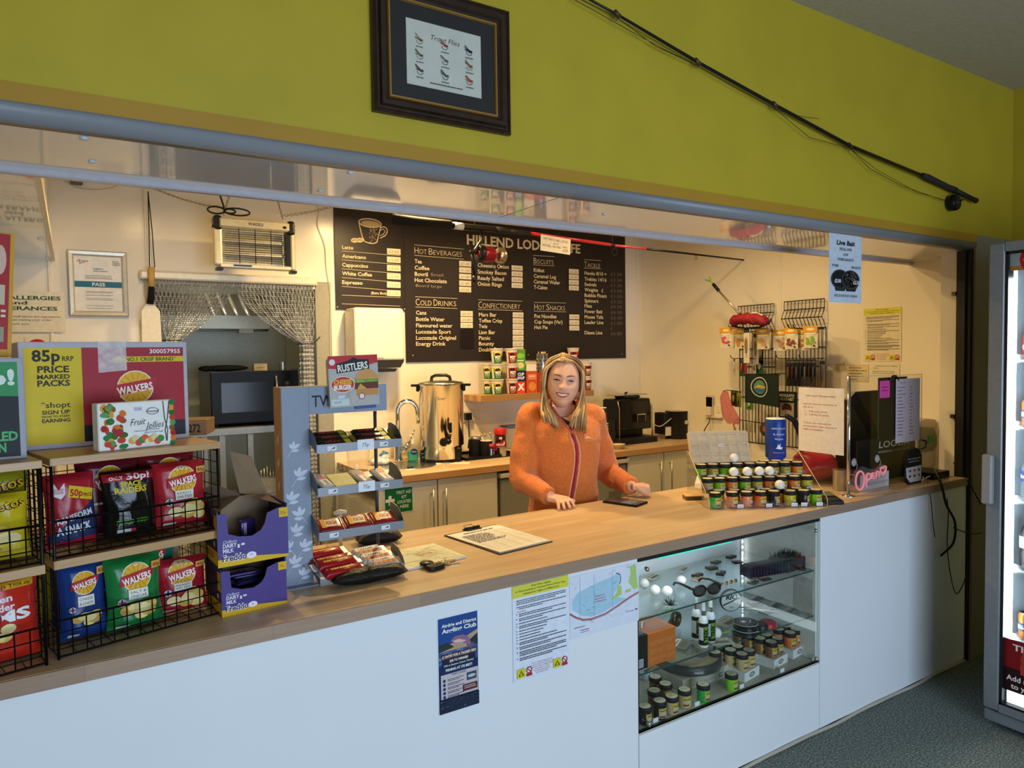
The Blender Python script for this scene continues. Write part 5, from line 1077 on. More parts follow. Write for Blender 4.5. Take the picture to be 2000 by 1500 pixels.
def jar(key,label,loc,group,rz=0):
    cols={'green': ('#6cb52c','#8fae3a'),'orange': ('#e0723a','#c9a23a'),'pink': ('#d98a6a','#d9b23a'),'tan': ('#a98c66','#8f8a6a'),'olive': ('#8a8a4a','#b0a03a'),'dark': ('#221d1c','#b9a982'),'yellow': ('#b9b03a','#d0bd3a'),'brown': ('#8a5a3a','#b99a4a'),'emerald': ('#2fae4a','#c2b03a'),'lime': ('#7fd02a','#9cc23a'),'sand': ('#cbb184','#c9b06a')}
    if key not in JP: JP[key]=make_jar(label,cols[key][0],cols[key][1],loc,group,rz=rz);return JP[key]
    r=dup(JP[key],loc,rz,label);r['group']=group;return r
ROWS=[[('emerald',0),('pink',1.35),('pink',2.4),('orange',3.4),('dark',4.4),('yellow',5.65),('dark',6.65),('lime',7.6)],
        [('tan',0),('green',1),('orange',2),('green',3),('olive',4),('orange',5),('olive',6),('orange',7),('yellow',8)],
        [('green',0),('olive',1),('green',2),('green',3),('tan',4),('olive',5),('brown',6),('olive',7),('orange',8)]]
SP=(AW-.07)/8
ORD=('first','second','third','fourth','fifth','sixth','seventh','eighth','ninth');TN=('bottom','middle','top')
nj=0
for k,row in enumerate(ROWS):
    d,z=TIER[k]
    for i,(key,p_) in enumerate(row):
        x=.035+SP*p_*(8/7.6 if k == 0 else 1)+rnd.uniform(-.002,.002);l=AM @ Vector((x,d+rnd.uniform(-.003,.003),z));jar(key,'%s bait jar, %s from the left on the %s step of the acrylic stand' % (key,ORD[i],TN[k]),l,'bait jars on the acrylic stand',rnd.uniform(-.3,.5))
    for i in range(8 if k else 6):
        key=rnd.choice(('green','olive','orange','tan','brown'));x=.06+SP*(i+.25 if k else i*1.25+.2);l=AM @ Vector((x,d+.0525 if k < 2 else d+.055,z+.0));o=jar(key,'%s bait jar, %s from the left in the rear row of the %s step' % (key,ORD[i],TN[k]),l,'bait jars in the rear row of the %s step' % TN[k],rnd.uniform(-.5,.5))
# white price stickers on the stand rails
c=Card(lambda u,v,l: Vector((u,TIER[0][0]-.034-l,v)));
for u in (.14,.27,.385,.43,.50): c.rect(u-.014,.004,u+.014,.020,'#e9ecf6');c.text('£6.50',u,.009,.006,'#55607a',al='c')
c.build('price_stickers',ac,fix=False)
for k,us in ((1,(.09,.27,.5)),(2,(.08,.12,.45))):
    d,z=TIER[k];c=Card(lambda u,v,l: Vector((u,d-.034-l,z+v)))
    for u in us: c.rect(u-.014,.004,u+.014,.020,'#e9ecf6');c.text('£6.50',u,.009,.006,'#55607a',al='c')
    c.build('price_stickers',ac,fix=False)
# golf balls
def golf(loc,label,group,first=[None]):
    if first[0] is None:
        b=MB(mat('#f0efec',.35,nz=0));bm=bmesh.new();bmesh.ops.create_icosphere(bm,subdivisions=4,radius=.02135)
        vs=[v.co.copy() for v in bm.verts];gold=[]
        for i in range(180):
            zz=1-2*(i+.5)/180;a=i*2.39996;gold.append(Vector((math.sqrt(1-zz*zz)*math.cos(a),math.sqrt(1-zz*zz)*math.sin(a),zz)))
        for v in vs:
            n_=v.normalized();d_=min((n_-g).length for g in gold);v -= n_*.0006*max(0,1-(d_/.10)**2)
        b.add(vs,[[v.index for v in f.verts] for f in bm.faces],True);bm.free();t=thing('golf_ball',label,'golf ball',loc,0,group);b.build('ball',t,fix=False)
        MB(mat('#e6e2da',.5)).tube([(.02,.0,.005),(.027,0,.009),(.03,0,.004),(.026,0,-.002),(.021,0,0)],.001,5).build('loop',t);first[0]=t;return t
    r=dup(first[0],loc,rnd.uniform(0,6),label);r['group']=group;return r
JH=.066+.0212
def lp(x,y,z): return AM @ Vector((x,y,z))
golf(lp(.205,TIER[2][0]+.03,TIER[2][1]+JH),'white golf ball on top of the rear jars of the top step','golf balls on the acrylic stand')
for i,(px,py) in enumerate(((1432,921),(1455,919),(1475,917),(1504,920))):
    q=P(px,py,z=CZ+TIER[1][1]+JH);ll=AM.inverted() @ q;golf(lp(ll.x,TIER[1][0]+.026,TIER[1][1]+JH),'white golf ball, %s from the left of four on the middle step jars' % ORD[i],'golf balls on the acrylic stand')
q=P(1522,944,z=CZ+TIER[0][1]+JH+.005);ll=AM.inverted() @ q;golf(lp(ll.x,TIER[0][0]+.026,TIER[0][1]+JH),'single white golf ball on the jars of the bottom step','golf balls on the acrylic stand')
# compartment box leaning on the stand
q0=lp(.005,AD-.075,TIER[2][1]+.07);t=thing('compartment_box','translucent tackle compartment box leaning behind the jars','tackle box',q0,AR);t.rotation_euler=(-.42,0,AR);bw_,bh_=.285,.155
pl=mat('#e2d8c2',.35,nz=.1,sc=60,alpha=.45,spec=.2);b=MB(mat('#e2d8c2',.35,nz=.1,sc=60,alpha=.25,spec=.2));b.box(0,0,0,bw_,.004,bh_);b.build('lid',t,.001);b=MB(pl);b.box(0,.034,0,bw_,.038,bh_)
for a in ((0,.004,0,.003,.034,bh_),(bw_-.003,.004,0,bw_,.034,bh_),(0,.004,0,bw_,.034,.003),(0,.004,bh_-.003,bw_,.034,bh_)): b.box(*a)
b.build('tray',t)
for i in range(1,6): MB(pl).box(bw_*i/6,.004,0,bw_*i/6+.0015,.034,bh_).build('divider',t)
for i in range(1,3): MB(pl).box(0,.004,bh_*i/3,bw_,.034,bh_*i/3+.0015).build('divider',t)
c=Card();c.rect(bw_*.47,bh_*.5,bw_*.56,bh_*.57,'#f2f2f2');c.para(bw_*.48,bw_*.55,bh_*.52,bh_*.02,'#666666',2)
for i in range(6):
    for j_ in range(3): c.para(bw_*(i/6+.02),bw_*((i+1)/6-.02),bh_*(j_/3+.2),bh_*.02,'#a89f8c',i+j_)
c.build('print',t,fix=False)
# folded tissue on the left side panel of the stand
t=MB(M_paper).add([(-.004,.10,.10),(-.004,.15,.13),(-.02,.14,.09),(-.004,.10,.10),(-.006,.10,.075),(-.02,.14,.075)],[(0,1,2),(0,2,5,4)]).build('paper_tag',ac,fix=False)
# blue charity tin
ty=.50;q=P(1515,862,y=ty);rt=.052;zt=P(1515,818,y=ty).z
t=thing('collection_tin','blue charity collection tin behind the bait jars','collection tin',(q.x,ty,CZ),math.radians(-33));HT=zt-CZ
M_bl=mat('#1a3f9a',.3,nz=.05);MB(M_bl).lathe([(.058,0),(.06,.006),(.036,HT*.30),(.034,HT*.36),(rt,HT*.42),(rt,HT*.97),(rt-.004,HT)],28).build('body',t)
MB(mat('#e3e3e0',.4)).lathe([(rt-.003,HT),(rt-.006,HT+.004),(.001,HT+.005)],28).build('lid',t)
c=Card(lambda u,v,l: Vector(((rt+.0006+l)*math.sin(u/rt),-(rt+.0006+l)*math.cos(u/rt),v)),maxe=.012)
c.text('SUPPORT YOUR LOCAL',0,HT*.85,.008,'#cfd9ea',al='c',w=.075,bold=.02);c.text('St. Andrew\'s',0,HT*.76,.011,'#e6ecf6',al='c',w=.058);c.text('Hospice',0,HT*.69,.011,'#e6ecf6',al='c',w=.042)
c.poly([(-.018,HT*.56),(-.004,HT*.55),(.012,HT*.545),(.018,HT*.575),(.004,HT*.585),(.006,HT*.64),(-.004,HT*.60),(-.008,HT*.63),(-.010,HT*.58)],'#eef2f8');c.text('Making every moment',0,HT*.49,.005,'#cfd9ea',al='c',w=.06);c.build('print',t,fix=False)
t=MB(mat('#15120f',.5)).tube([P(1536,812,y=.62),P(1552,822,y=.62),P(1564,850,y=.60),P(1566,880,y=.58),P(1556,905,y=.56),Vector((P(1556,905,y=.56).x,.56,CZ+.012))],[.014,.016,.017,.017,.016,.012],10).build('net_handle');tag(t,'black curved handle standing between the collection tin and the membership notice','handle')
o=MB(M_paper).box(-.03,0,0,.03,.045,.07).build('paper_wad');q=P(1546,890,y=.42);o.location=(q.x,.42,CZ);o.rotation_euler=(0,.06,.4);tag(o,'folded white paper packet beside the foot of the blue tin','paper')
# ------------------------------------------------------------------ perspex screen, till and signs
sx,sy_=P(1652,968,z=CZ).x,.09;zt=P(1652,738,y=sy_).z-CZ;sw=P(1800,800,y=sy_).x-sx
ps=thing('perspex_screen','clear perspex sneeze screen standing round the till','screen',(sx,sy_,CZ))
MB(M_acr).box(.008,-.0015,.004,sw,.0015,zt).build('front_sheet',ps);sd=P(1565,800,x=sx).y-sy_
MB(M_acr).box(-.0015,.008,.004,.0015,sd,zt).build('side_sheet',ps)
b=MB(M_chrome);b.rod((0,0,0),(0,0,zt+.004),.008,12);b.lathe([(.03,0),(.03,.004),(.01,.008)],18);b.build('post',ps)
MB(mat('#c9c4b0',.3)).tube([(sw,0,.004),(sw,0,zt),(.008,0,zt)],.0015,5).build('polished_edge',ps)
def d_mem(c,w,h):
    R_='#b25a5a';c.text('Still want Membership?',w*.5,h*.86,h*.028,'#b0383f',al='c',w=w*.66)
    for s,y,x0,ww in (('Ask the canteen volunteer at',.735,.11,.74),('the till to',.685,.11,.22),('1.   Take your photo',.62,.15,.5),('2.   Call the Treasurer.',.57,.15,.55),('Tickets can normally be',.44,.11,.62),('produced in a few minutes if',.39,.11,.74),('staff are available.',.34,.11,.46)): c.text(s,w*x0,h*y,h*.024,R_,w=w*ww)
a=P(1560,756,x=sx-.004);c_=P(1648,892,x=sx-.004)
sheet('membership_notice',a.y-c_.y,a.z-c_.z-.004,'#e6ddd0',d_mem,loc=(sx-.004,a.y,c_.z+.004),rz=-PI/2,label='white membership notice taped to the side of the screen',cat='notice')
# list, pink note and black clipboard on the screen
yq=sy_+.012
def onscreen(px0,py0,px1,py1,y): a=P(px0,py1,y=y);b_=P(px1,py0,y=y);return a.x,a.z,b_.x-a.x,b_.z-a.z
x,z,w,h=onscreen(1715,735,1772,860,sy_+.003);t=thing('clipboard','black clipboard with a pink note fixed behind the screen','clipboard',(x,sy_+.003,z));MB(M_black).box(0,0,0,w,.004,h).build('board',t,.001);MB(M_black).tube([(w*.35,-.004,h-.02),(w*.45,-.006,h+.006),(w*.55,-.006,h+.006),(w*.65,-.004,h-.02)],.005,8).build('clip',t)
x,z,w,h=onscreen(1720,743,1740,778,yq-.02);sheet('pink_note',w,h,'#d94a9a',lambda c,w,h: (c.para(w*.2,w*.8,h*.6,h*.05,'#7a2a5a',1),c.para(w*.2,w*.8,h*.4,h*.05,'#7a2a5a',2)),loc=(x,sy_-.003,z),label='bright pink sticky note on the perspex screen',cat='sticky note')
def d_list(c,w,h):
    c.line([(w*.1,h*.94),(w*.4,h*.94)],.002,'#55536a');q=random.Random(2)
    for i in range(15): c.para(w*.06,w*.48,h*(.86-.053*i),h*.014,'#77748c',i,False);c.para(w*.56,w*.78,h*(.86-.053*i),h*.014,'#77748c',i+40,False)
x,z,w,h=onscreen(1749,738,1797,866,sy_-.004);sheet('price_list',w,h,'#cbb9c2',d_list,loc=(x,sy_-.004,z),label='handwritten price list on lilac paper at the right of the screen',cat='paper')
# till: tilted dark monitor on a base, black cabinet with shop lettering
M_till=mat('#1d1614',.35,nz=.1)
x0=P(1664,850,y=.24).x;x1=P(1775,850,y=.24).x;t=thing('till','dark brown till with tilted screen behind the perspex','till',(x0,.24,CZ));wT=x1-x0
zA=P(1664,770,y=.24).z-CZ;zB=P(1700,860,y=.24).z-CZ
MB(M_till).add([(x,y+d,z) for d in (0,.03) for x,y,z in ((0,.06,.15),(0,.02,zA-.03),(.03,.0,zA+.01),(wT*.86,.0,zA+.01),(wT*.62,.03,zB),(wT*.62,.06,.15))],[(0,1,2,3,4,5),(11,10,9,8,7,6)]+[(i,(i+1) % 6,(i+1) % 6+6,i+6) for i in range(6)]).build('monitor',t)
MB(M_till).box(wT*.2,.09,.05,wT*.5,.16,.2).build('stand',t);MB(M_black).box(0,-.02,0,wT*1.05,.24,.055).build('cash_drawer',t,.003)
MB(mat('#151213',.3)).box(.0,-.03,.055,wT*1.02,-.022,zB+.01).build('customer_panel',t)
c=Card(lambda u,v,l: Vector((u,-.03-l,v)));c.text('LOODA',wT*.36,P(1700,878,y=.21).z-CZ,.034,'#d8d6d2',w=wT*.55,bold=.01,shear=.1);c.text('PROFESSIONAL FISHING TACKLE',wT*.35,P(1700,888,y=.21).z-CZ,.010,'#c9c7c2',w=wT*.56,bold=.01);c.build('print',t,fix=False)
c=Card(lambda u,v,l: Vector((u,-.001-l,v)));c.text('aures',wT*.48,zA*.55+zB*.45,.016,'#8e8a86',w=.05);c.build('logo',t,fix=False)
# pink neon style open sign hanging on the screen
q=P(1672,960,y=sy_-.01);t=thing('open_sign','pink neon style Open sign with heart hanging on the screen','sign',(P(1662,960,y=sy_-.012).x,sy_-.012,P(1672,962,y=sy_).z));wO=P(1730,950,y=sy_).x-P(1662,950,y=sy_).x;hO=.125
bl_=[(wO*.02,hO*.15),(wO*.12,0),(wO*.45,.0),(wO*.98,hO*.1),(wO,hO*.55),(wO*.9,hO*.98),(wO*.68,hO*.82),(wO*.5,hO*.86),(wO*.32,hO*1.0),(wO*.1,hO*.86),(0,hO*.5)]
MB(glass_mat((.9,.9,.9),.05,.04)).prism(bl_,0,.004).build('backing',t);M_neon=mat('#ef8f9a',.4,nz=0,emit=.25)
def neon(pts,r=.0045): MB(M_neon).tube([(u*wO,-.005,v*hO) for u,v in pts],r,8).build('neon_tube',t)
neon([(.22+.12*math.cos(a),.48+.36*math.sin(a)) for a in [2*PI*i/20 for i in range(21)]]);neon([(.40,.18),(.40,.66),(.44,.70),(.52,.66),(.52,.48),(.42,.44)]);neon([(.54,.56),(.63,.58),(.62,.68),(.56,.68),(.54,.52),(.60,.46),(.66,.52)]);neon([(.68,.48),(.68,.68),(.70,.72),(.75,.70),(.76,.50)])
neon([(.87,.52),(.80,.70),(.80,.82),(.85,.86),(.88,.78),(.92,.88),(.97,.84),(.96,.72),(.87,.52)])
for u in (.14,.80): b=MB(mat('#b9b6b0',.2,alpha=.6));b.lathe([(.02,0),(.012,.006),(.004,.010)],14,M=Matrix.Translation((u*wO,.011,hO*1.18)) @ Matrix.Rotation(PI/2,4,'X'));b.tube([(u*wO,-.002,hO*1.16),(u*wO,-.006,hO*1.06),(u*wO,0,hO*.92)],.0015,5);b.build('suction_hook',t)
x,z,w,h=onscreen(1680,925,1736,966,sy_+.03);sheet('card_notice',w,h,'#cfcad0',lambda c,w,h: (c.text('WE DO ACCEPT',w*.12,h*.62,h*.13,'#6a5a66',w=w*.75),c.text('AMERICAN EXPRESS',w*.05,h*.28,h*.16,'#8a4a56',w=w*.92)),loc=(x,sy_+.03,CZ+.001),label='small notice about American Express behind the Open sign',cat='notice')
x,z,w,h=onscreen(1766,880,1800,946,sy_-.01);t=thing('contactless_sign','rounded black card payment sign standing by the screen','sign',(x,sy_-.006,CZ+.002));h=.185
MB(M_blackm).prism([(w*.0,h*.1),(w*.2,0),(w,.0),(w,h*.75),(w*.85,h*.93),(w*.6,h),(w*.35,h*.95),(w*.12,h*.75)],-.006,.0).build('board',t);c=Card(lambda u,v,l: Vector((u,-.006-l,v)));c.text('Now accepting cards,',w*.55,h*.68,h*.045,'#d9d9d9',al='c',w=w*.75);c.text('watches, phones...',w*.55,h*.60,h*.045,'#d9d9d9',al='c',w=w*.68);c.poly([(w*.06,h*.46),(w*.97,h*.48),(w*.97,h*.04),(w*.3,h*.04),(w*.1,h*.2)],'#d9d9de')
for i,cc in enumerate(('#5a3a8e','#c9402a','#3a3a3e','#2a2a2e','#3a3a3e','#b9484a')): c.rect(w*(.24+.26*(i % 3)),h*(.33-.15*(i//3)),w*(.36+.26*(i % 3)),h*(.39-.15*(i//3)),cc)
c.build('print',t,fix=False)
# red bag, steel cup, card reader
t=thing('red_bag','red translucent bag heaped behind the side screen','bag',(P(1590,930,y=.42).x,.42,CZ));q=random.Random(6)
b=MB(mat('#a31a22',.4,nz=.3,sc=14,alpha=.92,bump=.4,bsc=30));b.sphere((0,0,.085),(.125,.11,.085),30,18)
for v in b.v:
    n_=Vector(v)-Vector((0,0,.085));k=1+.10*math.sin(14*v.x+3*v.z*20)*math.sin(11*v.y+9*v.z);v.x *= k;v.y *= k;v.z=max(0,.085+n_.z*(1+.08*math.sin(18*v.x+5)))
b.build('bag',t,fix=False)
t=tag(MB(M_steel).lathe([(.03,0),(.032,.003),(.034,.10),(.035,.102)],20,(P(1640,960,y=.2).x,.2,CZ)).build('steel_cup'),'small steel cup behind the screen post','cup')
q=P(1628,982,z=CZ);t=thing('card_reader','black card reader at the right foot of the jar stand','card reader',(q.x,q.y+.02,CZ),AR);MB(M_black).add([(-.04,-.06,0),(.04,-.06,0),(.04,.07,0),(-.04,.07,0),(-.036,-.055,.018),(.036,-.055,.018),(.036,.065,.036),(-.036,.065,.036)],[(0,3,2,1),(4,5,6,7),(0,1,5,4),(1,2,6,5),(2,3,7,6),(3,0,4,7)]).build('body',t,.003);MB(mat('#5a6a3a',.2)).add([(-.028,.0,.0292),(.028,.0,.0292),(.028,.05,.0362),(-.028,.05,.0362)],[(0,1,2,3)]).build('display',t,fix=False)
# pale rounded cash counter at the end of the counter
y0_=.28;xa=P(1792,870,y=y0_).x;xb=P(1872,880,y=y0_).x-.10;t=thing('counting_machine','pale grey rounded counting machine at the right end of the counter','machine',(xa,y0_,CZ));wC=.36;hC=P(1810,817,y=y0_).z-CZ
prof=[(0,0),(wC,.0),(wC*.99,.06),(wC*.93,hC*.55),(wC*.80,hC*.82),(wC*.55,hC*.96),(wC*.25,hC),(0,hC*.92)]
MB(mat('#b3aea2',.4)).prism(prof,0,.30).build('housing',t,.012,segs=2);MB(mat('#6e7468',.4)).prism([(0,.10),(wC*.45,.10),(wC*.62,hC*.5),(wC*.45,hC*.8),(0,hC*.85)],-.006,.001).build('front_cover',t);b=MB(mat('#2f7a4a',.4));b.box(wC*.28,-.009,hC*.50,wC*.42,-.0062,hC*.66);b.build('sticker',t);MB(mat('#4a5060',.3)).box(wC*.70,-.003,hC*.52,wC*.78,-.0005,hC*.68).build('display',t)
MB(M_black).tube([(wC*.02,-.012,hC*.42),(wC*.08,-.03,hC*.46),(wC*.10,-.03,hC*.58),(wC*.03,-.012,hC*.60)],.006,8).build('grip',t)
# cables and adapters
t=thing('power_adapter','black power adapter among the tangled cables','adapter',(3.72,.10,CZ),.3);MB(M_black).box(0,0,0,.11,.06,.04).build('body',t,.004)
t=thing('router_box','flat black box with cables under the counting machine','electronic box',(3.83,.07,CZ),0);MB(M_black).box(0,0,0,.17,.16,.035).build('body',t,.004);MB(mat('#3a3c40',.4)).box(.02,-.001,.01,.12,.001,.02).build('port_strip',t)
def cable(label,pts,r=.0035,m=None,smooth=True):
    C=[P(p[0],p[1],y=p[2]) for p in pts];C=spline(C,len(C)*5);o=MB(m or M_black).tube(C,r,6).build('cable');tag(o,label,'cable');return o
cable('black cable arching down from the machine to the fridge side',((1835,900,.2),(1850,893,.12),(1880,925,.02),(1905,965,-.03),(1915,985,-.03)))
cable('thick bundled black cable hanging in front of the counter end',((1822,915,.1),(1838,945,-.012),(1848,985,-.018),(1865,1020,-.018),(1862,1060,-.018),(1838,1085,-.018)),.006)
cable('thin black cable looping low in front of the counter end',((1845,935,.05),(1852,1000,-.012),(1850,1060,-.012),(1856,1120,-.012),(1868,1160,-.012),(1885,1130,-.012),(1890,1090,-.012)),.0025)
cable('thin black cable hanging straight in front of the white panel',((1812,940,.05),(1818,975,-.012),(1822,1020,-.012),(1826,1050,-.012)),.0022)
cable('black cable running level to the drinks fridge',((1862,1030,-.02),(1880,1038,-.025),(1905,1043,-.03),(1918,1040,-.04)),.003)
cable('white cable coiled on the counter end',((1800,938,.06),(1830,925,.10),(1862,925,.10),(1866,935,.08),(1845,942,.06)),.004,mat('#d9d6d0',.5))
cable('white cable lying along the counter edge below the screen',((1735,962,.05),(1775,955,.05),(1798,948,.05),(1803,930,.06)),.002,mat('#d9d6d0',.5))

# clear pump jug behind the sweet trays
q=P(665,1060,z=CZ);t=thing('pump_jug','clear plastic jug with white pump behind the sweet trays','jug',(P(665,1030,y=.52).x,.52,CZ));MB(glass_mat((.94,.94,.92),.08,.08)).lathe([(.05,0),(.056,.10),(.058,.105)],24).build('jug',t);b=MB(mat('#e9e4d9',.4));b.rod((0,0,.01),(0,0,.15),.007,8);b.tube([(-.022,0,.152),(0,0,.156),(.022,0,.152)],[.006,.008,.006],8);b.build('pump',t)
# ------------------------------------------------------------------ kitchen back wall, worktop and shelf
def wallsheet(name,px0,py0,px1,py1,col,draw,label,cat,y=YB-.003,th=.001):
    a=P(px0,py1,y=y);b_=P(px1,py0,y=y);h=P(px0,py0,y=y).z-a.z;w=b_.x-a.x
    return sheet(name,w,h,col,draw,loc=(a.x,y,a.z),label=label,cat=cat,th=th)
# certificate in snap frame
a=P(136,617,y=YB-.02);x1=P(250,560,y=YB-.02).x;z1=P(136,487,y=YB-.02).z;w=x1-a.x;h=z1-a.z
t=thing('certificate_frame','silver snap frame with a pass certificate on the left wall','certificate',(a.x,YB-.004,a.z));b=MB(mat('#c9c4b4',.3,.3));mitre(b,w,h,[(0,0),(0,-.016),(.006,-.02),(.022,-.018),(.030,-.010),(.030,-.004)]);b.build('frame',t)
MB(M_paper).box(.01,-.006,.01,w-.01,-.002,h-.01).build('sheet',t);c=Card(lambda u,v,l: Vector((u,-.0065-l,v)))
c.rect(.03,h*.445,w-.03,h*.535,'#2a7390');c.text('PASS',w*.5,h*.465,h*.05,'#e9eef0',al='c',w=w*.22,bold=.03);c.text('hygiene',w*.42,h*.72,h*.022,'#2f6f96',w=w*.17,bold=.02);c.text('information',w*.42,h*.685,h*.022,'#2f6f96',w=w*.24,bold=.02);c.text('Food',w*.75,h*.84,h*.018,'#2b2b2b',w=w*.1,bold=.02);c.text('Standards',w*.75,h*.815,h*.016,'#2b2b2b',w=w*.13,bold=.02);c.text('Scotland',w*.75,h*.79,h*.016,'#2b2b2b',w=w*.12,bold=.02)
c.line([(w*.15,h*.83),(w*.2,h*.86),(w*.2,h*.80),(w*.28,h*.83)],.003,'#a33a3a');c.para(w*.22,w*.34,h*.835,h*.01,'#555555',1)
for i,(y,cc) in enumerate(((.62,'#66666e'),(.595,'#66666e'),(.575,'#66666e'),(.375,'#b06a70'),(.36,'#8e8e96'),(.32,'#77777e'),(.27,'#8e8e96'),(.25,'#8e8e96'),(.16,'#8e8e96'),(.12,'#8e8e96'))): c.para(w*.28,w*.74,h*y,h*.007,cc,i)
c.build('print',t,fix=False)
def d_all(c,w,h):
    for s,y,hh,ww,bo in (('FOOD ALLERGIES',.80,.09,.92,.03),('and',.68,.08,.2,.03),('INTOLERANCES',.54,.09,.84,.03)): c.text(s,w*.5 if s != 'and' else w*.5,h*y,h*hh,'#3c5a3a',al='c',w=w*ww,bold=bo)
    for s,y,ww in (('Please speak to our staff about the ingredients',.36,.9),('in your meal when making your order.',.28,.72),('Thank you.',.18,.24)): c.text(s,w*.5,h*y,h*.045,'#3a3a38',al='c',w=w*ww)
wallsheet('allergy_notice',-60,566,125,648,'#e9e2cf',d_all,'food allergies and intolerances notice on the left wall','notice',y=YB-.013)
def d_noentry(c,w,h): c.ell(w*.5,h*.48,w*.44,w*.44,'#c4202a',28);c.rect(w*.2,h*.42,w*.8,h*.55,'#f2efe8')
wallsheet('no_entry_sign',50,658,96,700,'#ece5d4',d_noentry,'red and white no entry sign above the green carton','sign')
q=P(149,350,y=YB-.02);t=tag(MB(mat('#6e685a',.5)).box(q.x-.03,YB-.04,q.z-.03,q.x+.03,YB-.001,q.z+.025).build('wall_sensor',None,.006),'small grey sensor high on the left kitchen wall','sensor')
def wcable(label,pts,r=.002,m=None): 
    C=spline([P(p[0],p[1],y=YB-.008 if len(p) < 3 else p[2]) for p in pts],len(pts)*5);return tag(MB(m or mat('#cfc4a8',.5)).tube(C,r,5).build('cable'),label,'cable')
wcable('cream cable drooping across the top of the left wall',((98,322),(110,336),(140,362),(180,370),(220,366),(250,352),(280,356)),.0025)
wcable('cream cable running down the wall right of the doorway',((612,396),(622,410),(620,440),(634,480),(637,520),(645,580),(644,640),(645,700),(648,760)),.0025)
# hanging scraper
a=P(287,372,y=YB-.10);t=thing('hanging_scraper','white bladed scraper hanging on a black strap left of the doorway','scraper',(a.x,YB-.10,P(287,600,y=YB-.10).z));o=t.location
L2=lambda px,py,dy=0: P(px,py,y=YB-.10)-Vector((o.x,YB-.10,o.z))+Vector((0,dy,0))
b=MB(M_black);b.tube([L2(289,374),L2(291,450),L2(292,523)],.003,5);b.tube([L2(289,374),L2(297,450),L2(302,522)],.003,5);b.build('strap',t);MB(mat('#c9a45c',.6)).rod(L2(296,522),L2(296,560),.017,10).build('wooden_grip',t)
MB(mat('#121212',.9,bump=.5,bsc=300)).tube([L2(296,560),L2(295,580),L2(293,594)],[.016,.018,.018],10).build('bound_handle',t);q0=L2(293,594);MB(mat('#e9e2d0',.4)).prism([(q0.x-.02,q0.z),(q0.x+.02,q0.z),(q0.x+.05,q0.z-.04),(q0.x+.055,q0.z-.30),(q0.x-.05,q0.z-.30),(q0.x-.045,q0.z-.04)],-.002,.004).build('blade',t)
# bug zapper
ZY=2.45
def ZP(px,py,y=ZY): return P(px,py,y=y)
zo=ZP(418,522);t=thing('insect_killer','silver electric insect killer hanging on chains above the doorway','insect killer',(zo.x,ZY,zo.z));zl=lambda px,py,dy=0: ZP(px,py)-Vector((zo.x,ZY,zo.z))+Vector((0,dy,0))
wZ=zl(575,500).x;hZ=zl(420,425).z;M_al=mat('#d9cfae',.35,.5)
MB(M_al).box(.02,-.04,hZ-.055,wZ-.02,.04,hZ).build('top_housing',t,.008);MB(M_al).box(0,-.035,.01,.045,.035,hZ-.03).build('end_post',t,.012,segs=2);MB(M_al).box(wZ-.03,-.035,.0,wZ,.035,hZ-.03).build('end_post',t,.008)
for x in (0,wZ-.045): MB(M_black).box(x,-.043,hZ-.075,x+.045,.043,hZ+.012).build('corner_cap',t,.016,segs=2)
MB(M_black).box(wZ-.055,-.03,.02,wZ-.03,.03,hZ-.06).build('lamp_holder',t);MB(M_al).box(.03,-.035,.0,wZ-.03,.035,.022).build('catch_tray',t,.003);MB(mat('#22337a',.4)).box(.10,-.037,.008,.2,-.0355,.018).build('tray_label',t)
for x in (.01,wZ-.03): MB(M_black).box(x,-.03,-.016,x+.035,.03,.0).build('foot',t)
for k in range(16): MB(M_wire).rod((.045,-.036,.035+(hZ-.10)*k/15),(wZ-.055,-.036,.035+(hZ-.10)*k/15),.0014,4).build('guard_bar',t)
for k in range(1,4): MB(M_wire).rod((.045+(wZ-.1)*k/4,-.037,.025),(.045+(wZ-.1)*k/4,-.037,hZ-.055),.002,4).build('guard_post',t)
for z in (hZ*.30,hZ*.56): MB(mat('#d8d2bd',.3)).rod((.05,.0,z),(wZ-.055,0,z),.011,12).build('uv_tube',t)
b=MB(mat('#7d7458',.4,.6))
for k in range(40): b.rod((.07+(wZ-.14)*k/39,.02,.04),(.07+(wZ-.14)*k/39,.02,hZ-.075),.0009,4)
o=b.build('killing_grid',t);o['kind']='stuff'
MB(M_al).box(.05,.03,.03,wZ-.06,.034,hZ-.06).build('back_reflector',t)
c=Card(lambda u,v,l: Vector((u,-.0405-l,v)));c.text('WADEO',wZ*.5,hZ-.035,.016,'#2d2a22',al='c',w=.085,bold=.02,space=1.2);c.ell(wZ*.86,hZ-.032,.012,.008,'#16150f',14);c.build('lettering',t,fix=False)
def chain(b,A_,B_,n,sag=0,r=.0016,s=1.):
    A_=Vector(A_);B_=Vector(B_);d=(B_-A_)
    pts=[A_+d*(i/n)+Vector((0,0,-sag*4*(i/n)*(1-i/n))) for i in range(n+1)]
    for i in range(n):
        p,q=pts[i],pts[i+1];t_=(q-p);L=t_.length*.66;t_.normalize();up=Vector((0,1,0)) if i % 2 else Vector((0,0,1)) if abs(t_.z) < .8 else Vector((1,0,0));sd=t_.cross(up);sd.normalize();m=(p+q)/2
        b.tube([m+t_*L*math.cos(a)+sd*L*.55*math.sin(a) for a in [2*PI*k/6 for k in range(6)]],r,4,True)
M_ch=mat('#8e7d54',.35,.8)
def chain_thing(label,a,b_,n,sag=0): o=MB(M_ch);chain(o,a,b_,n,sag);return tag(o.build('hanging_chain'),label,'chain')
zw=Vector((zo.x,ZY,zo.z));zl0=zw+zl(437,420);zr0=zw+zl(552,428)
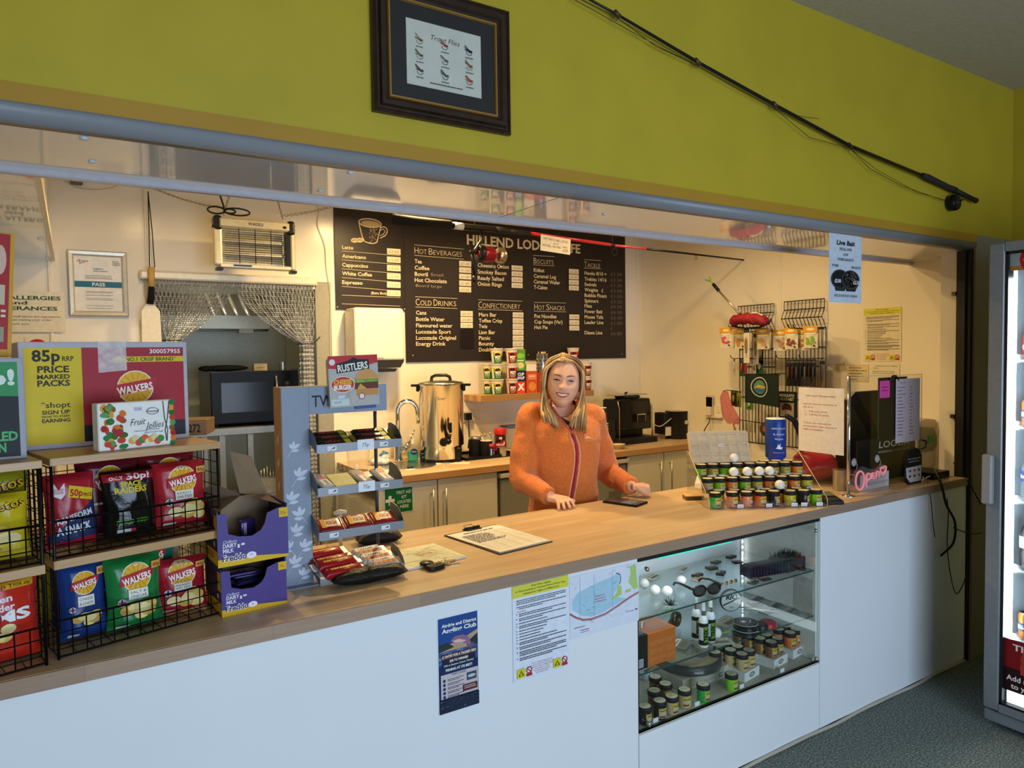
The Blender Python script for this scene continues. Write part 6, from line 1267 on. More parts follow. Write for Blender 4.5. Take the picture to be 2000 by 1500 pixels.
chain_thing('short chain from the insect killer left corner to the ceiling',zl0,(ZP(455,350).x,ZY,ZC),14);chain_thing('short chain from the insect killer right corner to the ceiling',zr0,(ZP(535,362).x,ZY,ZC),12)
chain_thing('long sloping chain from the insect killer to the strap hook on the wall',P(289,362,y=YB-.03),zl0+Vector((0,0,.04)),34,.02);chain_thing('long chain from the insect killer to the menu board corner',zr0+Vector((0,0,.02)),P(660,400,y=YB-.03),24,.01)
o=MB(M_black);kn=zw+zl(438,412);o.tube(spline([Vector((ZP(427,356).x,ZY,ZC)),ZP(428,375),ZP(436,400),kn],16),.005,6)
for cx,rx,rz in ((-.045,.045,.02),(.07,.07,.02),(.03,.03,.012)): o.tube([kn+Vector((cx+rx*math.cos(a),-.005,rz*math.sin(a))) for a in [2*PI*i/18 for i in range(18)]],.005,6,True)
o.lathe([(.03,0),(.03,-.006),(.012,-.02)],12,(ZP(427,356).x,ZY,ZC));tag(o.build('power_cable'),'black power cable bunched in a bow above the insect killer','cable')
# curtain rail and chain curtain
ra=P(272,528,y=YB-.04);rb=P(619,551,y=YB-.04);rz_=P(272,545,y=YB-.04).z;t=thing('curtain_rail','cream aluminium rail of the chain curtain above the doorway','curtain rail',(ra.x,YB-.06,rz_));wR=rb.x-ra.x
MB(mat('#e6dcc4',.3,.2)).box(0,0,0,wR,.055,.052).build('rail',t,.012,segs=2);b=MB(mat('#5a5140',.5));
for i in range(60): b.cbox((wR*(i+.5)/60,.02,-.004),(.006,.012,.008))
o=b.build('hook_strip',t);o['kind']='stuff'
M_cc=mat('#bfc2c6',.42,.6,nz=.2);M_st2=mat('#8b8a82',.4,.8)
def strand(b,pts,r=.0068):
    # one run of links: little twisted diamonds along the path
    n=len(pts)
    for i in range(n-1):
        p,q=pts[i],pts[i+1];m=(p+q)/2;d=(q-p)*.56;a=Vector((r,0,0)) if i % 2 else Vector((.55*r,.85*r,0));c_=Vector((0,r*.5,0)) if i % 2 else Vector((-.6*r,.35*r,0))
        b.add([m+d,m+a,m+c_,m-a,m-c_,m-d],[(0,1,2),(0,2,3),(0,3,4),(0,4,1),(5,2,1),(5,3,2),(5,4,3),(5,1,4)])
def curtain(label,tops,xg,zg,zend,spread,n=46):
    b=MB(M_cc);q=random.Random(5)
    for i,xt in enumerate(tops):
        k=i/(len(tops)-1);xe=xg+(k-.5)*spread;y0=YB-.045;ye=YB-.05+q.uniform(-.035,.03);pts=[]
        L1=rz_-.006-zg
        for j in range(30): u=j/29;pts.append(Vector((xt+(xe-xt)*u**1.7+.004*math.sin(i*3+j),y0+(ye-y0)*u,rz_-.006-L1*u)))
        m=int((zg-zend)/.028)
        for j in range(1,m): u=j/m;pts.append(Vector((xe+(k-.5)*spread*.25*u,ye+.02*math.sin(i)*u,zg-(zg-zend)*u)))
        strand(b,pts)
    o=b.build('chain_curtain',fix=False);tag(o,label,'curtain',kind='stuff');o.data.polygons.foreach_set('use_smooth',[False]*len(o.data.polygons));return o
xl0,xl1=P(283,560,y=YB-.05).x,P(455,560,y=YB-.05).x;xr0,xr1=P(462,560,y=YB-.05).x,P(612,560,y=YB-.05).x
curtain('left half of the metal chain curtain tied back',[xl0+(xl1-xl0)*i/41 for i in range(42)],P(335,665,y=YB-.05).x,P(335,665,y=YB-.05).z,.08,.09)
curtain('right half of the metal chain curtain tied back',[xr0+(xr1-xr0)*i/41 for i in range(42)],P(598,672,y=YB-.05).x,P(598,672,y=YB-.05).z,.08,.075)
for lab,px,py,x2,y2 in (('black tie holding the left half of the chain curtain',335,665,312,661),('black tie holding the right half of the chain curtain',596,672,625,658)):
    a=P(px,py,y=YB-.05);e=P(x2,y2,y=YB-.01);o=MB(M_black);o.tube([a+Vector((.052*math.cos(s),.05*math.sin(s),0)) for s in [2*PI*i/16 for i in range(16)]],.003,5,True);o.tube([a+Vector((.05 if x2 > px else -.05,0,0)),e],.003,5);tag(o.build('curtain_tie'),lab,'tie')
# ------------------------------------------------------------------ room beyond: oven on steel table, hood
OY=3.12;ox0=P(412,780,y=OY).x;ox1=P(583,780,y=OY).x;oz0=P(412,836,y=OY).z;oz1=P(412,727,y=OY).z;w=ox1-ox0;h=oz1-oz0
t=thing('oven','black counter top oven with glass door beyond the doorway','oven',(ox0,OY,oz0));MB(M_st2).box(0,.02,.02,w,.50,h).build('casing',t,.004);MB(mat('#0b0b0c',.35,spec=.15)).box(0,-.01,.02,w,.02,h).build('front',t,.004)
MB(mat('#1c1714',.12,nz=.4,sc=6,spec=.2)).box(w*.11,-.014,h*.26,w*.70,-.0101,h*.80).build('door_glass',t);MB(M_steel).rod((w*.73,-.035,h*.12),(w*.73,-.035,h*.9),.009,8).build('door_handle',t)
for z in (.75,.55,.35): MB(mat('#3a3a3c',.3)).lathe([(.022,0),(.020,.015),(.001,.016)],14,M=Matrix.Translation((w*.87,-.010,h*z)) @ Matrix.Rotation(PI/2,4,'X')).build('knob',t)
for x in (.04,w-.04):
    for y in (.05,.42): MB(M_black).cyl((x,y,0),.015,.02,10).build('foot',t)
MB(mat('#3a332c',.4,.6)).box(w*.12,.1,h*.3,w*.7,.45,h*.32).build('rack',t)
t=thing('black_apron','folded black cloth on the left of the oven top','cloth',(ox0-.02,OY+.08,oz1));b=MB(mat('#141414',.9));b.sphere((.14,.1,.022),(.16,.10,.022),18,10);b.sphere((.02,.08,.022),(.05,.06,.02),14,8);b.build('cloth',t)
t=carton('small_box','small cream box on top of the oven',.09,.06,.05,(ox0+.30,OY+.10,oz1),0,'#b9a784',lambda c,w,h: c.para(w*.2,w*.8,h*.4,h*.1,'#7a6a4a',2));
t=tag(MB(M_steel).lathe([(.025,0),(.027,.05),(.028,.06)],16,(ox0+.50,OY+.12,oz1)).build('steel_cup'),'small steel cup on top of the oven','cup')
t=tag(MB(M_steel).box(ox0+.60,OY+.06,oz1+.0005,ox0+.78,OY+.3,oz1+.012).build('baking_tray',None,.003),'flat steel tray on the right of the oven top','tray')
TZ2=oz0-.001;t=thing('steel_table','stainless steel work table under the oven','table',(0,0,0));tx0,tx1=P(345,850,y=OY-.06).x,P(600,850,y=OY-.06).x
MB(M_st2).box(tx0-.5,OY-.06,TZ2-.05,tx1+.3,OY+.58,TZ2).build('top',t,.003);q=P(384,842,y=OY-.062);MB(mat('#d9cfae',.4)).prism([(q.x-.03,q.z-.012),(q.x+.03,q.z-.012),(q.x+.036,q.z),(q.x+.03,q.z+.012),(q.x-.03,q.z+.012),(q.x-.036,q.z)],OY-.064,OY-.06).build('name_plate',t)
for px in (400,435,490,560): x=P(px,900,y=OY-.03).x;MB(M_st2).box(x-.018,OY-.04,0,x+.018,OY-.004,TZ2-.05).build('leg',t)
MB(M_steel).box(tx0-.3,OY,.25,tx1+.2,OY+.5,.28).build('undershelf',t)
t=thing('toaster','rounded steel toaster at the left of the oven','toaster',(P(356,835,y=OY+.05).x-.12,OY+.05,TZ2));MB(M_steel).box(0,0,.01,.14,.25,.17).build('body',t,.03,segs=3);MB(M_black).box(.01,.01,0,.13,.24,.012).build('base',t)
o=MB(M_black);o.tube(spline([P(372,832,y=OY-.02),P(385,827,y=OY-.03),P(398,832,y=OY-.03),P(410,838,y=OY-.02)],12),.004,6);tag(o.build('cable'),'black cable lying on the steel table beside the oven','cable')
HY_=3.25;t=thing('extractor_hood','stainless steel extractor hood with baffle filters above the oven','extractor hood',(0,0,0));hx0,hx1=P(300,640,y=HY_).x,P(555,640,y=HY_).x;hz=P(450,642,y=HY_).z
b=MB(mat('#8e8a78',.35,.7));b.box(hx0,HY_,hz,hx1-.1,HY_+.04,hz+.09);b.add([(hx1-.1,HY_,hz),(hx1,HY_+.5,hz),(hx1,HY_+.5,hz+.3),(hx1-.1,HY_,hz+.09)],[(0,1,2,3)]);b.build('rim',t,fix=False);MB(mat('#6a675a',.4,.6)).box(hx0,HY_+.5,hz,hx1,HY_+.55,2.6).build('back',t);MB(mat('#4a473c',.4,.5)).add([(hx0,HY_+.04,hz+.02),(hx1-.1,HY_+.04,hz+.02),(hx1,HY_+.5,hz+.28),(hx0,HY_+.5,hz+.28)],[(0,1,2,3)]).build('filter_bank',t,fix=False)
for px in (413,436,458,480): x=P(px,600,y=HY_+.25).x;b=MB(mat('#a39f92',.3,.7));b.tube([(x,HY_+.12,hz+.075),(x,HY_+.30,hz+.17),(x,HY_+.46,hz+.262)],.016,8);b.build('baffle',t)
MB(mat('#b9b49e',.4)).box(P(470,650,y=HY_).x,HY_+.05,P(470,650,y=HY_).z,P(498,650,y=HY_).x,HY_+.12,hz).build('lamp_box',t)
# crockery under the table edge
q=P(520,945,y=2.95);t=thing('cutlery_basin','clear tub of cutlery on the lower shelf beyond the doorway','tub',(q.x-.04,2.95,q.z-.06));MB(glass_mat((.9,.92,.92),.1,.2)).box(0,0,0,.16,.12,.09).build('tub',t);
for i in range(6): MB(M_steel).rod((.02+.02*i,.05,.01),(.015+.022*i,.03+.01*i,.15+.01*(i % 3)),.003,5).build('cutlery',t)
MB(M_steel).box(-.2,-.03,-.02,.35,.25,-.001).build('shelf',t);MB(M_steel).box(-.19,.2,-(q.z-.06),-.16,.24,-.02).build('shelf_leg',t)
t=tag(MB(mat('#161514',.5)).box(q.x-.16,2.98,q.z-.06,q.x-.05,3.08,q.z+.05).build('black_caddy',None,.01),'black caddy beside the cutlery tub','caddy')
# ------------------------------------------------------------------ things on the kitchen worktop
# paper towel dispenser
a=P(693,722,y=YB-.2);x1=P(790,722,y=YB-.2).x;z1=P(693,600,y=YB-.2).z;zb=P(700,722,y=YB-.2).z;w=x1-a.x;h=z1-zb;t=thing('towel_dispenser','white paper towel dispenser below the menu board','towel dispenser',(a.x,YB-.014,zb))
def disp(z0,z1_,m,name): MB(m).prism([(0,z0),(w,z0),(w,z1_),(0,z1_)],-.2,0).build(name,t,.02,segs=3)
disp(h*.14,h,mat('#ece4cf',.3),'cover');MB(mat('#2a2723',.4)).prism([(.004,h*.12),(.03,h*.02),(w-.03,h*.02),(w-.004,h*.12),(w-.004,h*.16),(.004,h*.16)],-.19,-.005).build('lower_body',t);MB(mat('#4a463e',.4)).prism([(w*.1,0),(w*.9,0),(w*.85,-h*.05),(w*.15,-h*.05)],-.15,-.02).build('outlet',t);MB(mat('#b9b09a',.4)).box(w*.44,-.2035,h*.18,w*.56,-.2,h*.2).build('window',t)
# urn
ux,uy=P(862,800,y=2.42).x,2.42;zt=P(862,742,y=uy-.1).z;R_=(P(908,800,y=uy).x-P(818,800,y=uy).x)/2*.86;t=thing('water_urn','large stainless steel hot water urn on the kitchen worktop','urn',(ux,uy,WZ),-.55);H=zt-WZ
MB(mat('#d3cfc6',.14,1,nz=.05,st=(20,20,1))).lathe([(R_*.9,.02),(R_*.9,H*.18),(R_*1.0,H*.2),(R_,H*.93),(R_*1.03,H*.935),(R_*1.03,H*.95)],40).build('body',t);MB(M_steel).lathe([(R_*1.02,H*.95),(R_*1.0,H*.965),(R_*.5,H*.985),(.001,H*.99)],40).build('lid',t);MB(M_black).lathe([(R_*.92,0),(R_*.94,.012),(R_*.9,.022)],36).build('base',t)
MB(M_black).tube([(-.065,0,H*.975),(-.06,0,H*1.03),(-.035,0,H*1.05),(.035,0,H*1.05),(.06,0,H*1.03),(.065,0,H*.975)],.011,8).build('lid_handle',t)
for s in (-1,1): b=MB(M_black);b.cbox((s*(R_+.025),0,H*.93),(.055,.05,.016));b.cbox((s*(R_+.006),0,H*.90),(.02,.06,.05));b.build('side_handle',t,.004)
b=MB(M_black);b.tube([(.06,-R_,H*.27),(.06,-R_-.05,H*.27)],.018,10);b.lathe([(.028,0),(.028,.02),(.02,.03)],14,M=Matrix.Translation((.03,-R_-.045,H*.27)) @ Matrix.Rotation(PI/2,4,'X'));b.rod((.06,-R_-.03,H*.28),(.07,-R_-.03,H*.36),.012,8);b.build('tap',t);MB(M_black).cbox((.07,-R_+.002,H*.43),(.022,.01,.07)).build('level_gauge',t,.004);b=MB(M_black);b.cbox((R_*.75,-R_*.55,H*.1),(.04,.03,.08));b.build('switch',t,.004)
c=Card(lambda u,v,l: Vector(((R_+.0006+l)*math.sin(u/R_),-(R_+.0006+l)*math.cos(u/R_),v)));c.text('Cater',-.03,H*.76,.018,'#8e8b84',w=.075,shear=.2);c.build('logo',t,fix=False)
MB(mat('#e6dcc8',.5)).box(-R_*.2,-R_*1.3,.0006,R_*1.3,-R_*.85,.003).build('drip_mat',t)
# soap, dark box, cloth, jug
q=Vector((P(806,880,y=2.5).x,2.5,WZ));t=thing('soap_bottle','clear pump bottle with green soap behind the tap','soap bottle',q);MB(mat('#3aa08a',.15,nz=.05,alpha=.85)).box(-.035,-.02,0,.035,.02,.075).build('soap',t,.012,segs=2);MB(glass_mat((.95,.97,.95),.05,.08)).box(-.036,-.021,.075,.036,.021,.12).build('bottle',t,.012);b=MB(mat('#e2ded2',.3));b.cyl((0,0,.12),.012,.03,12);b.rod((0,0,.15),(0,0,.175),.004,6);b.rod((0,0,.175),(-.03,-.01,.172),.005,6);b.build('pump',t);c=Card(lambda u,v,l: Vector((u,-.0215-l,v)));c.ell(0,.068,.025,.02,'#23306e',18);c.text('Carex',0,.063,.011,'#e6e9f2',al='c',w=.036,shear=.2);c.build('label',t,fix=False)
q=Vector((P(818,885,y=2.46).x,2.44,WZ));carton('dark_box','small dark blue box beside the soap bottle',.038,.03,.075,q,-.5,'#1c2436',lambda c,w,h: (c.para(w*.15,w*.85,h*.72,h*.07,'#8a90a0',1),c.ell(w*.5,h*.4,w*.15,w*.15,'#6a7080',10)))
t=thing('dish_cloth','crumpled blue and white cloth left of the tap','cloth',(P(742,893,y=2.5).x,2.5,WZ));b=MB(mat('#c9cfd2',.9,nz=.35,sc=40));b.sphere((0,0,.022),(.075,.06,.025),22,12);b.sphere((.02,.01,.045),(.05,.04,.02),16,10)
for v in b.v: v.z=max(0,v.z*(1+.25*math.sin(60*v.x)*math.cos(50*v.y)));v.x *= 1+.1*math.sin(40*v.y)
b.build('cloth',t);MB(mat('#4f7fae',.9)).tube([(.0,-.01,.055),(.03,.0,.075),(.06,.01,.07)],[.012,.018,.006],8).build('blue_corner',t)
t=thing('glass_jug','clear plastic measuring jug between the stand and the tap','jug',(P(700,900,y=2.35).x,2.35,WZ));b=MB(glass_mat((.95,.95,.93),.05,.06));b.lathe([(.06,0),(.075,.17),(.08,.175)],28);b.build('jug',t);MB(glass_mat((.95,.95,.93),.05,.06)).tube([(.075,0,.15),(.12,0,.155),(.125,0,.10),(.07,0,.05)],.007,8).build('handle',t)
# shelf with noodle pots
SYF=2.52;sx0,sx1=P(939,775,y=SYF).x,P(1160,765,y=SYF).x;sz=P(1000,768,y=SYF).z;sz=1.405;t=thing('wall_shelf','floating beech shelf holding noodle pots','shelf',(sx0,SYF,sz));MB(wood_mat(('#d0a062','#c49356','#a87a42'),stave=(.8,.06),key='shelf_beech')).box(0,0,-.045,sx1-sx0,YB-SYF-.001,0).build('board',t,.001)
def pot(label,col,x,y,z,rz=0,protos={}):
    loc=(x,y,z)
    if col in protos: return dup(protos[col],loc,rz,label)
    t=thing('noodle_pot',label,'noodle pot',loc,rz,'noodle pots on the shelf');c2={'green': ('#1f6a34','#d9c22a'),'red': ('#7e1a1c','#c9402a')}[col]
    f=lambda v: .036+.011*v/.108
    MB(mat(c2[0],.4)).lathe([(.036,0),(f(.082),.082)],24).build('pot',t);MB(mat('#e9dcc2',.4)).lathe([(f(.082),.082),(f(.105),.105),(.051,.107),(.051,.112),(.047,.1125)],24).build('rim',t);MB(mat('#f0e3c2',.4)).lathe([(.046,.1126),(.001,.1135)],24).build('lid_film',t)
    c=Card(lambda u,v,l: Vector(((f(v)+.0005+l)*math.sin(u/.042),-(f(v)+.0005+l)*math.cos(u/.042),v)),maxe=.012);c.rect(-.05,.004,-.026,.08,'#e0d8c2');c.poly([(-.02,.05),(.05,.06),(.05,.082),(-.02,.082)],c2[1]);c.poly([(-.018,.058),(.03,.062),(.012,.08),(-.012,.076)],'#241a12');c.text('POT',-.012,.034,.02,'#f4efe4',w=.044,bold=.06);c.text('NOODLE',-.012,.022,.008,'#e6d7a8',w=.044,bold=.02);c.para(-.012,.03,.012,.004,'#c9b98a',2);c.build('print',t,fix=False)
    protos[col]=t;return t
PH=.1135;fy=SYF+.06;XA=P(971,750,y=fy).x;XB_=P(997,750,y=fy).x;XZ=P(955,750,y=fy+.09).x
for k,rn in enumerate(('bottom','middle','top')):
    pot('green noodle pot in the front of the %s row on the shelf' % rn,'green',XA,fy,sz+PH*k,-.5);pot('red noodle pot in the front of the %s row on the shelf' % rn,'red',XB_+.012,fy,sz+PH*k,-.5)
for k,rn in enumerate(('bottom','middle')): pot('green noodle pot at the rear left of the %s row' % rn,'green',XZ,fy+.098,sz+PH*k,-.9)
xr_=P(1137,740,y=fy).x
for k,rn in enumerate(('bottom','middle')): pot('red noodle pot right of the blonde hair in the %s row' % rn,'red',P(1143,740,y=fy).x+.01,fy,sz+PH*k,-.3)
for k in range(3): pot('red noodle pot %s of the rear stack right of the blonde hair' % ('at the bottom','in the middle','at the top')[k],'red',P(1120,740,y=fy+.1).x,fy+.10,sz+PH*k,-.6)
def sbox(label,px0,px1,z0,hpx,col,draw,y=None):
    y=y or SYF+.03;x0=P(px0,740,y=y).x;x1=P(px1,740,y=y).x;return carton('soup_box',label,x1-x0,.05,hpx,(x0,y,z0),0,col,draw,cat='soup box')
sbox('orange and white box at the foot of the soup boxes',1009,1026,sz,.09,'#d9452a',lambda c,w,h: c.text('X',w*.5,h*.3,h*.5,'#f4efe4',al='c',bold=.06));sbox('navy cup soup box between the green and orange boxes',1009,1026,sz+.0905,.08,'#1c2c5a',lambda c,w,h: (c.text('CUP',w*.5,h*.55,h*.25,'#e6e9f2',al='c',bold=.04),c.text('SOUP',w*.5,h*.2,h*.25,'#e6e9f2',al='c',bold=.04,w=w*.8)))
sbox('green soup box on top of the navy one',1007,1027,sz+.171,.16,'#5a9a2c',lambda c,w,h: (c.ell(w*.5,h*.7,w*.4,h*.12,'#8fc24a',14),c.ell(w*.5,h*.25,w*.35,h*.15,'#d9d28a',14),c.rect(w*.2,h*.45,w*.8,h*.5,'#e6efd2')))
sbox('large orange cereal style box beside the soup boxes',1029,1050,sz,.165,'#c2502a',lambda c,w,h: (c.rect(w*.12,h*.62,w*.88,h*.86,'#e0855a'),c.ell(w*.5,h*.3,w*.36,h*.2,'#d98a3a',16),c.para(w*.2,w*.8,h*.75,h*.04,'#f2e2d2',3)));sbox('cream carton on top of the orange box',1029,1048,sz+.1655,.05,'#e6dcc8',None);sbox('dark red box under the steel cutlery holder',1051,1071,sz,.155,'#a83a30',lambda c,w,h: c.para(w*.2,w*.8,h*.6,h*.05,'#f2d2c2',4))
x_=P(1059,705,y=SYF+.055).x;t=thing('cutlery_holder','perforated steel holder full of wooden stirrers','cutlery holder',(x_,SYF+.056,sz+.1555));b=MB(M_steel);b.lathe([(.045,0),(.045,.14),(.046,.142)],24);b.build('holder',t);b=MB(mat('#2a2722',.6))
for i in range(10):
    for j_ in range(4): a=2*PI*i/10+.3*(j_ % 2);b.cbox((.0455*math.cos(a),.0455*math.sin(a),.03+.028*j_),(.008,.008,.008))
o=b.build('perforations',t);o['kind']='stuff'
for i in range(14): a=rnd.random()*6.28;r=.036*math.sqrt(rnd.random());MB(mat('#dcb98a',.7)).rod((r*math.cos(a)*.8,r*math.sin(a)*.8,.02),(r*math.cos(a),r*math.sin(a),.15+.008*rnd.random()),.004,5).build('stirrer',t)
# tray with coffee jar, canisters, sweetener tube
ty=2.40;tx_=P(918,885,y=ty-.1).x;t=thing('serving_tray','black serving tray with coffee things beside the urn','tray',(tx_-.04,ty-.12,WZ));wq=.42;b=MB(M_black);b.box(0,0,0,wq,.30,.006);
for a in ((0,0,0,wq,.008,.02),(0,.292,0,wq,.30,.02),(0,0,0,.008,.30,.02),(wq-.008,0,0,wq,.30,.02)): b.box(*a)
b.build('tray',t,.002);Z2=WZ+.0065
def can(label,px,y,r,h,m,lidm=None,cat='canister',name='canister',lh=.012): 
    t=thing(name,label,cat,(P(px,870,y=y).x,y,Z2));MB(m).lathe([(r*.97,0),(r,.004),(r,h)],24).build('body',t)
    if lidm: MB(lidm).lathe([(r*1.02,h),(r*1.02,h+lh),(r*.95,h+lh+.003)],24).build('lid',t)
    return t
can('black canister with steel lid beside the urn',928,ty+.05,.045,.115,M_blackm,M_steel);t=can('black canister of spoons in front of the coffee jar',950,ty-.02,.042,.105,M_blackm);MB(mat('#e2ded2',.4)).lathe([(.042,.105),(.043,.109),(.038,.109)],22).build('rim',t)
for i in range(5): b=MB(M_steel);a=i*1.3;b.rod((.02*math.cos(a),.02*math.sin(a),.04),(.032*math.cos(a),.032*math.sin(a),.125+.006*i),.0025,5);b.sphere((.034*math.cos(a),.034*math.sin(a),.13+.006*i),(.008,.006,.012),8,6);b.build('spoon',t)
t=can('small navy and red sweetener tube on the tray',960,ty-.10,.018,.075,mat('#2a2a6e',.35),mat('#c23a4a',.4));c=Card(lambda u,v,l: Vector(((.0186+l)*math.sin(u/.018),-(.0186+l)*math.cos(u/.018),v)),maxe=.006);c.text('Canderel',-.008,.008,.010,'#f2f2f6',w=.05,rot=PI/2,bold=.02);c.ell(.012,.05,.006,.006,'#d9536a',10);c.ell(.012,.03,.006,.006,'#e6e6ee',10);c.build('print',t,fix=False)
t=can('steel sugar pot in front of the coffee jar',980,ty-.09,.034,.06,M_steel);MB(M_steel).rod((.01,0,.03),(.025,.005,.105),.003,6).build('spoon',t)
jx=P(977,870,y=ty+.03).x;t=thing('coffee_jar','instant coffee jar with red lid on the tray','jar',(jx,ty+.03,Z2));MB(mat('#3a1c12',.12,nz=.2,coat=.5)).lathe([(.04,0),(.046,.006),(.048,.05),(.040,.09),(.042,.125),(.036,.135)],24).build('jar',t);MB(mat('#c4222a',.35)).lathe([(.044,.136),(.045,.14),(.045,.172),(.041,.178)],24).build('lid',t)
c=Card(lambda u,v,l: Vector(((.0492+l)*math.sin(u/.048),-(.0492+l)*math.cos(u/.048),v)),maxe=.012);c.poly([(-.05,.02),(.05,.02),(.05,.085),(.03,.10),(0,.085),(-.05,.075)],'#a81c22');c.text('NESCAFE',0,.06,.013,'#f4efe8',al='c',w=.062,bold=.03);c.rect(-.01,.105,.012,.12,'#e6d9c2');c.build('label',t,fix=False);t.rotation_euler=(0,0,-.5)
t=thing('plastic_tub','plastic tub with blue lid behind the coffee jar','tub',(P(990,850,y=2.6).x+.02,2.60,WZ));MB(glass_mat((.9,.9,.88),.2,.3)).box(0,0,0,.15,.12,.16).build('tub',t,.006);MB(mat('#4a5a96',.4)).box(-.006,-.006,.16,.156,.126,.172).build('lid',t,.003)
# socket behind urn, plug and lead
def socket(label,px,py,y=None,x=None,plug=True,w=.15):
    if y is not None: q=P(px,py,y=y);loc=(q.x,YB-.001,q.z);rz=0
    else: q=P(px,py,x=x);loc=(XR-.001,q.y,q.z);rz=-PI/2
    t=thing('wall_socket',label,'socket',loc,rz);MB(mat('#e9e0cc',.3)).box(-w/2,-.012,-.043,w/2,0,.043).build('plate',t,.003);
    for s in (-.035,.035):
        b=MB(M_blackm)
        for dx,dz in ((0,.012),(-.011,-.008),(.011,-.008)): b.cbox((s+dx,-.0125,dz),(.005,.002,.004))
        b.build('pin_holes',t)
    if plug: b=MB(M_black);b.cbox((-.035,-.03,0),(.05,.036,.05));b.tube([(-.035,-.04,-.02),(-.04,-.05,-.08),(-.035,-.045,-.16),(-.05,-.05,-.24)],.005,6);b.build('plug',t)
    return t
socket('wall socket with black plug between the urn and the shelf',918,812,y=YB);socket('wall socket behind the coffee machine',1270,798,y=YB-.0)
# paper cups, coffee machine, bowl, milk canister
cx=P(1176,850,y=2.16).x;t=thing('cup_stack','tall stack of black and white paper cups beside the coffee machine','paper cups',(cx,2.16,WZ));zt=P(1170,797,y=2.16).z-WZ
MB(mat('#2e2925',.6)).lathe([(.045,zt-.11),(.036,zt)],22).build('cup',t);MB(mat('#e6dcc8',.5)).lathe([(.036,zt),(.032,zt+.004)],22).build('cup_base',t)
for i in range(12): z=zt-.115-.018*i;(MB(mat('#efe9dc',.5)).lathe([(.046,z-.004),(.048,z),(.046,z+.003)],22).build('cup_rim',t),MB(mat('#1c1a18',.6)).lathe([(.044,z-.016),(.044,z-.004)],22).build('cup',t))
MB(mat('#1c1a18',.6)).lathe([(.044,0),(.044,zt-.115-.018*12+.014)],22).build('cup',t)
t=tag(MB(mat('#3a2020',.5)).lathe([(.04,0),(.046,.2),(.047,.205)],20,(cx-.10,2.5,WZ)).build('cup_holder'),'dark red cup stack half hidden behind the hair','paper cups')
MY=2.30;mx0=P(1208,860,y=MY).x;mx1=P(1273,860,y=MY).x;mz=P(1240,779,y=MY).z;mdp=max(.15,P(1177,800,x=mx0).y-MY);t=thing('coffee_machine','black bean to cup coffee machine in the kitchen corner','coffee machine',(mx0,MY,WZ));w=mx1-mx0;h=mz-WZ
b=MB(M_black);b.prism([(0,.30*h),(0,h*.97),(.012,h),(w-.02,h),(w,h*.80),(w,.30*h)],0,mdp);b.box(0,.10,.02,w,mdp,.30*h+.001);b.build('body',t,.006)
MB(M_blackm).box(0,-.06,0,w*1.03,.12,.045).build('drip_tray',t,.006);MB(mat('#0b0b0c',.12,coat=.3)).prism([(w*.04,.32*h),(w*.96,.32*h),(w*.96,h*.80),(w*.90,h*.95),(w*.04,h*.95)],-.008,-.0005).build('front_panel',t)
for x in (.01,.985): MB(mat('#b9a98a',.3,.8)).tube([(w*x,-.010,.05*h),(w*x,-.010,h*.8),(w*(x-.04),-.006,h*.97)],.004,6).build('chrome_strip',t)
MB(M_chrome).box(w*.46,-.04,h*.48,w*.72,-.0085,h*.66).build('spout_frame',t,.003);MB(M_black).box(w*.485,-.046,h*.46,w*.695,-.0405,h*.64).build('spout',t,.002);MB(M_blackm).box(-.012,.03,.03,-.0005,mdp*.8,h*.55).build('side_tank',t,.003)
MB(M_blackm).lathe([(.09,0),(.10,.012),(.105,.02),(.09,.026)],24,(w*.5,mdp*.5,h)).build('hopper_lid',t);MB(M_black).tube([(w*.3,.04,h+.01),(w*.3,.035,h+.05),(w*.36,.04,h+.05)],.008,8).build('hopper_knob',t);MB(mat('#a39a88',.4)).box(w*.05,.03,h+.027,w*.95,mdp-.02,h+.034).build('cup_tray',t,.002)
t=thing('card_bowl','brown card bowl in front of the coffee machine','bowl',(P(1206,880,y=2.12).x,2.12,WZ));b=MB(mat('#c9b490',.7));b.lathe([(.03,0),(.033,.003),(.055,.035),(.06,.036),(.052,.034),(.03,.008),(.001,.007)],22);b.build('bowl',t);b=MB(mat('#e0d2ac',.8));b.sphere((0,0,.028),(.045,.045,.010),16,8);b.build('contents',t)
jq=P(1322,862,y=2.32);t=thing('milk_cooler','black cylindrical milk cooler on the worktop','milk cooler',(jq.x,2.32,WZ));rj=(P(1341,830,y=2.32).x-P(1304,830,y=2.32).x)/2*.85;hj=P(1322,802,y=2.32).z-WZ;MB(M_blackm).lathe([(rj*.98,0),(rj,.006),(rj,hj*.96),(rj*1.03,hj*.965),(rj*1.03,hj*.985),(rj*.95,hj)],32).build('body',t);MB(M_steel).lathe([(rj*.94,hj),(rj*.6,hj+.003),(.001,hj+.003)],30).build('lid',t);MB(M_chrome).lathe([(.018,0),(.016,.004),(.012,.005)],18,M=Matrix.Rotation(-.2,4,'Z') @ Matrix.Translation((.03,-rj+.003,hj*.60)) @ Matrix.Rotation(PI/2,4,'X')).build('badge',t)
MB(M_blackm).box(-rj*1.7,-.02,.18*hj,-rj*.9,.10,hj*.95).build('side_case',t,.004);o=MB(M_paper).box(-rj*1.62,-.024,.03,-rj*.75,-.021,hj*.45).build('card',t);MB(mat('#cfcac0',.4)).tube(spline([Vector((-rj*3.2,-.02,hj*.62)),Vector((-rj*2.4,-.03,hj*.50)),Vector((-rj*1.6,-.03,hj*.62)),Vector((-rj*.4,-.02,hj*.86))],14),.004,6).build('milk_hose',t)
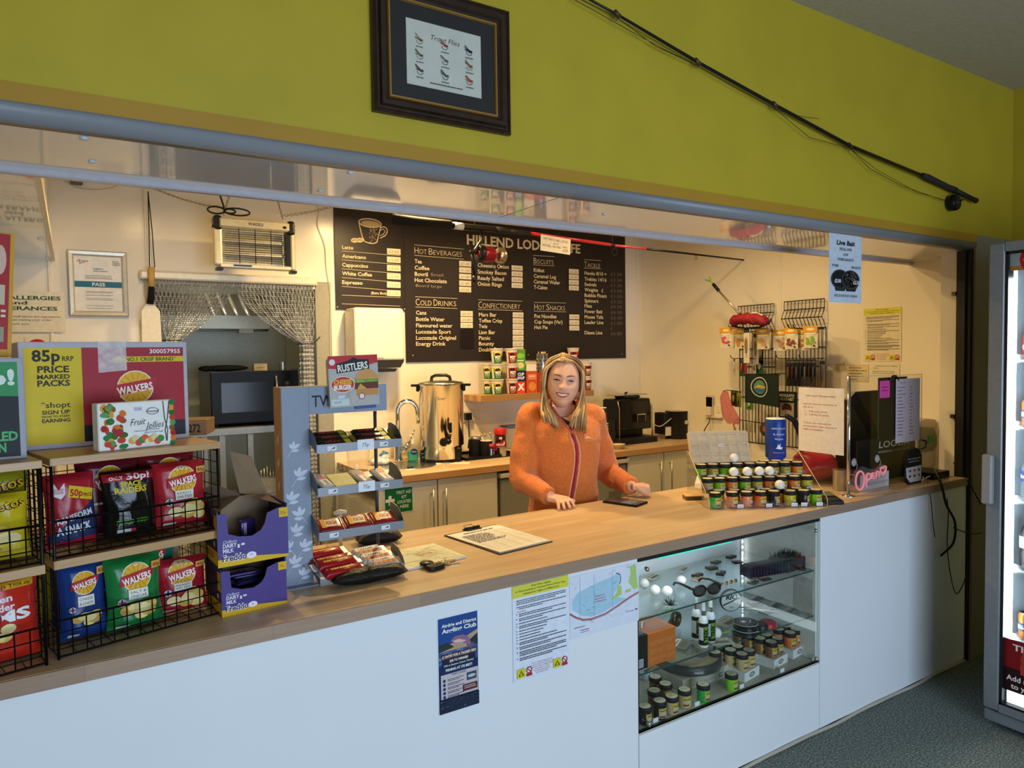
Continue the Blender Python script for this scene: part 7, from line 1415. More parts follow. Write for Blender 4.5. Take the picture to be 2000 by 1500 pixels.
# ------------------------------------------------------------------ rod and reel for sale, hung from the ceiling
y1=1.75;A0,A1=P(765,428,y=y1),P(1585,527,y=y1-.1);t=thing('fishing_rod','red and black spinning rod with reel hung below the ceiling','fishing rod',A0);l3=lambda px,py: P(px,py,y=y1-.1*(px-765)/820)-A0
MB(mat('#111010',.9)).tube([l3(765,428),l3(770,428.5),l3(880,440)],[.024,.030,.028],12).build('butt_grip',t);MB(mat('#1a1a1c',.3)).tube([l3(880,440),l3(905,443),l3(975,449),l3(1036,456)],[.021,.020,.018,.011],10).build('reel_seat',t);MB(mat('#cfd2d2',.3)).tube([l3(886,440.6),l3(904,442.6)],.0214,12).build('barcode_label',t);MB(M_blackm).tube([l3(968,449),l3(995,451.5)],[.021,.018],12).build('fore_grip',t)
MB(mat('#a8202e',.3)).tube([l3(1036,456),l3(1192,478)],[.011,.010],10).build('red_section',t);MB(mat('#b03a48',.3)).tube([l3(1200,479.5),l3(1262,486)],[.009,.008],10).build('red_section',t);MB(M_black).tube([l3(1190,477.8),l3(1203,479.8)],.0085,10).build('ferrule',t);MB(M_black).tube([l3(1262,486),l3(1350,496),l3(1480,511),l3(1580,525)],[.008,.007,.005,.003],8).build('blank',t)
for px,py,r in ((1358,497,.016),(1466,509.5,.013),(1537,518,.011),(1581,526,.010)): q=l3(px,py);b=MB(M_black);b.tube([q+Vector((.006+r*.75*math.cos(a),0,-r*1.4+r*math.sin(a))) for a in [2*PI*i/14 for i in range(14)]],.0016,5,True);b.rod(q,q+Vector((.003,0,-r*.5)),.0014,5);b.build('line_guide',t)
rq=l3(942,495);MB(mat('#1a1718',.3)).tube([l3(941,446),l3(942,468),l3(930,486),l3(926,495)],[.010,.011,.013,.018],8).build('reel_stem',t)
b=MB(mat('#8e1c26',.25,.3));b.lathe([(.018,-.06),(.042,-.045),(.048,0),(.042,.045)],20,M=Matrix.Translation(l3(950,497)) @ Matrix.Rotation(PI/2,4,'Y'));o=b.build('reel_body',t);MB(M_black).lathe([(.040,-.016),(.050,-.014),(.050,.016),(.040,.018)],20,M=Matrix.Translation(l3(938,495)) @ Matrix.Rotation(PI/2,4,'Y')).build('gear_case',o);MB(mat('#b9aa8e',.25,.9)).lathe([(.042,-.01),(.048,.0),(.048,.030),(.036,.040),(.001,.042)],20,M=Matrix.Translation(l3(974,499)) @ Matrix.Rotation(PI/2,4,'Y')).build('spool',o);MB(M_chrome).tube([l3(960,510),l3(962,522),l3(970,528),l3(978,522),l3(982,503)],.0015,5).build('bail_arm',o);b=MB(M_black);b.tube([l3(921,494),l3(924,510),l3(927,540)],[.009,.010,.008],8);b.sphere(l3(926,545),(.015,.015,.022),10,8);b.sphere(l3(919,492),(.008,.008,.010),8,6);b.build('crank_handle',o)
for px,py in ((927,443),(1196,478)): a=l3(px,py);MB(M_ch).tube([a+Vector((0,0,.0)),Vector((a.x,a.y,ZC-A0.z))],.0015,5).build('hanging_wire',t)
def d_rod(c,w,h): c.text('7FT MITCHELL ROD',w*.5,h*.70,h*.14,'#22222a',al='c',w=w*.82);c.text('WITH',w*.5,h*.50,h*.09,'#22222a',al='c',w=w*.18);c.text('MITCHELL 2000 REEL',w*.06,h*.30,h*.12,'#22222a',w=w*.62);c.text('ONLY',w*.74,h*.36,h*.12,'#22222a',w=w*.16);c.text('£25',w*.74,h*.14,h*.16,'#22222a',w=w*.18)
a=P(1055,489,y=y1-.06);sheet('rod_price_card',P(1113,480,y=y1-.06).x-a.x,.098,'#d9d2c0',d_rod,loc=(a.x,y1-.062,a.z),label='handwritten price card hanging on the red rod',cat='price card',roll=.06)
# live bait notice hanging from the hatch edge
yL=.02;a=P(1619,590,y=yL);w=P(1682,590,y=yL).x-a.x;h=SZ-a.z
def d_bait(c,w,h):
    c.text('Live Bait',w*.5,h*.845,h*.065,'#141414',al='c',w=w*.56,bold=.04,shear=.15)
    for s,y,ww in (('SPECIAL OFFER',.765,.38),('£4.00',.69,.15),('WORMS & MAGGOTS',.615,.5)): c.text(s,w*.5,h*y,h*.038,'#55585e',al='c',w=w*ww,bold=.03)
    c.text('WORMS',w*.18,h*.52,h*.036,'#55585e',al='c',w=w*.2,bold=.03);c.text('MAGGOTS',w*.83,h*.51,h*.036,'#55585e',al='c',w=w*.28,bold=.03)
    for cx,top in ((.33,'#1d1d20'),(.66,'#0f0f10')): c.poly([(w*(cx-.2),h*.30),(w*(cx-.14),h*.17),(w*(cx+.14),h*.17),(w*(cx+.24),h*.28),(w*(cx+.24),h*.34)],'#2c2d31');c.ell(w*cx,h*.34,w*.28,h*.145,'#3a3b40',28);c.ell(w*cx,h*.345,w*.235,h*.12,top,28)
    q=random.Random(8)
    for i in range(60): a_=q.random()*6.3;r_=math.sqrt(q.random());c.ell(w*(.66+.21*r_*math.cos(a_)),h*(.345+.105*r_*math.sin(a_)),w*.012,h*.006,'#8a8b90',6)
    c.text('£3.00',w*.24,h*.29,h*.05,'#e6e9ee',al='c',w=w*.19,bold=.03);c.text('£2.50',w*.82,h*.28,h*.05,'#e6e9ee',al='c',w=w*.2,bold=.03);c.text('RECYCLE YOUR TUB AT CLUBHOUSE',w*.5,h*.085,h*.032,'#55585e',al='c',w=w*.7,bold=.02)
sheet('live_bait_notice',w,h,'#c9d3e2',d_bait,loc=(a.x,yL,a.z),label='white live bait notice hanging from the hatch edge',cat='notice')
# ------------------------------------------------------------------ papers on the counter front
FY=.0068
def frontsheet(name,px0,pyt,px1,pyb,col,draw,label,cat,y=FY):
    a=P(px0,pyt,y=y);x1=P(px1,pyt,y=y).x;zb=P(px0,pyb,y=y).z;return sheet(name,x1-a.x,a.z-zb,col,draw,loc=(a.x,y,zb),label=label,cat=cat)
def d_club(c,w,h):
    c.rect(.003,.003,w-.003,h-.003,'#1c2f5a');c.rect(.003,h*.70,w-.003,h-.003,'#27498e');q=random.Random(9)
    c.poly([(.003,h*.70),(w*.5,h*.72),(w-.003,h*.80),(w-.003,h*.63),(.003,h*.62)],'#b99a82');c.poly([(.003,h*.72),(w*.25,h*.73),(w*.4,h*.67),(.003,h*.64)],'#2a3a3c');c.poly([(w*.75,h*.70),(w-.003,h*.76),(w-.003,h*.64),(w*.7,h*.65)],'#24343a');c.rect(.003,h*.50,w-.003,h*.64,'#2f5a8e')
    for i in range(30): x=w*q.random()*.9;y=h*(.52+.12*q.random());c.line([(x,y),(x+w*.08,y+h*.004)],.0012,'#9fc0de')
    c.poly([(w*.30,h*.745),(w*.42,h*.785),(w*.62,h*.78),(w*.75,h*.74),(w*.82,h*.66),(w*.78,h*.62),(w*.72,h*.67),(w*.58,h*.70),(w*.42,h*.715)],'#8e6a86');c.poly([(w*.34,h*.735),(w*.5,h*.745),(w*.7,h*.71),(w*.58,h*.70),(w*.42,h*.715)],'#d9b8b4');c.poly([(w*.78,h*.66),(w*.90,h*.68),(w*.80,h*.61),(w*.72,h*.60)],'#6a5a7a')
    c.text('Airdrie and District',w*.52,h*.895,h*.032,'#f2f2ee',al='c',w=w*.84,bold=.03);c.text('Angling Club',w*.52,h*.835,h*.042,'#f2f2ee',al='c',w=w*.84,bold=.03)
    c.rect(w*.08,h*.565,w*.94,h*.615,'#5a2f2c');c.text('£1 ENTRY FOR A TAGGED FISH!',w*.51,h*.577,h*.026,'#f2eadd',al='c',w=w*.82,bold=.03);c.rect(w*.1,h*.475,w*.9,h*.56,'#1b2640');c.text('50% TO WINNER!',w*.5,h*.525,h*.024,'#f2eadd',al='c',w=w*.45,bold=.03);c.text('50% to Beatson Cancer Charity!',w*.5,h*.488,h*.018,'#e2dccf',al='c',w=w*.72,bold=.02);c.text('FISHING AT ITS BEST!',w*.5,h*.437,h*.025,'#eef2f6',al='c',w=w*.64,bold=.03)
    c.rect(w*.06,h*.16,w*.96,h*.41,'#c9bcc2');c.text('EVENT RULES:',w*.5,h*.385,h*.018,'#2a2a34',al='c',w=w*.34,bold=.02)
    for i in range(5): c.ell(w*.14,h*(.345-.042*i),w*.035,w*.035,'#27406e',12);c.para(w*.22,w*.62,h*(.347-.042*i),h*.007,'#44424e',i);c.para(w*.22,w*.5,h*(.333-.042*i),h*.007,'#44424e',i+9)
    c.rect(w*.68,h*.29,w*.92,h*.37,'#3a4a5e');c.ell(w*.8,h*.33,w*.1,h*.018,'#b9c2c9',12);c.rect(w*.58,h*.185,w*.94,h*.255,'#5a2f36');c.para(w*.62,w*.9,h*.23,h*.008,'#e2c9c4',3);c.para(w*.62,w*.9,h*.21,h*.008,'#e2c9c4',4)
    c.rect(.003,.003,w-.003,h*.15,'#232c42');
    for i in range(40): x=w*(.02+q.random()*.88);y=h*.13*q.random()+.003;c.line([(x,y),(x+w*.05*q.random(),y+h*.01)],.0016,q.choice(('#4a5a7a','#3a2a2a','#7a8aa6','#15181f','#5a4a42')))
frontsheet('angling_club_poster',853,1209,934,1400,'#e9ecf2',d_club,'blue angling club poster taped to the counter front','poster')
def d_risk(c,w,h,small=False):
    c.rect(0,h*.875,w,h,'#dcd84a')
    for i,s in enumerate(('Risks When Angling','in Close proximity to Overhead Electric Power Lines','- Guidance for Anglers on Hillend Loch.')): c.text(s,w*.5,h*(.965-.034*i),h*.017,'#2a2a16',al='c',w=w*(.34,.88,.66)[i],bold=.02)
    y=.85;k=0
    for blk in (3,2,0,2,2,1,2,1,1,1,1,2,2,3,2):
        if blk == 0: c.text('Remember:',w*.08,h*(y-.012),h*.012,'#b0383a',w=w*.16);y -= .025;continue
        if blk and y < .77: c.ell(w*.07,h*(y-.006),w*.008,w*.008,'#2a2a30',8)
        for i in range(blk): c.para(w*(.07 if y > .77 else .11),w*.95,h*(y-.012),h*.0085,'#3c3c46',k,i < blk-1);y -= .0185;k += 1
        y -= .012
    for i,s in enumerate(("Don't risk being injured",'Look up and look behind you','Follow a few simple rules','and observe the','No Fishing Zones','and stay safe.')): c.text(s,w*.5,h*(.145-.022*i),h*.012,'#b5484e',al='c',w=w*(.36,.42,.38,.26,.28,.22)[i])
    for x in (.06,.70): c.rect(w*x,h*.03,w*(x+.14),h*.125,'#d9d02a');c.poly([(w*(x+.02),h*.05),(w*(x+.12),h*.05),(w*(x+.07),h*.11)],'#2a2a16');c.poly([(w*(x+.045),h*.056),(w*(x+.095),h*.056),(w*(x+.07),h*.095)],'#d9d02a');c.line([(w*(x+.21+.045*math.cos(a)),h*.092+w*.045*math.sin(a)) for a in [2*PI*i/16 for i in range(17)]],.003,'#b5363c');c.line([(w*(x+.18),h*.11),(w*(x+.24),h*.07)],.003,'#b5363c');c.rect(w*(x+.16),h*.03,w*(x+.26),h*.058,'#b5363c')
frontsheet('power_line_notice',1000,1147,1110,1335,'#dfe6f4',d_risk,'overhead power line guidance notice with yellow heading on the counter front','notice',y=FY-.0012)
def d_loch(c,w,h):
    c.rect(0,0,w,h,'#dde3f0');B_='#a9cfe2'
    c.poly([(w*.10,h*.72),(w*.35,h*.80),(w*.62,h*.86),(w*.70,h*.90),(w*.72,h*.74),(w*.64,h*.58),(w*.58,h*.50),(w*.72,h*.48),(w*.82,h*.42),(w*.62,h*.36),(w*.45,h*.29),(w*.30,h*.28),(w*.16,h*.34),(w*.04,h*.46),(w*.03,h*.60)],B_)
    c.poly([(w*.69,h*.70),(w*.74,h*.66),(w*.74,h*.52),(w*.62,h*.47),(w*.58,h*.50),(w*.66,h*.56)],'#b3cf7a');c.poly([(w*.86,h*.96),(w*.96,h*.98),(w*.97,h*.76),(w*.99,h*.56),(w*.93,h*.55),(w*.84,h*.70),(w*.88,h*.84)],'#b3cf7a');c.rect(w*.80,h*.53,w*.88,h*.58,'#b3cf7a')
    c.line([(w*.0,h*.42),(w*.08,h*.34),(w*.18,h*.27),(w*.30,h*.245),(w*.5,h*.27),(w*.7,h*.36),(w*.86,h*.44),(w,h*.49)],.004,'#b9483e');c.line([(w*.0,h*.40),(w*.08,h*.32),(w*.18,h*.25),(w*.30,h*.225),(w*.5,h*.25),(w*.7,h*.34),(w*.86,h*.42),(w,h*.47)],.002,'#55584e');c.line([(w*.66,h*.90),(w*.72,h*.86),(w*.73,h*.76),(w*.71,h*.70)],.003,'#33373c')
    for i,s in enumerate(('Hillend Loch','Hazard Areas &','No Fishing Zones')): c.text(s,w*.42,h*(.585-.045*i),h*.022,'#c0484e',al='c',w=w*(.14,.16,.18)[i],bold=.02)
    q=random.Random(3)
    for i in range(40): x=w*q.random()*.95;y=h*(.16+.82*q.random());c.line([(x,y),(x+w*q.uniform(-.06,.06),y+h*q.uniform(-.04,.04))],.0009,'#8a93a6')
    for x in (.14,.34,.60): c.line([(w*x,h*.3),(w*x,h*.97)],.0008,'#8fb0c2')
    c.para(w*.05,w*.2,h*.16,h*.01,'#7a7f92',1);c.rect(w*.14,h*.10,w*.26,h*.108,'#a84a6a');c.rect(w*.14,h*.065,w*.26,h*.073,'#d98ac2');c.rect(w*.94,h*.2,w*.97,h*.22,'#7a2a4a');c.para(w*.8,w*.92,h*.2,h*.008,'#7a7f92',4)
frontsheet('loch_map',1112,1128,1247,1250,'#dfe6f4',d_loch,'map of the loch with no fishing zones on the counter front','map')
c=None
# ------------------------------------------------------------------ contents of the display case
def at(px,py,z,ymin=KY0+.05,ymax=KY1-.05):
    q=P(px,py,z=z);return Vector((min(max(q.x,KX0+.05),KX1-.05),min(max(q.y,ymin),ymax),z))
S1,S2,S0=SH1+.0005,SH2+.0005,KZ0+.0125
for i,(px,py) in enumerate(((1258,1150),(1279,1163),(1303,1165),(1331,1144))): q=at(px,py,S1);golf(q+Vector((0,0,.0212)),('white golf ball at the left end of the upper glass shelf','white golf ball second from the left on the upper glass shelf','white golf ball third from the left on the upper glass shelf','white golf ball behind the sunglasses leg on the upper glass shelf')[i],'golf balls in the display case')
# sunglasses
q=at(1385,1166,S1);t=thing('sunglasses','dark tortoiseshell sunglasses on the upper glass shelf','sunglasses',q,-.2);MF=mat('#1c1210',.2,nz=.4,sc=40)
for s in (-1,1):
    el_=[(s*.034+.029*math.cos(a)*(1 if abs(math.cos(a)) < .9 else 1),0,.026+.021*math.sin(a)) for a in [2*PI*i/20 for i in range(20)]];MB(MF).tube(el_,.0042,6,True).build('rim',t);MB(mat('#2a2220',.05,alpha=.9,nz=.1)).add([(p[0],.001,p[2]) for p in el_],[tuple(range(20))]).build('lens',t,fix=False)
    MB(MF).tube([(s*.064,0,.036),(s*.070,.01,.037),(s*.070,.08,.036),(s*.066,.125,.026),(s*.062,.14,.012)],[.006,.006,.0045,.004,.005],6).build('temple',t)
MB(MF).tube([(-.008,0,.030),(0,-.003,.034),(.008,0,.030)],.004,6).build('bridge',t)
def packs(specs,z,label,group,col='#2b2b2e'):
    for i,(px,py,w,d,h,rz,c2) in enumerate(specs):
        q=at(px,py,z);t=thing('tackle_pack','%s, %s from the left' % (label,ORD[i]),'tackle pack',q,rz,group);MB(mat(c2,.35)).box(-w/2,-d/2,0,w/2,d/2,h).build('pack',t,.002);c=Card(lambda u,v,l: Vector((u,v,h+l)));c.rect(-w*.4,d*.1,w*.4,d*.4,'#cfc9b8');c.rect(-w*.3,-d*.35,w*.3,-d*.05,'#6a6258');c.para(-w*.3,w*.3,d*.2,d*.07,'#5a564e',i);c.build('label',t,fix=False)
packs([(1362,1126,.05,.035,.012,.3,'#3a342e'),(1390,1112,.05,.035,.012,-.2,'#4a443c'),(1408,1122,.05,.035,.012,.5,'#2e2a26'),(1398,1100,.045,.035,.010,.2,'#57524a'),(1428,1090,.05,.03,.012,.1,'#3a3a3c'),(1440,1100,.045,.03,.010,-.3,'#33302c')],S1,'small dark hook packet on the upper glass shelf','hook packets on the upper glass shelf')
packs([(1480,1142,.05,.035,.008,.3,'#4a4d52'),(1498,1134,.05,.035,.008,-.1,'#3c4046'),(1470,1128,.05,.035,.008,.6,'#52565c')],S1,'flat grey packet at the right of the upper glass shelf','flat packets at the right of the upper glass shelf')
t=thing('weight_box','clear box of small dark weights on the upper glass shelf','tackle box',at(1515,1115,S1)+Vector((-.06,0,0)),-.15);MB(M_acr).box(-.13,-.04,0,.13,.04,.06).build('box',t)
for i in range(14): MB(mat('#16233a',.3)).box(-.12+.017*i,-.034,.002,-.108+.017*i,.034,.048).build('weight_pack',t)
t=thing('fly_box','open box of black flies at the right end of the upper glass shelf','fly box',at(1562,1102,S1)+Vector((-.035,0,0)),.1);MB(mat('#2a2430',.4)).box(-.07,-.05,0,.07,.05,.05).build('box',t,.003);b=MB(mat('#17131a',.8));q=random.Random(3)
for i in range(90): x,y=q.uniform(-.065,.065),q.uniform(-.045,.045);b.rod((x,y,.05),(x+q.uniform(-.01,.01),y+q.uniform(-.01,.01),.072),.0022,4,.0005)
o=b.build('flies',t);o['kind']='stuff'
packs([(1590,1104,.06,.03,.014,.9,'#1d1a22')],S1,'dark packet leaning at the right end of the upper shelf','packets at the right end of the upper shelf')
packs([(1275,1127,.09,.045,.003,.3,'#cfc4ae'),(1335,1112,.09,.03,.002,.4,'#e0d6c2'),(1365,1132,.07,.05,.006,.2,'#c9b496')],S1,'pale card lying at the back of the upper glass shelf','pale cards on the upper glass shelf')
b=MB(mat('#b58a4a',.3,.8));q0=at(1425,1140,S1)
for i in range(7): b.sphere(q0+Vector((-.04+.014*i,.006*(-1)**i,.006)),(.010,.005,.005),8,6)
tag(b.build('spinner_lures'),'row of small golden spinners on the upper glass shelf','lures')
t=thing('black_fly','tangle of dark feathered lures near the left of the upper shelf','lures',at(1312,1186,S1));b=MB(mat('#1a1c14',.8));q=random.Random(8)
for i in range(40): a=q.uniform(0,6.3);b.rod((0,0,.004),(.035*math.cos(a)*q.random(),.025*math.sin(a),.004+.03*q.random()),.001,4)
b.build('hackles',t)
# middle shelf
t=thing('orange_box','orange boxed reel with clear window on the middle shelf','box',Vector((KX0+.02,KY0+.045,S2)),0);q=at(1318,1300,S2);w=P(1318,1290,y=KY0+.05).x-KX0-.02;h=.125;MB(mat('#15120f',.5)).box(0,.0,0,w*.33,.14,h).build('black_side',t);MB(mat('#c96a24',.5)).box(w*.33,0,0,w,.14,h).build('carton',t,.001);c=Card();
for i in range(3):
    for j_ in range(3):
        for k in range(3): c.para(w*(.38+.2*i),w*(.55+.2*i),h*(.72-.25*j_-.05*k),h*.012,'#e0a870',i*9+j_*3+k,k < 2)
c.rect(w*.04,h*.06,w*.22,h*.32,'#c9cdd2');
for i in range(8): c.rect(w*(.05+.02*i),h*.08,w*(.058+.02*i),h*.30,'#2a2a2e')
c.build('print',t,fix=False);MB(glass_mat((.9,.9,.9),.05,.1)).box(.01,.012,h,w-.012,.12,h+.002).build('window',t);MB(mat('#d8cfc0',.2)).tube([(w*.4,.05,h+.004),(w*.5,.07,h+.016),(w*.62,.09,h+.004)],.003,6).build('loop',t)
def bottle(label,px,py):
    q=at(px,py,S2);t=thing('spray_bottle',label,'spray bottle',q,-.5,'white spray bottles in the display case');r=.0185;MB(mat('#e6e8ea',.3)).lathe([(r*.95,0),(r,.004),(r,.105),(r*.8,.12),(.009,.128)],20).build('bottle',t);MB(M_chrome).lathe([(.010,.126),(.010,.146)],16).build('collar',t);MB(mat('#e9e9e9',.3)).lathe([(.008,.146),(.008,.168),(.006,.176)],14).build('cap',t)
    c=Card(lambda u,v,l: Vector(((r+.0005+l)*math.sin(u/r),-(r+.0005+l)*math.cos(u/r),v)),maxe=.008);c.rect(-.03,.010,.03,.098,'#17191a');c.rect(-.004,.022,.026,.085,'#6f9a2a');c.rect(-.026,.03,-.006,.082,'#c9cdcf');c.text('TREK',.012,.028,.015,'#14160f',w=.05,rot=PI/2,bold=.04);c.build('label',t,fix=False);return t
bottle('white spray bottle in front of the other two',1374,1262);bottle('white spray bottle right behind the front one',1388,1254);bottle('white spray bottle at the rear left of the three',1360,1248)
t=thing('line_spool','round white line spool standing upright on the middle shelf','line spool',at(1427,1194,S2)+Vector((0,0,.052)),-.45);MB(M_blackm).lathe([(.05,-.008),(.052,0),(.05,.008)],30,M=Matrix.Rotation(PI/2,4,'X')).build('rim',t);c=Card(lambda u,v,l: Vector((u,-.0085-l,v)));c.ell(0,0,.047,.047,'#c9ccc9',28);c.text('RIO',0,.006,.022,'#1a1c1c',al='c',bold=.04,shear=.2);c.line([(-.04,-.02),(.04,.012)],.006,'#2a2c2c');c.text('30lb',.0,-.034,.009,'#2a2c2c',al='c');c.build('face_print',t,fix=False)
q=at(1461,1240,S2)
for k in range(2): t=thing('line_spool',('lower black line spool of the stack of two','upper black line spool of the stack of two')[k],'line spool',q+Vector((0,0,.0265*k)));MB(M_black).lathe([(.048,0),(.05,.004),(.044,.008),(.044,.018),(.05,.022),(.048,.026)],28).build('spool',t);MB(mat('#9a9c9a',.3)).lathe([(.0502,.0215),(.0502,.0245)],28).build('rim',t);c=Card(lambda u,v,l: Vector((u,v,.0262+l)));c.rect(-.02,-.005,.0,.012,'#d9d9d4');c.line([(.005,-.02),(.03,.0)],.003,'#e6e6e2');c.build('label',t,fix=False)
tag(MB(mat('#a8202a',.35)).lathe([(.035,0),(.035,.02),(.03,.024)],20,at(1500,1224,S2)).build('red_tub'),'small red tub behind the black spools','tub');tag(MB(mat('#1e1e22',.35)).lathe([(.03,0),(.03,.022),(.026,.025)],20,at(1485,1228,S2)).build('small_black_tub'),'small black tub between the spools and the red tub','tub')
golf(at(1399,1246,S2)+Vector((0,0,.0212)),'white golf ball beside the spray bottles','golf balls in the display case')
t=thing('fly_reel','bronze coloured fly reel with cord on the middle shelf','fishing reel',at(1330,1228,S2)+Vector((0,.03,.033)),.3);MG=mat('#6a6048',.3,.8);MB(MG).lathe([(.03,-.012),(.033,0),(.03,.012),(.022,.013),(.02,.004),(.001,.004)],24,M=Matrix.Rotation(PI/2,4,'X')).build('reel',t);MB(MG).tube([(-.02,0,.02),(-.06,0,.0),(-.1,0,-.02)],[.006,.007,.005],8).build('foot',t)
for i,cc in enumerate(('#8fae4a','#b99a5a','#7fc23a')): o=MB(mat(cc,.4,.2)).tube([at(1285+18*i,1195+8*i,S2)+Vector((0,.08,.012+.02*i)),at(1320+18*i,1185+8*i,S2)+Vector((0,.1,.02+.02*i))],[.006,.010],8).build('rubber_lure');tag(o,('pale green rubber lure at the back of the middle shelf','tan rubber lure at the back of the middle shelf','bright green rubber lure at the back of the middle shelf')[i],'lure');o.location.z -= .0125+.02*i-.008
o=MB(mat('#d8d2c4',.3,.6)).rod(at(1395,1190,S2)+Vector((0,.1,.006)),at(1525,1200,S2)+Vector((0,.02,.006)),.004,8).build('steel_rod');tag(o,'thin steel rod lying across the middle shelf','rod')
o=MB(mat('#7fae3a',.5)).rod(at(1403,1240,S2)+Vector((0,0,.004)),at(1440,1232,S2)+Vector((0,0,.004)),.003,6).build('green_straw');tag(o,'thin green stick beside the black spools','stick')
packs([(1330,1258,.10,.07,.004,.5,'#6e665a'),(1420,1215,.12,.08,.004,.2,'#a39c86'),(1415,1258,.10,.06,.006,-.4,'#9a9684'),(1490,1165,.07,.05,.004,.2,'#4a5a6a'),(1520,1180,.07,.05,.004,.3,'#5a6470'),(1475,1180,.06,.05,.005,-.3,'#8a6a4a'),(1500,1195,.08,.05,.004,.1,'#3f4246'),(1550,1190,.08,.05,.003,.2,'#8e949a')],S2,'flat tackle packet on the middle shelf','tackle packets on the middle shelf')
# bottom of the case
BJ=(('dark',1266,1416),('dark',1291,1402),('sand',1313,1392),('sand',1337,1378),('brown',1278,1380),('brown',1300,1366),('brown',1280,1352),('emerald',1375,1368),('lime',1429,1346))
BL=('dark bait jar at the front left corner of the case floor','second dark bait jar at the front of the case floor','sand coloured bait jar third along the front of the case floor','sand coloured bait jar beside the price tag on the case floor','brown bait jar in the second row of the case floor','brown bait jar behind the sand coloured one','brown bait jar at the rear left of the case floor','emerald green bait jar alone in front of the round tub','lime green bait jar in front of the white carton')
for (k,px,py),lb in zip(BJ,BL): jar(k,lb,at(px,py,S0,KY0+.035),'bait jars on the case floor',rnd.uniform(-.4,.4))
q=at(1360,1325,S0,.16);t=thing('round_tub','large round tub in cling film on the case floor','tub',q+Vector((0,.05,0)));MB(mat('#b9b2a2',.4)).box(-.14,-.11,0,.14,.12,.05).build('carton',t,.002);MB(M_black).lathe([(.135,.051),(.14,.055),(.14,.085),(.132,.09)],36).build('rim',t);c=Card(lambda u,v,l: Vector((u,v,.0905+l)));c.ell(0,0,.13,.13,'#b09a6e',36);c.rect(-.02,-.02,.07,.05,'#7a6a4a');c.poly([(.02,.05),(.06,.07),(.09,.04),(.05,.02)],'#3f4a4e');c.poly([(.0,-.05),(.05,-.03),(.07,-.06),(.02,-.07)],'#3f4a4e');c.build('lid_print',t,fix=False);MB(glass_mat((.95,.95,.95),.12,.05)).lathe([(.15,.02),(.146,.06),(.142,.092),(.1,.094)],30).build('cling_film',t)
def jarbox(label,px,py,rz,nx,ny,key,short,bh=.04):
    q=at(px,py,S0,KY0+.04);W_,D_=.054*nx+.008,.054*ny+.008;o=carton('bait_carton',label,W_,D_,bh,q,rz,'#dcdcd8',None,cat='carton',bevel=0);o.children[0].name='tray'
    c=Card();c.ell(W_*.5,bh*.5,.02,.010,'#4a4e50',18);c.ell(W_*.5,bh*.5,.015,.006,'#b9bcba',18);c.build('emblem',o,fix=False)
    for i in range(nx):
        for j_ in range(ny):
            p_=Matrix.Translation(q) @ Matrix.Rotation(rz,4,'Z') @ Vector((.031+.054*i,.031+.054*j_,bh+.0005));jar(key,'%s bait jar, %s in the %s row of the %s carton' % (key,('left','right')[i] if nx > 1 else 'alone',ORD[j_],short),p_,'bait jars in the %s carton' % short)
    return o
jarbox('white carton of sand coloured jars in the middle of the case floor',1467,1340,.15,2,3,'sand','middle white');jarbox('long white carton of brown jars right of the middle',1512,1308,.15,2,4,'brown','long white');jarbox('white carton of orange jars at the right of the case floor',1549,1288,.15,2,2,'orange','right hand white');jarbox('small white carton behind the lime jar',1400,1330,.1,1,1,'green','small white')
q=at(1556,1262,S0);jar('orange','bright orange bait jar standing on top of the right hand jars',Vector((P(1549,1255,y=q.y+.03).x,q.y+.06,S0+.04+.0665)),'bait jars on the case floor')
for i,(px,py) in enumerate(((1278,1418),(1359,1387),(1446,1352),(1525,1320),(1587,1296))): q=P(px,py,y=KY0+.024);o=MB(mat('#eceef0',.5)).box(-.013,0,0,.013,.002,.016).build('price_tag',dc);o.location=(q.x,KY0+.016,KZ0+.0125)
packs([(1262,1320,.09,.05,.03,.2,'#c9ced6'),(1295,1312,.09,.05,.03,-.2,'#b9c2cc')],S0,'bagged golf balls at the back of the case floor','bags at the back of the case floor')
# ------------------------------------------------------------------ tackle racks on the side wall
def WP(px,py,d=0.): return P(px,py,x=XR-d)
def rack_panel(label,px0,px1,pt0,zb):
    y0=WP(px0,pt0).y;y1=WP(px1,pt0-6).y;zt=WP(px0,pt0).z;w=y0-y1;h=zt-zb;t=thing('tackle_rack',label,'wire rack',(XR-.004,y0,zb),-PI/2)
    n=11
    for i in range(n+1): x=w*i/n;MB(M_wire).tube([(x,-.006,0),(x,-.006,h-.19),(x,-.05,h-.12),(x,-.05,h-.115),(x,-.02,h-.06),(x,-.02,h)],.003,4).build('upright_wire',t)
    for z,d in ((0,.006),(h*.33,.006),(h-.45,.006),(h-.32,.006),(h-.19,.008),(h-.12,.053),(h-.06,.023),(h,.023)): MB(M_wire).rod((0,-d,z),(w,-d,z),.0034,4).build('cross_wire',t)
    return t,y0,w,zt
r1,ya,wa,zta=rack_panel('black wire tackle rack nearer the kitchen corner',1446,1516,599,1.02);r2,yb_,wb_,ztb=rack_panel('black wire tackle rack nearer the hatch',1536,1615,590,1.02)
def hook(par,x,z,L=.26): b=MB(M_wire);b.tube([(x,-.006,z),(x,-L,z),(x,-L-.02,z+.012),(x,-L-.025,z+.025)],.003,5);b.build('hook',par)
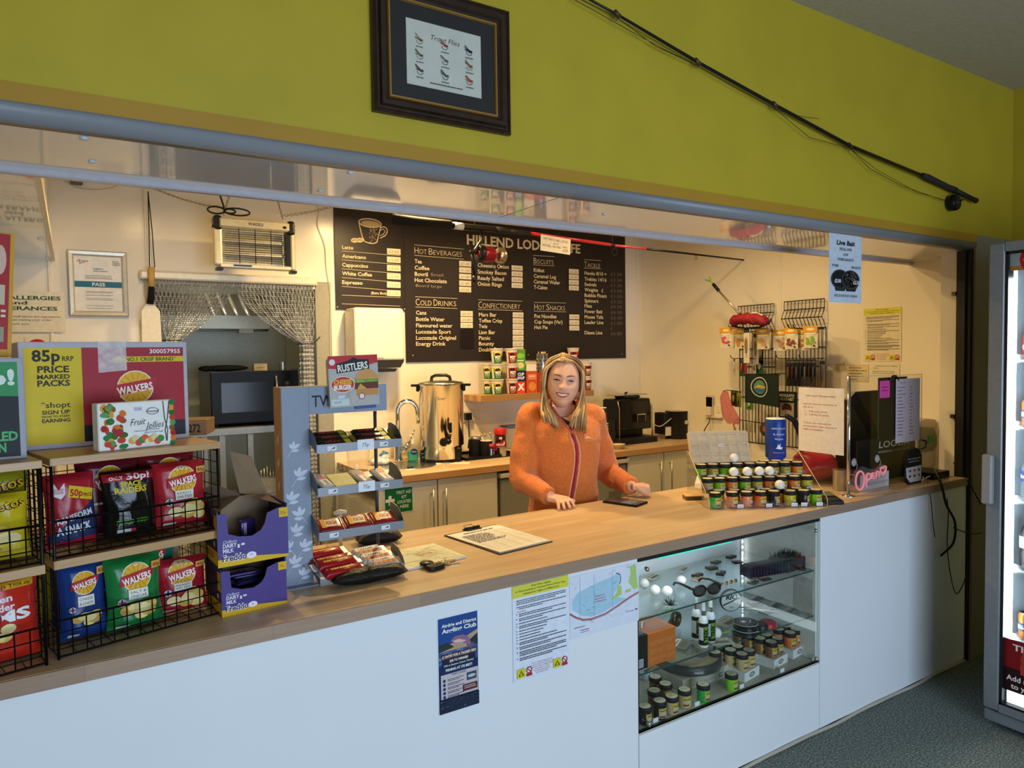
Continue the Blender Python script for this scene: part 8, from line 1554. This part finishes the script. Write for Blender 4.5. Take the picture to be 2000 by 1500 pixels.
def bait_pack(label,px,py0,d,w,h,c1,n=3,ang=0):
    for k in range(n):
        q=P(px,py0,x=XR-d+.022*k);t=thing('bait_packet',label if k == 0 else ORD[k]+' packet behind the '+label,'bait packet',(XR-d+.022*k,q.y+.004*k,q.z),-PI/2+ang+.05*(-1)**k,'soft bait packets on the wall hooks')
        MB(mat('#d9cfae',.15,nz=.2,sc=30,coat=.4)).grid(lambda u,v: ((u-.5)*w,-.006*math.sin(PI*u)*math.sin(PI*v)-.001,-h*v),6,8).grid(lambda u,v: ((u-.5)*w,.004*math.sin(PI*u)*math.sin(PI*v)+.001,-h*v),6,8).build('sachet',t,fix=False)
        c=Card(lambda u,v,l: Vector((u,-.0075-l,v)));c.rect(-w/2,-h*.28,w/2,0,'#d99a1c');c.ell(0,-h*.14,w*.3,h*.06,'#e6d9b2',14);c.rect(-w*.4,-h*.36,w*.4,-h*.30,'#efe8d6');q_=random.Random(k+int(px))
        for i in range(9): c.ell(w*q_.uniform(-.28,.28),-h*q_.uniform(.48,.82),w*.13,h*.06,c1,9)
        c.rect(w*.2,-h*.93,w*.36,-h*.86,'#3a2a1a');c.build('print',t,fix=False)
BP=((1419,640,.30,'#c94a6e',3,'pink worm bait packet at the far end of the row'),(1446,642,.27,'#c98a3a',3,'orange bait packet beside the folded net'),(1491,642,.27,'#d99a5a',3,'gold bait packet in the middle of the row'),(1525,644,.24,'#b98a5a',2,'tilted bait packet between the two racks'),(1546,640,.27,'#7a4a3a',3,'brown bait packet on the hatch side rack'),(1567,642,.24,'#b07a4a',2,'gold bait packet behind the green worm packet'),(1584,637,.27,'#7fae3a',4,'green worm bait packet nearest the hatch'))
for px,py,d,cc,n,lb in BP: bait_pack(lb,px,py,d,.095,.14,cc,n,.2 if '1525' in str(px) else 0)
for par,y0,xs,z in ((r1,ya,(1430,1446,1491),0),(r2,yb_,(1546,1567,1584),0)):
    for px in xs: q=P(px,642,x=XR-.3);hook(par,min(max(y0-q.y,.0),.30),q.z-1.02+.004,.31)
    for px in ((1450,1500) if par is r1 else (1540,1585)): q=P(px,700,x=XR-.15);hook(par,min(max(y0-q.y,0),.30),q.z-1.02,.25)
def hang_pack(label,px,py0,py1,d,w,col,lure,cat='lure packet',group='lure packets on the wall racks'):
    q=P(px,py0,x=XR-d);q1=P(px,py1,x=XR-d);h=q.z-q1.z;t=thing('lure_packet',label,cat,(XR-d,q.y,q.z-h),-PI/2,group);MB(mat(col,.4)).box(-w/2,0,0,w/2,.003,h).build('card',t);b=MB(mat(lure,.25,.6));b.sphere((0,-.006,h*.5),(w*.22,.005,h*.24),10,8);b.build('lure',t);MB(M_black).tube([(0,-.005,h*.25),(.006,-.006,h*.19),(-.006,-.006,h*.17)],.001,4).build('hook',t);c=Card();c.rect(-w*.45,h*.86,w*.45,h*.97,'#2a2a2a' if col != '#1c1d20' else '#4a4c50');c.ell(-w*.15,h*.91,w*.06,w*.06,'#d9d4c4',8);c.ell(w*.15,h*.91,w*.06,w*.06,'#d9d4c4',8);c.build('header',t,fix=False);return t
hang_pack('tall white lure card hanging below the folded net',1458,640,709,.34,.048,'#d6cdb6','#a8803a');hang_pack('white lure card right of the tall one',1476,650,712,.22,.045,'#c9c0aa','#8a7a4a');hang_pack('dark lure card under the gold bait packet',1487,660,712,.18,.03,'#4a3f30','#c9a45a')
hang_pack('small silver spoon lure at the left of the lower hooks',1434,701,736,.24,.014,'#b9b09a','#d9d4c4');hang_pack('green backed lure card on the lower hooks',1449,700,735,.2,.05,'#2a4a3a','#c93a3a');hang_pack('red lure on the lower hooks',1457,708,735,.22,.016,'#b02a34','#d94a4a');hang_pack('teal lure card on the lower hooks',1484,700,730,.18,.06,'#1f5a4a','#d9c27a');hang_pack('white lure card on the lower hooks',1473,706,730,.2,.03,'#d9d0ba','#8a8a80')
for i in range(7): hang_pack('slim dark lure packet, %s of seven on the hatch side rack' % ORD[i],1540+8.2*i,702,754,.17,.036,'#1c1d20',('#8a6a3a','#6a2a2a','#5a6a7a','#3a3a40','#7a7a6a','#4a3a2a','#5a5a60')[i])
hang_pack('pale lure packet at the hatch end of the lower hooks',1606,704,756,.1,.04,'#a8a290','#8e8a7a')
hang_pack('yellow and green bait card low on the corner rack',1441,763,795,.2,.06,'#8a9a3a','#d9c23a');hang_pack('black and yellow bait card low on the corner rack',1433,763,793,.26,.05,'#2a2a20','#c9b23a');hang_pack('green packet under the flag',1463,782,800,.2,.07,'#4a7a4a','#b9c98a')
# folded landing net with telescopic pole
dN=.36;pN=lambda px,py,d=dN: P(px,py,x=XR-d);o_=pN(1465,640);t=thing('landing_net','folded red landing net with pole resting on the tackle rack','landing net',o_);L4=lambda px,py,d=dN: pN(px,py,d)-o_
b=MB(mat('#8e1f2c',.7,nz=.4,sc=40,bump=.5,bsc=80));A_=[L4(1429,634),L4(1440,624),L4(1465,622),L4(1490,626),L4(1499,634)];b.tube(spline(A_,16),[.015,.03,.04,.045,.048,.05,.05,.05,.05,.05,.05,.048,.045,.04,.034,.026,.014],10,flat=.75)
for v in b.v: v.z += .008*math.sin(90*v.y)*math.cos(70*v.x)
b.build('net',t);MB(M_black).tube([L4(1428,637),L4(1455,641),L4(1485,639),L4(1502,632),L4(1506,622)],.006,6).build('frame',t);MB(mat('#c9bfa6',.3,.8)).tube([L4(1446,615),L4(1404,568)],[.008,.007],10).build('pole',t);MB(M_black).tube([L4(1404,568),L4(1393,555)],[.012,.012],10).build('grip',t);b=MB(mat('#6fae2a',.5));b.tube([L4(1393,556),L4(1389,550),L4(1377,546)],[.006,.006,.003],6);b.tube([L4(1389,551),L4(1385,540)],[.006,.003],6);b.build('fork_end',t)
b=MB(mat('#e2dccb',.7));b.tube(spline([L4(1462,614),L4(1472,611),L4(1482,613),L4(1490,616)],10),.005,6);b.build('cord',t)
# pink hand net
o_=P(1425,828,x=XR-.32);t=thing('pink_net','pink mesh hand net hanging beside the corner rack','net',o_);L5=lambda px,py: P(px,py,x=XR-.32)-o_;b=MB(mat('#c23a52',.6,nz=.2,sc=60,alpha=.5));
C_=[(1417,764,5),(1415,775,9),(1420,795,12),(1426,812,15),(1432,822,15),(1432,828,10)]
def netf(u,v): f=v*(len(C_)-1);i=min(int(f),len(C_)-2);k=f-i;x=C_[i][0]*(1-k)+C_[i+1][0]*k;y=C_[i][1]*(1-k)+C_[i+1][1]*k;r=(C_[i][2]*(1-k)+C_[i+1][2]*k)*.0046;a=2*PI*u;q=L5(x,y);return q+Vector((.3*r*math.sin(a)*(1+.2*math.sin(5*a)),r*math.cos(a),.004*math.sin(7*a)))
b.grid(netf,24,14,closed=True);b.build('mesh',t,fix=False);MB(M_wire).tube([L5(1413,764),L5(1420,762),L5(1440,764)],.003,5).build('wire',t);MB(mat('#a8703a',.6)).rod(L5(1432,828),L5(1436,840),.006,8).build('handle',t)
# flag with round fish emblem
o_=P(1456,785,x=XR-.40);w=o_.y-P(1523,780,x=XR-.40).y;h=P(1456,731,x=XR-.40).z-o_.z;t=thing('club_pennant','dark green cloth with round fish emblem hanging on the rack','pennant',o_,-PI/2);fl=lambda u,v: Vector((u*w,-.008*math.sin(7*u+1)*(1-.3*v)-.004*math.sin(13*u),v*h-.012*u*(1-v)*2))
MB(mat('#13241c',.8)).grid(fl,20,10).build('cloth',t,fix=False);c=Card(lambda u,v,l: fl(u/w,v/h)+Vector((0,-.0015-l,0)),maxe=.012);cx,cy,r=w*.42,h*.58,h*.34;c.ell(cx,cy,r,r,'#c9c4ae',26);c.ell(cx,cy,r*.9,r*.9,'#1b2a3a',26);c.ell(cx,cy,r*.68,r*.68,'#5a8a5a',22);c.ell(cx,cy-r*.25,r*.55,r*.3,'#2f6a8e',18);c.poly([(cx-r*.7,cy-r*.15),(cx-r*.2,cy+r*.2),(cx+r*.4,cy+r*.12),(cx+r*.8,cy+r*.0),(cx+r*.3,cy-r*.16),(cx-r*.2,cy-r*.12)],'#c9b25a');c.line([(cx-r*.6,cy-r*.1),(cx+r*.5,cy-.0)],.004,'#b05a5a');c.build('emblem',t,fix=False);MB(M_wire).rod((0,.004,h+.002),(w,.004,h+.002),.003,5).build('rod',t);MB(M_wire).rod((w*.5,.004,h+.002),(w*.5,.395,h+.002),.003,5).build('hook',t)
# mosquito head net pack
o_=P(1519,815,x=XR-.30);w=o_.y-P(1555,815,x=XR-.30).y;h=P(1519,764,x=XR-.30).z-o_.z;t=thing('head_net_pack','mosquito head net pack hanging behind the membership notice','pack',o_,-PI/2);MB(mat('#1c2624',.45)).box(0,0,0,w,.02,h).build('pack',t,.006);c=Card();c.text('MOSQUITO',w*.5,h*.80,h*.10,'#d9d9cc',al='c',w=w*.8,bold=.03);c.text('HEAD NET',w*.5,h*.66,h*.10,'#d9d9cc',al='c',w=w*.75,bold=.03);c.rect(w*.12,h*.06,w*.88,h*.58,'#b9a99a');c.ell(w*.5,h*.36,w*.26,h*.2,'#5a3328',18);c.ell(w*.5,h*.2,w*.3,h*.12,'#c9bdb0',16);c.build('print',t,fix=False)
# hanging wire rings
t=thing('spring_rings','row of wire rings with discs hanging low on the rack','rings',P(1475,835,x=XR-.28))
for i in range(7): MB(mat('#7a705a',.4,.6)).tube([Vector((.02*math.cos(a)*.3,.10-.032*i+.004*math.cos(a),.035*math.sin(a))) for a in [2*PI*k/16 for k in range(16)]],.0022,5,True).build('ring',t)
MB(mat('#6a6458',.3,.5)).lathe([(.001,-.006),(.05,-.006),(.05,.006),(.001,.006)],24,M=Matrix.Translation((-.03,-.115,0)) @ Matrix.Rotation(PI/2,4,'Y')).build('disc',t);MB(mat('#b8503a',.4)).cbox((-.038,-.115,.0),(.004,.04,.03)).build('disc_label',t);MB(M_wire).rod((0,.16,.045),(0,-.16,.03),.003,5).build('bar',t)
# socket with charging phone
o_=P(1392,806,x=XR-.002);t=socket('double wall socket with a phone on charge',1398,803,x=XR,plug=False);b=MB(mat('#e6dcc8',.3));b.cbox((-.035,-.03,0),(.05,.04,.07));b.build('charger',t,.004)
q=P(1385,792,x=XR-.03);t=thing('charging_phone','white framed phone propped up on the wall socket','phone',(XR-.03,q.y,P(1385,812,x=XR-.03).z),-PI/2);hh=P(1385,771,x=XR-.03).z-P(1385,812,x=XR-.03).z;MB(mat('#d9cdb4',.3)).box(-.036,0,0,.036,.009,hh).build('body',t,.003);MB(mat('#0d0d0f',.1)).box(-.031,-.001,.015,.031,.0001,hh-.018).build('screen',t);MB(mat('#e6dcc8',.4)).box(-.05,-.006,-.012,.12,.02,-.001).build('ledge',t)
o=MB(mat('#2a2622',.5)).tube(spline([P(1386,815,x=XR-.03),P(1385,825,x=XR-.05),P(1378,836,x=XR-.06),P(1372,850,x=XR-.08)],12),.004,6).build('cable');tag(o,'black lead hanging from the phone socket','cable')
# notices on the side wall
def sidesheet(name,px0,py0,px1,py1,col,draw,label,cat,tilt=0):
    a=P(px0,py1,x=XR-.003);b_=P(px1,py1,x=XR-.003);z1=P(px0,py0,x=XR-.003).z;o=sheet(name,a.y-b_.y,z1-a.z,col,draw,loc=(XR-.003,a.y,a.z),rz=-PI/2,label=label,cat=cat,roll=tilt);return o
sidesheet('power_line_notice',1686,604,1760,706,'#e6dbbd',d_risk,'yellow headed power line notice on the side wall','notice');sidesheet('club_letter',1697,709,1757,733,'#e6dcc2',lambda c,w,h: (c.text('Airdrie & District Angling',w*.22,h*.72,h*.10,'#55503f',w=w*.7),c.text('Club',w*.16,h*.55,h*.10,'#55503f',w=w*.14),c.para(w*.12,w*.85,h*.3,h*.05,'#8a8470',1),c.para(w*.12,w*.85,h*.15,h*.05,'#8a8470',2)),'white club letter pinned below the power line notice','letter');sidesheet('handwritten_note',1655,712,1696,745,'#dcc9a0',lambda c,w,h: [c.para(w*.08,w*.9,h*(.78-.17*i),h*.06,'#8a7a56',i,i % 2) for i in range(5)],'yellowed handwritten note beside the club letter','note');sidesheet('curled_note',1635,712,1654,728,'#c9bb98',lambda c,w,h: [c.para(w*.1,w*.9,h*(.7-.25*i),h*.08,'#8a7a56',i) for i in range(3)],'small crumpled note left of the handwritten one','note',-.25)
for py in (574,812): q=P(1890,py,x=XR-.15);MB(mat('#5a5348',.4,.6)).cbox((4.04,.075,q.z),(.03,.02,.02)).build('bracket',bpy.data.objects['trim_6'])
# ------------------------------------------------------------------ drinks fridge
FX=3.41;FYW=-.365;t=thing('drinks_fridge','tall grey glass door drinks fridge at the right edge','fridge',(FX,FYW,0),-PI/2);FW,FD,FH=.72,.64,2.15;M_fr=mat('#7d8288',.4,.2);fw=FYW-P(1957,900,x=FX).y
MB(M_fr).box(0,.06,.03,.02,FD,FH).build('side_wall',t);MB(M_fr).box(FW-.02,.06,.03,FW,FD,FH).build('side_wall',t);MB(M_fr).box(.02,.06,FH-.05,FW-.02,FD,FH).build('top',t);MB(mat('#dfe6ea',.4)).box(.02,FD-.02,.2,FW-.02,FD,FH-.05).build('back_wall',t);MB(mat('#d4dbe0',.4)).box(.02,.06,.2,.05,FD-.02,FH-.05).build('liner',t);MB(mat('#d4dbe0',.4)).box(FW-.05,.06,.2,FW-.02,FD-.02,FH-.05).build('liner',t)
zb_=P(1957,1395,x=FX).z;zbx=max(.12,zb_);z_in0=P(1957,1378,x=FX).z;z_in1=P(1957,492,x=FX).z
d=MB(M_fr).box(0,0,zbx-.03,fw,.058,FH).build('door_frame',t,.006);MB(M_fr).box(FW-fw,0,zbx-.03,FW,.058,FH).build('door_stile',d);MB(M_fr).box(fw,0,z_in1,FW-fw,.058,FH).build('door_rail',d);MB(M_fr).box(fw,0,zbx-.03,FW-fw,.058,z_in0).build('door_rail',d)
b=MB(mat('#15181a',.4));b.box(fw,.004,z_in0,fw+.012,.05,z_in1);b.box(fw,.004,z_in1-.012,FW-fw,.05,z_in1);b.box(fw,.004,z_in0,FW-fw,.05,z_in0+.01);b.build('gasket',d)
MB(M_fr).box(.0,.012,.03,FW,FD,zbx-.04).build('plinth',t,.004);MB(M_black).lathe([(.01,0),(.01,.004)],12,M=Matrix.Translation((.10,.012,.10)) @ Matrix.Rotation(PI/2,4,'X')).build('lock',t);MB(M_glass).box(fw+.012,.02,z_in0+.01,FW-fw,.024,z_in1-.012).build('door_glass',d)
for x in (.05,FW-.05):
    for y in (.1,FD-.05): MB(M_black).cyl((x,y,0),.02,.03,12).build('foot',t)
hz0=P(1925,985,x=FX-.03).z;hz1=P(1925,888,x=FX-.03).z;MB(mat('#8f9090',.4)).box(-.006,-.03,hz0,.035,.0,hz1).build('handle',d,.006)
zh=P(1960,530,x=FX).z;c=Card(lambda u,v,l: Vector((u,.018-l,v)));
c.rect(fw+.012,zh,FW-fw,z_in1-.012,'#8d9a96');c.rect(fw+.012,zh,FW-fw,zh+.02,'#a8743a');c.ell(fw+.11,zh+.045,.062,.062,'#b01a22',28);c.text('Coca-Cola',fw+.06,zh+.035,.022,'#f2eaea',w=.12,shear=.25,bold=.01)
c.build('header_print',d,fix=False);c=Card(lambda u,v,l: Vector((u,.018-l,v)));zg1=P(1960,1247,x=FX).z;zg0=P(1960,1348,x=FX).z;c.rect(fw+.012,zg0,FW-fw,zg1,'#2a0f12');c.rect(fw+.012,zg0+(zg1-zg0)*.45,FW-fw,zg1,'#7e1218');c.text('Thirsty?',fw+.045,zg1-.045,.026,'#efe6e4',w=.16,bold=.02);c.text('Add a Coke',fw+.022,zg0+.048,.022,'#efe6e4',w=.16,bold=.02);c.text('to your meal',fw+.04,zg0+.014,.022,'#efe6e4',w=.17,bold=.02)
bx=fw+.09;c.poly([(bx-.014,zg0+.085),(bx+.014,zg0+.085),(bx+.016,zg0+.12),(bx+.012,zg0+.135),(bx+.016,zg0+.15),(bx+.006,zg0+.185),(bx+.006,zg0+.20),(bx-.006,zg0+.20),(bx-.006,zg0+.185),(bx-.016,zg0+.15),(bx-.012,zg0+.135),(bx-.016,zg0+.12)],'#a83a2a');c.build('lower_print',d,fix=False)
MB(mat('#eaf4ff',.4,nz=0,emit=5)).box(fw+.004,.075,.25,fw+.014,.085,FH-.1).build('light_strip',t);MB(mat('#eaf4ff',.4,nz=0,emit=3)).box(fw+.02,.03,z_in0+.012,FW-fw,.04,zg0-.004).build('light_panel',t)
l=bpy.data.lights.new('fridge_glow','AREA');l.shape='RECTANGLE';l.size=.05;l.size_y=1.6;l.energy=7;l.color=(.85,.94,1);o=bpy.data.objects.new('fridge_glow',l);COL.objects.link(o);o.parent=t;o.location=(fw+.03,.09,1.2);o.rotation_euler=(-PI/2,0,-.5)
SHELF=[P(1985,py,x=FX+.14).z for py in (703,832,975,1108,1242)]
for z in SHELF:
    s=MB(mat('#c9d2d6',.3)).box(.05,.10,z-.008,FW-.05,FD-.03,z-.004).build('shelf',t);b=MB(mat('#e3eaee',.3,.2));[b.rod((.05,.10+.03*i,z-.002),(FW-.05,.10+.03*i,z-.002),.002,4) for i in range(15)];b.build('shelf_wires',s);MB(M_acrh).box(.06,.092,z-.012,FW-.06,.096,z+.025).build('shelf_front',s)
FM=Matrix.Translation((FX,FYW,0)) @ Matrix.Rotation(-PI/2,4,'Z')
def can_(label,x,y,z,col,band,text):
    q=FM @ Vector((x,y,z));t=thing('drinks_can',label,'drinks can',q,-PI/2,'drinks in the fridge');r=.033;MB(mat(col,.25,.4)).lathe([(r*.8,0),(r,.006),(r,.105),(r*.82,.117)],22).build('can',t);MB(M_steel).lathe([(r*.82,.117),(r*.84,.119),(r*.78,.116),(.001,.115)],22).build('can_top',t);c=Card(lambda u,v,l: Vector(((r+.0005+l)*math.sin(u/r),-(r+.0005+l)*math.cos(u/r),v)),maxe=.01);c.rect(-.05,.04,.05,.075,band);c.text(text,0,.048,.018,'#eef0f4',al='c',w=.056,bold=.04);c.build('print',t,fix=False);return t
for k in range(3):
    can_('red cola can in the top row of the fridge, %s from the door edge' % ORD[k],fw+.05+.075*k,.14,SHELF[0],'#a3141e','#8e0f18','Coke');can_('orange soda can in the second row of the fridge, %s from the door edge' % ORD[k],fw+.05+.075*k,.14,SHELF[1],'#d06a1c','#27406e','IRN-BRU');can_('orange soda can in the bottom row of the fridge, %s from the door edge' % ORD[k],fw+.05+.075*k,.14,SHELF[4],'#d06a1c','#27406e','IRN-BRU')
def pet(label,x,y,z,col,cap,lab,txt,hh=.22):
    q=FM @ Vector((x,y,z));t=thing('drinks_bottle',label,'drinks bottle',q,-PI/2,'drinks in the fridge');r=.034;MB(col).lathe([(r*.9,0),(r,.008),(r,hh*.33),(r*.9,hh*.4),(r,hh*.47),(r,hh*.66),(r*.75,hh*.80),(.014,hh*.9),(.013,hh*.93)],22).build('bottle',t);MB(mat(cap,.4)).lathe([(.016,hh*.93),(.016,hh),(.013,hh*1.005)],16).build('cap',t);c=Card(lambda u,v,l: Vector(((r+.0008+l)*math.sin(u/r),-(r+.0008+l)*math.cos(u/r),v)),maxe=.01);c.rect(-.055,hh*.42,.055,hh*.64,lab);c.text(txt,0,hh*.49,.015,'#eef0f4',al='c',w=.058,bold=.02);c.build('label',t,fix=False);return t
for k in range(3): pet('water bottle with navy label in the fridge, %s from the door edge' % ORD[k],fw+.05+.078*k,.145,SHELF[2],glass_mat((.93,.97,1),.05,.06),'#1c2a5e','#24346e','Strathmore',.21);pet('cola bottle with silver label in the fridge, %s from the door edge' % ORD[k],fw+.05+.078*k,.145,SHELF[3],mat('#1d0f0c',.1,nz=.05),'#c9ccd0','#b9bcc0','Coke',.235)
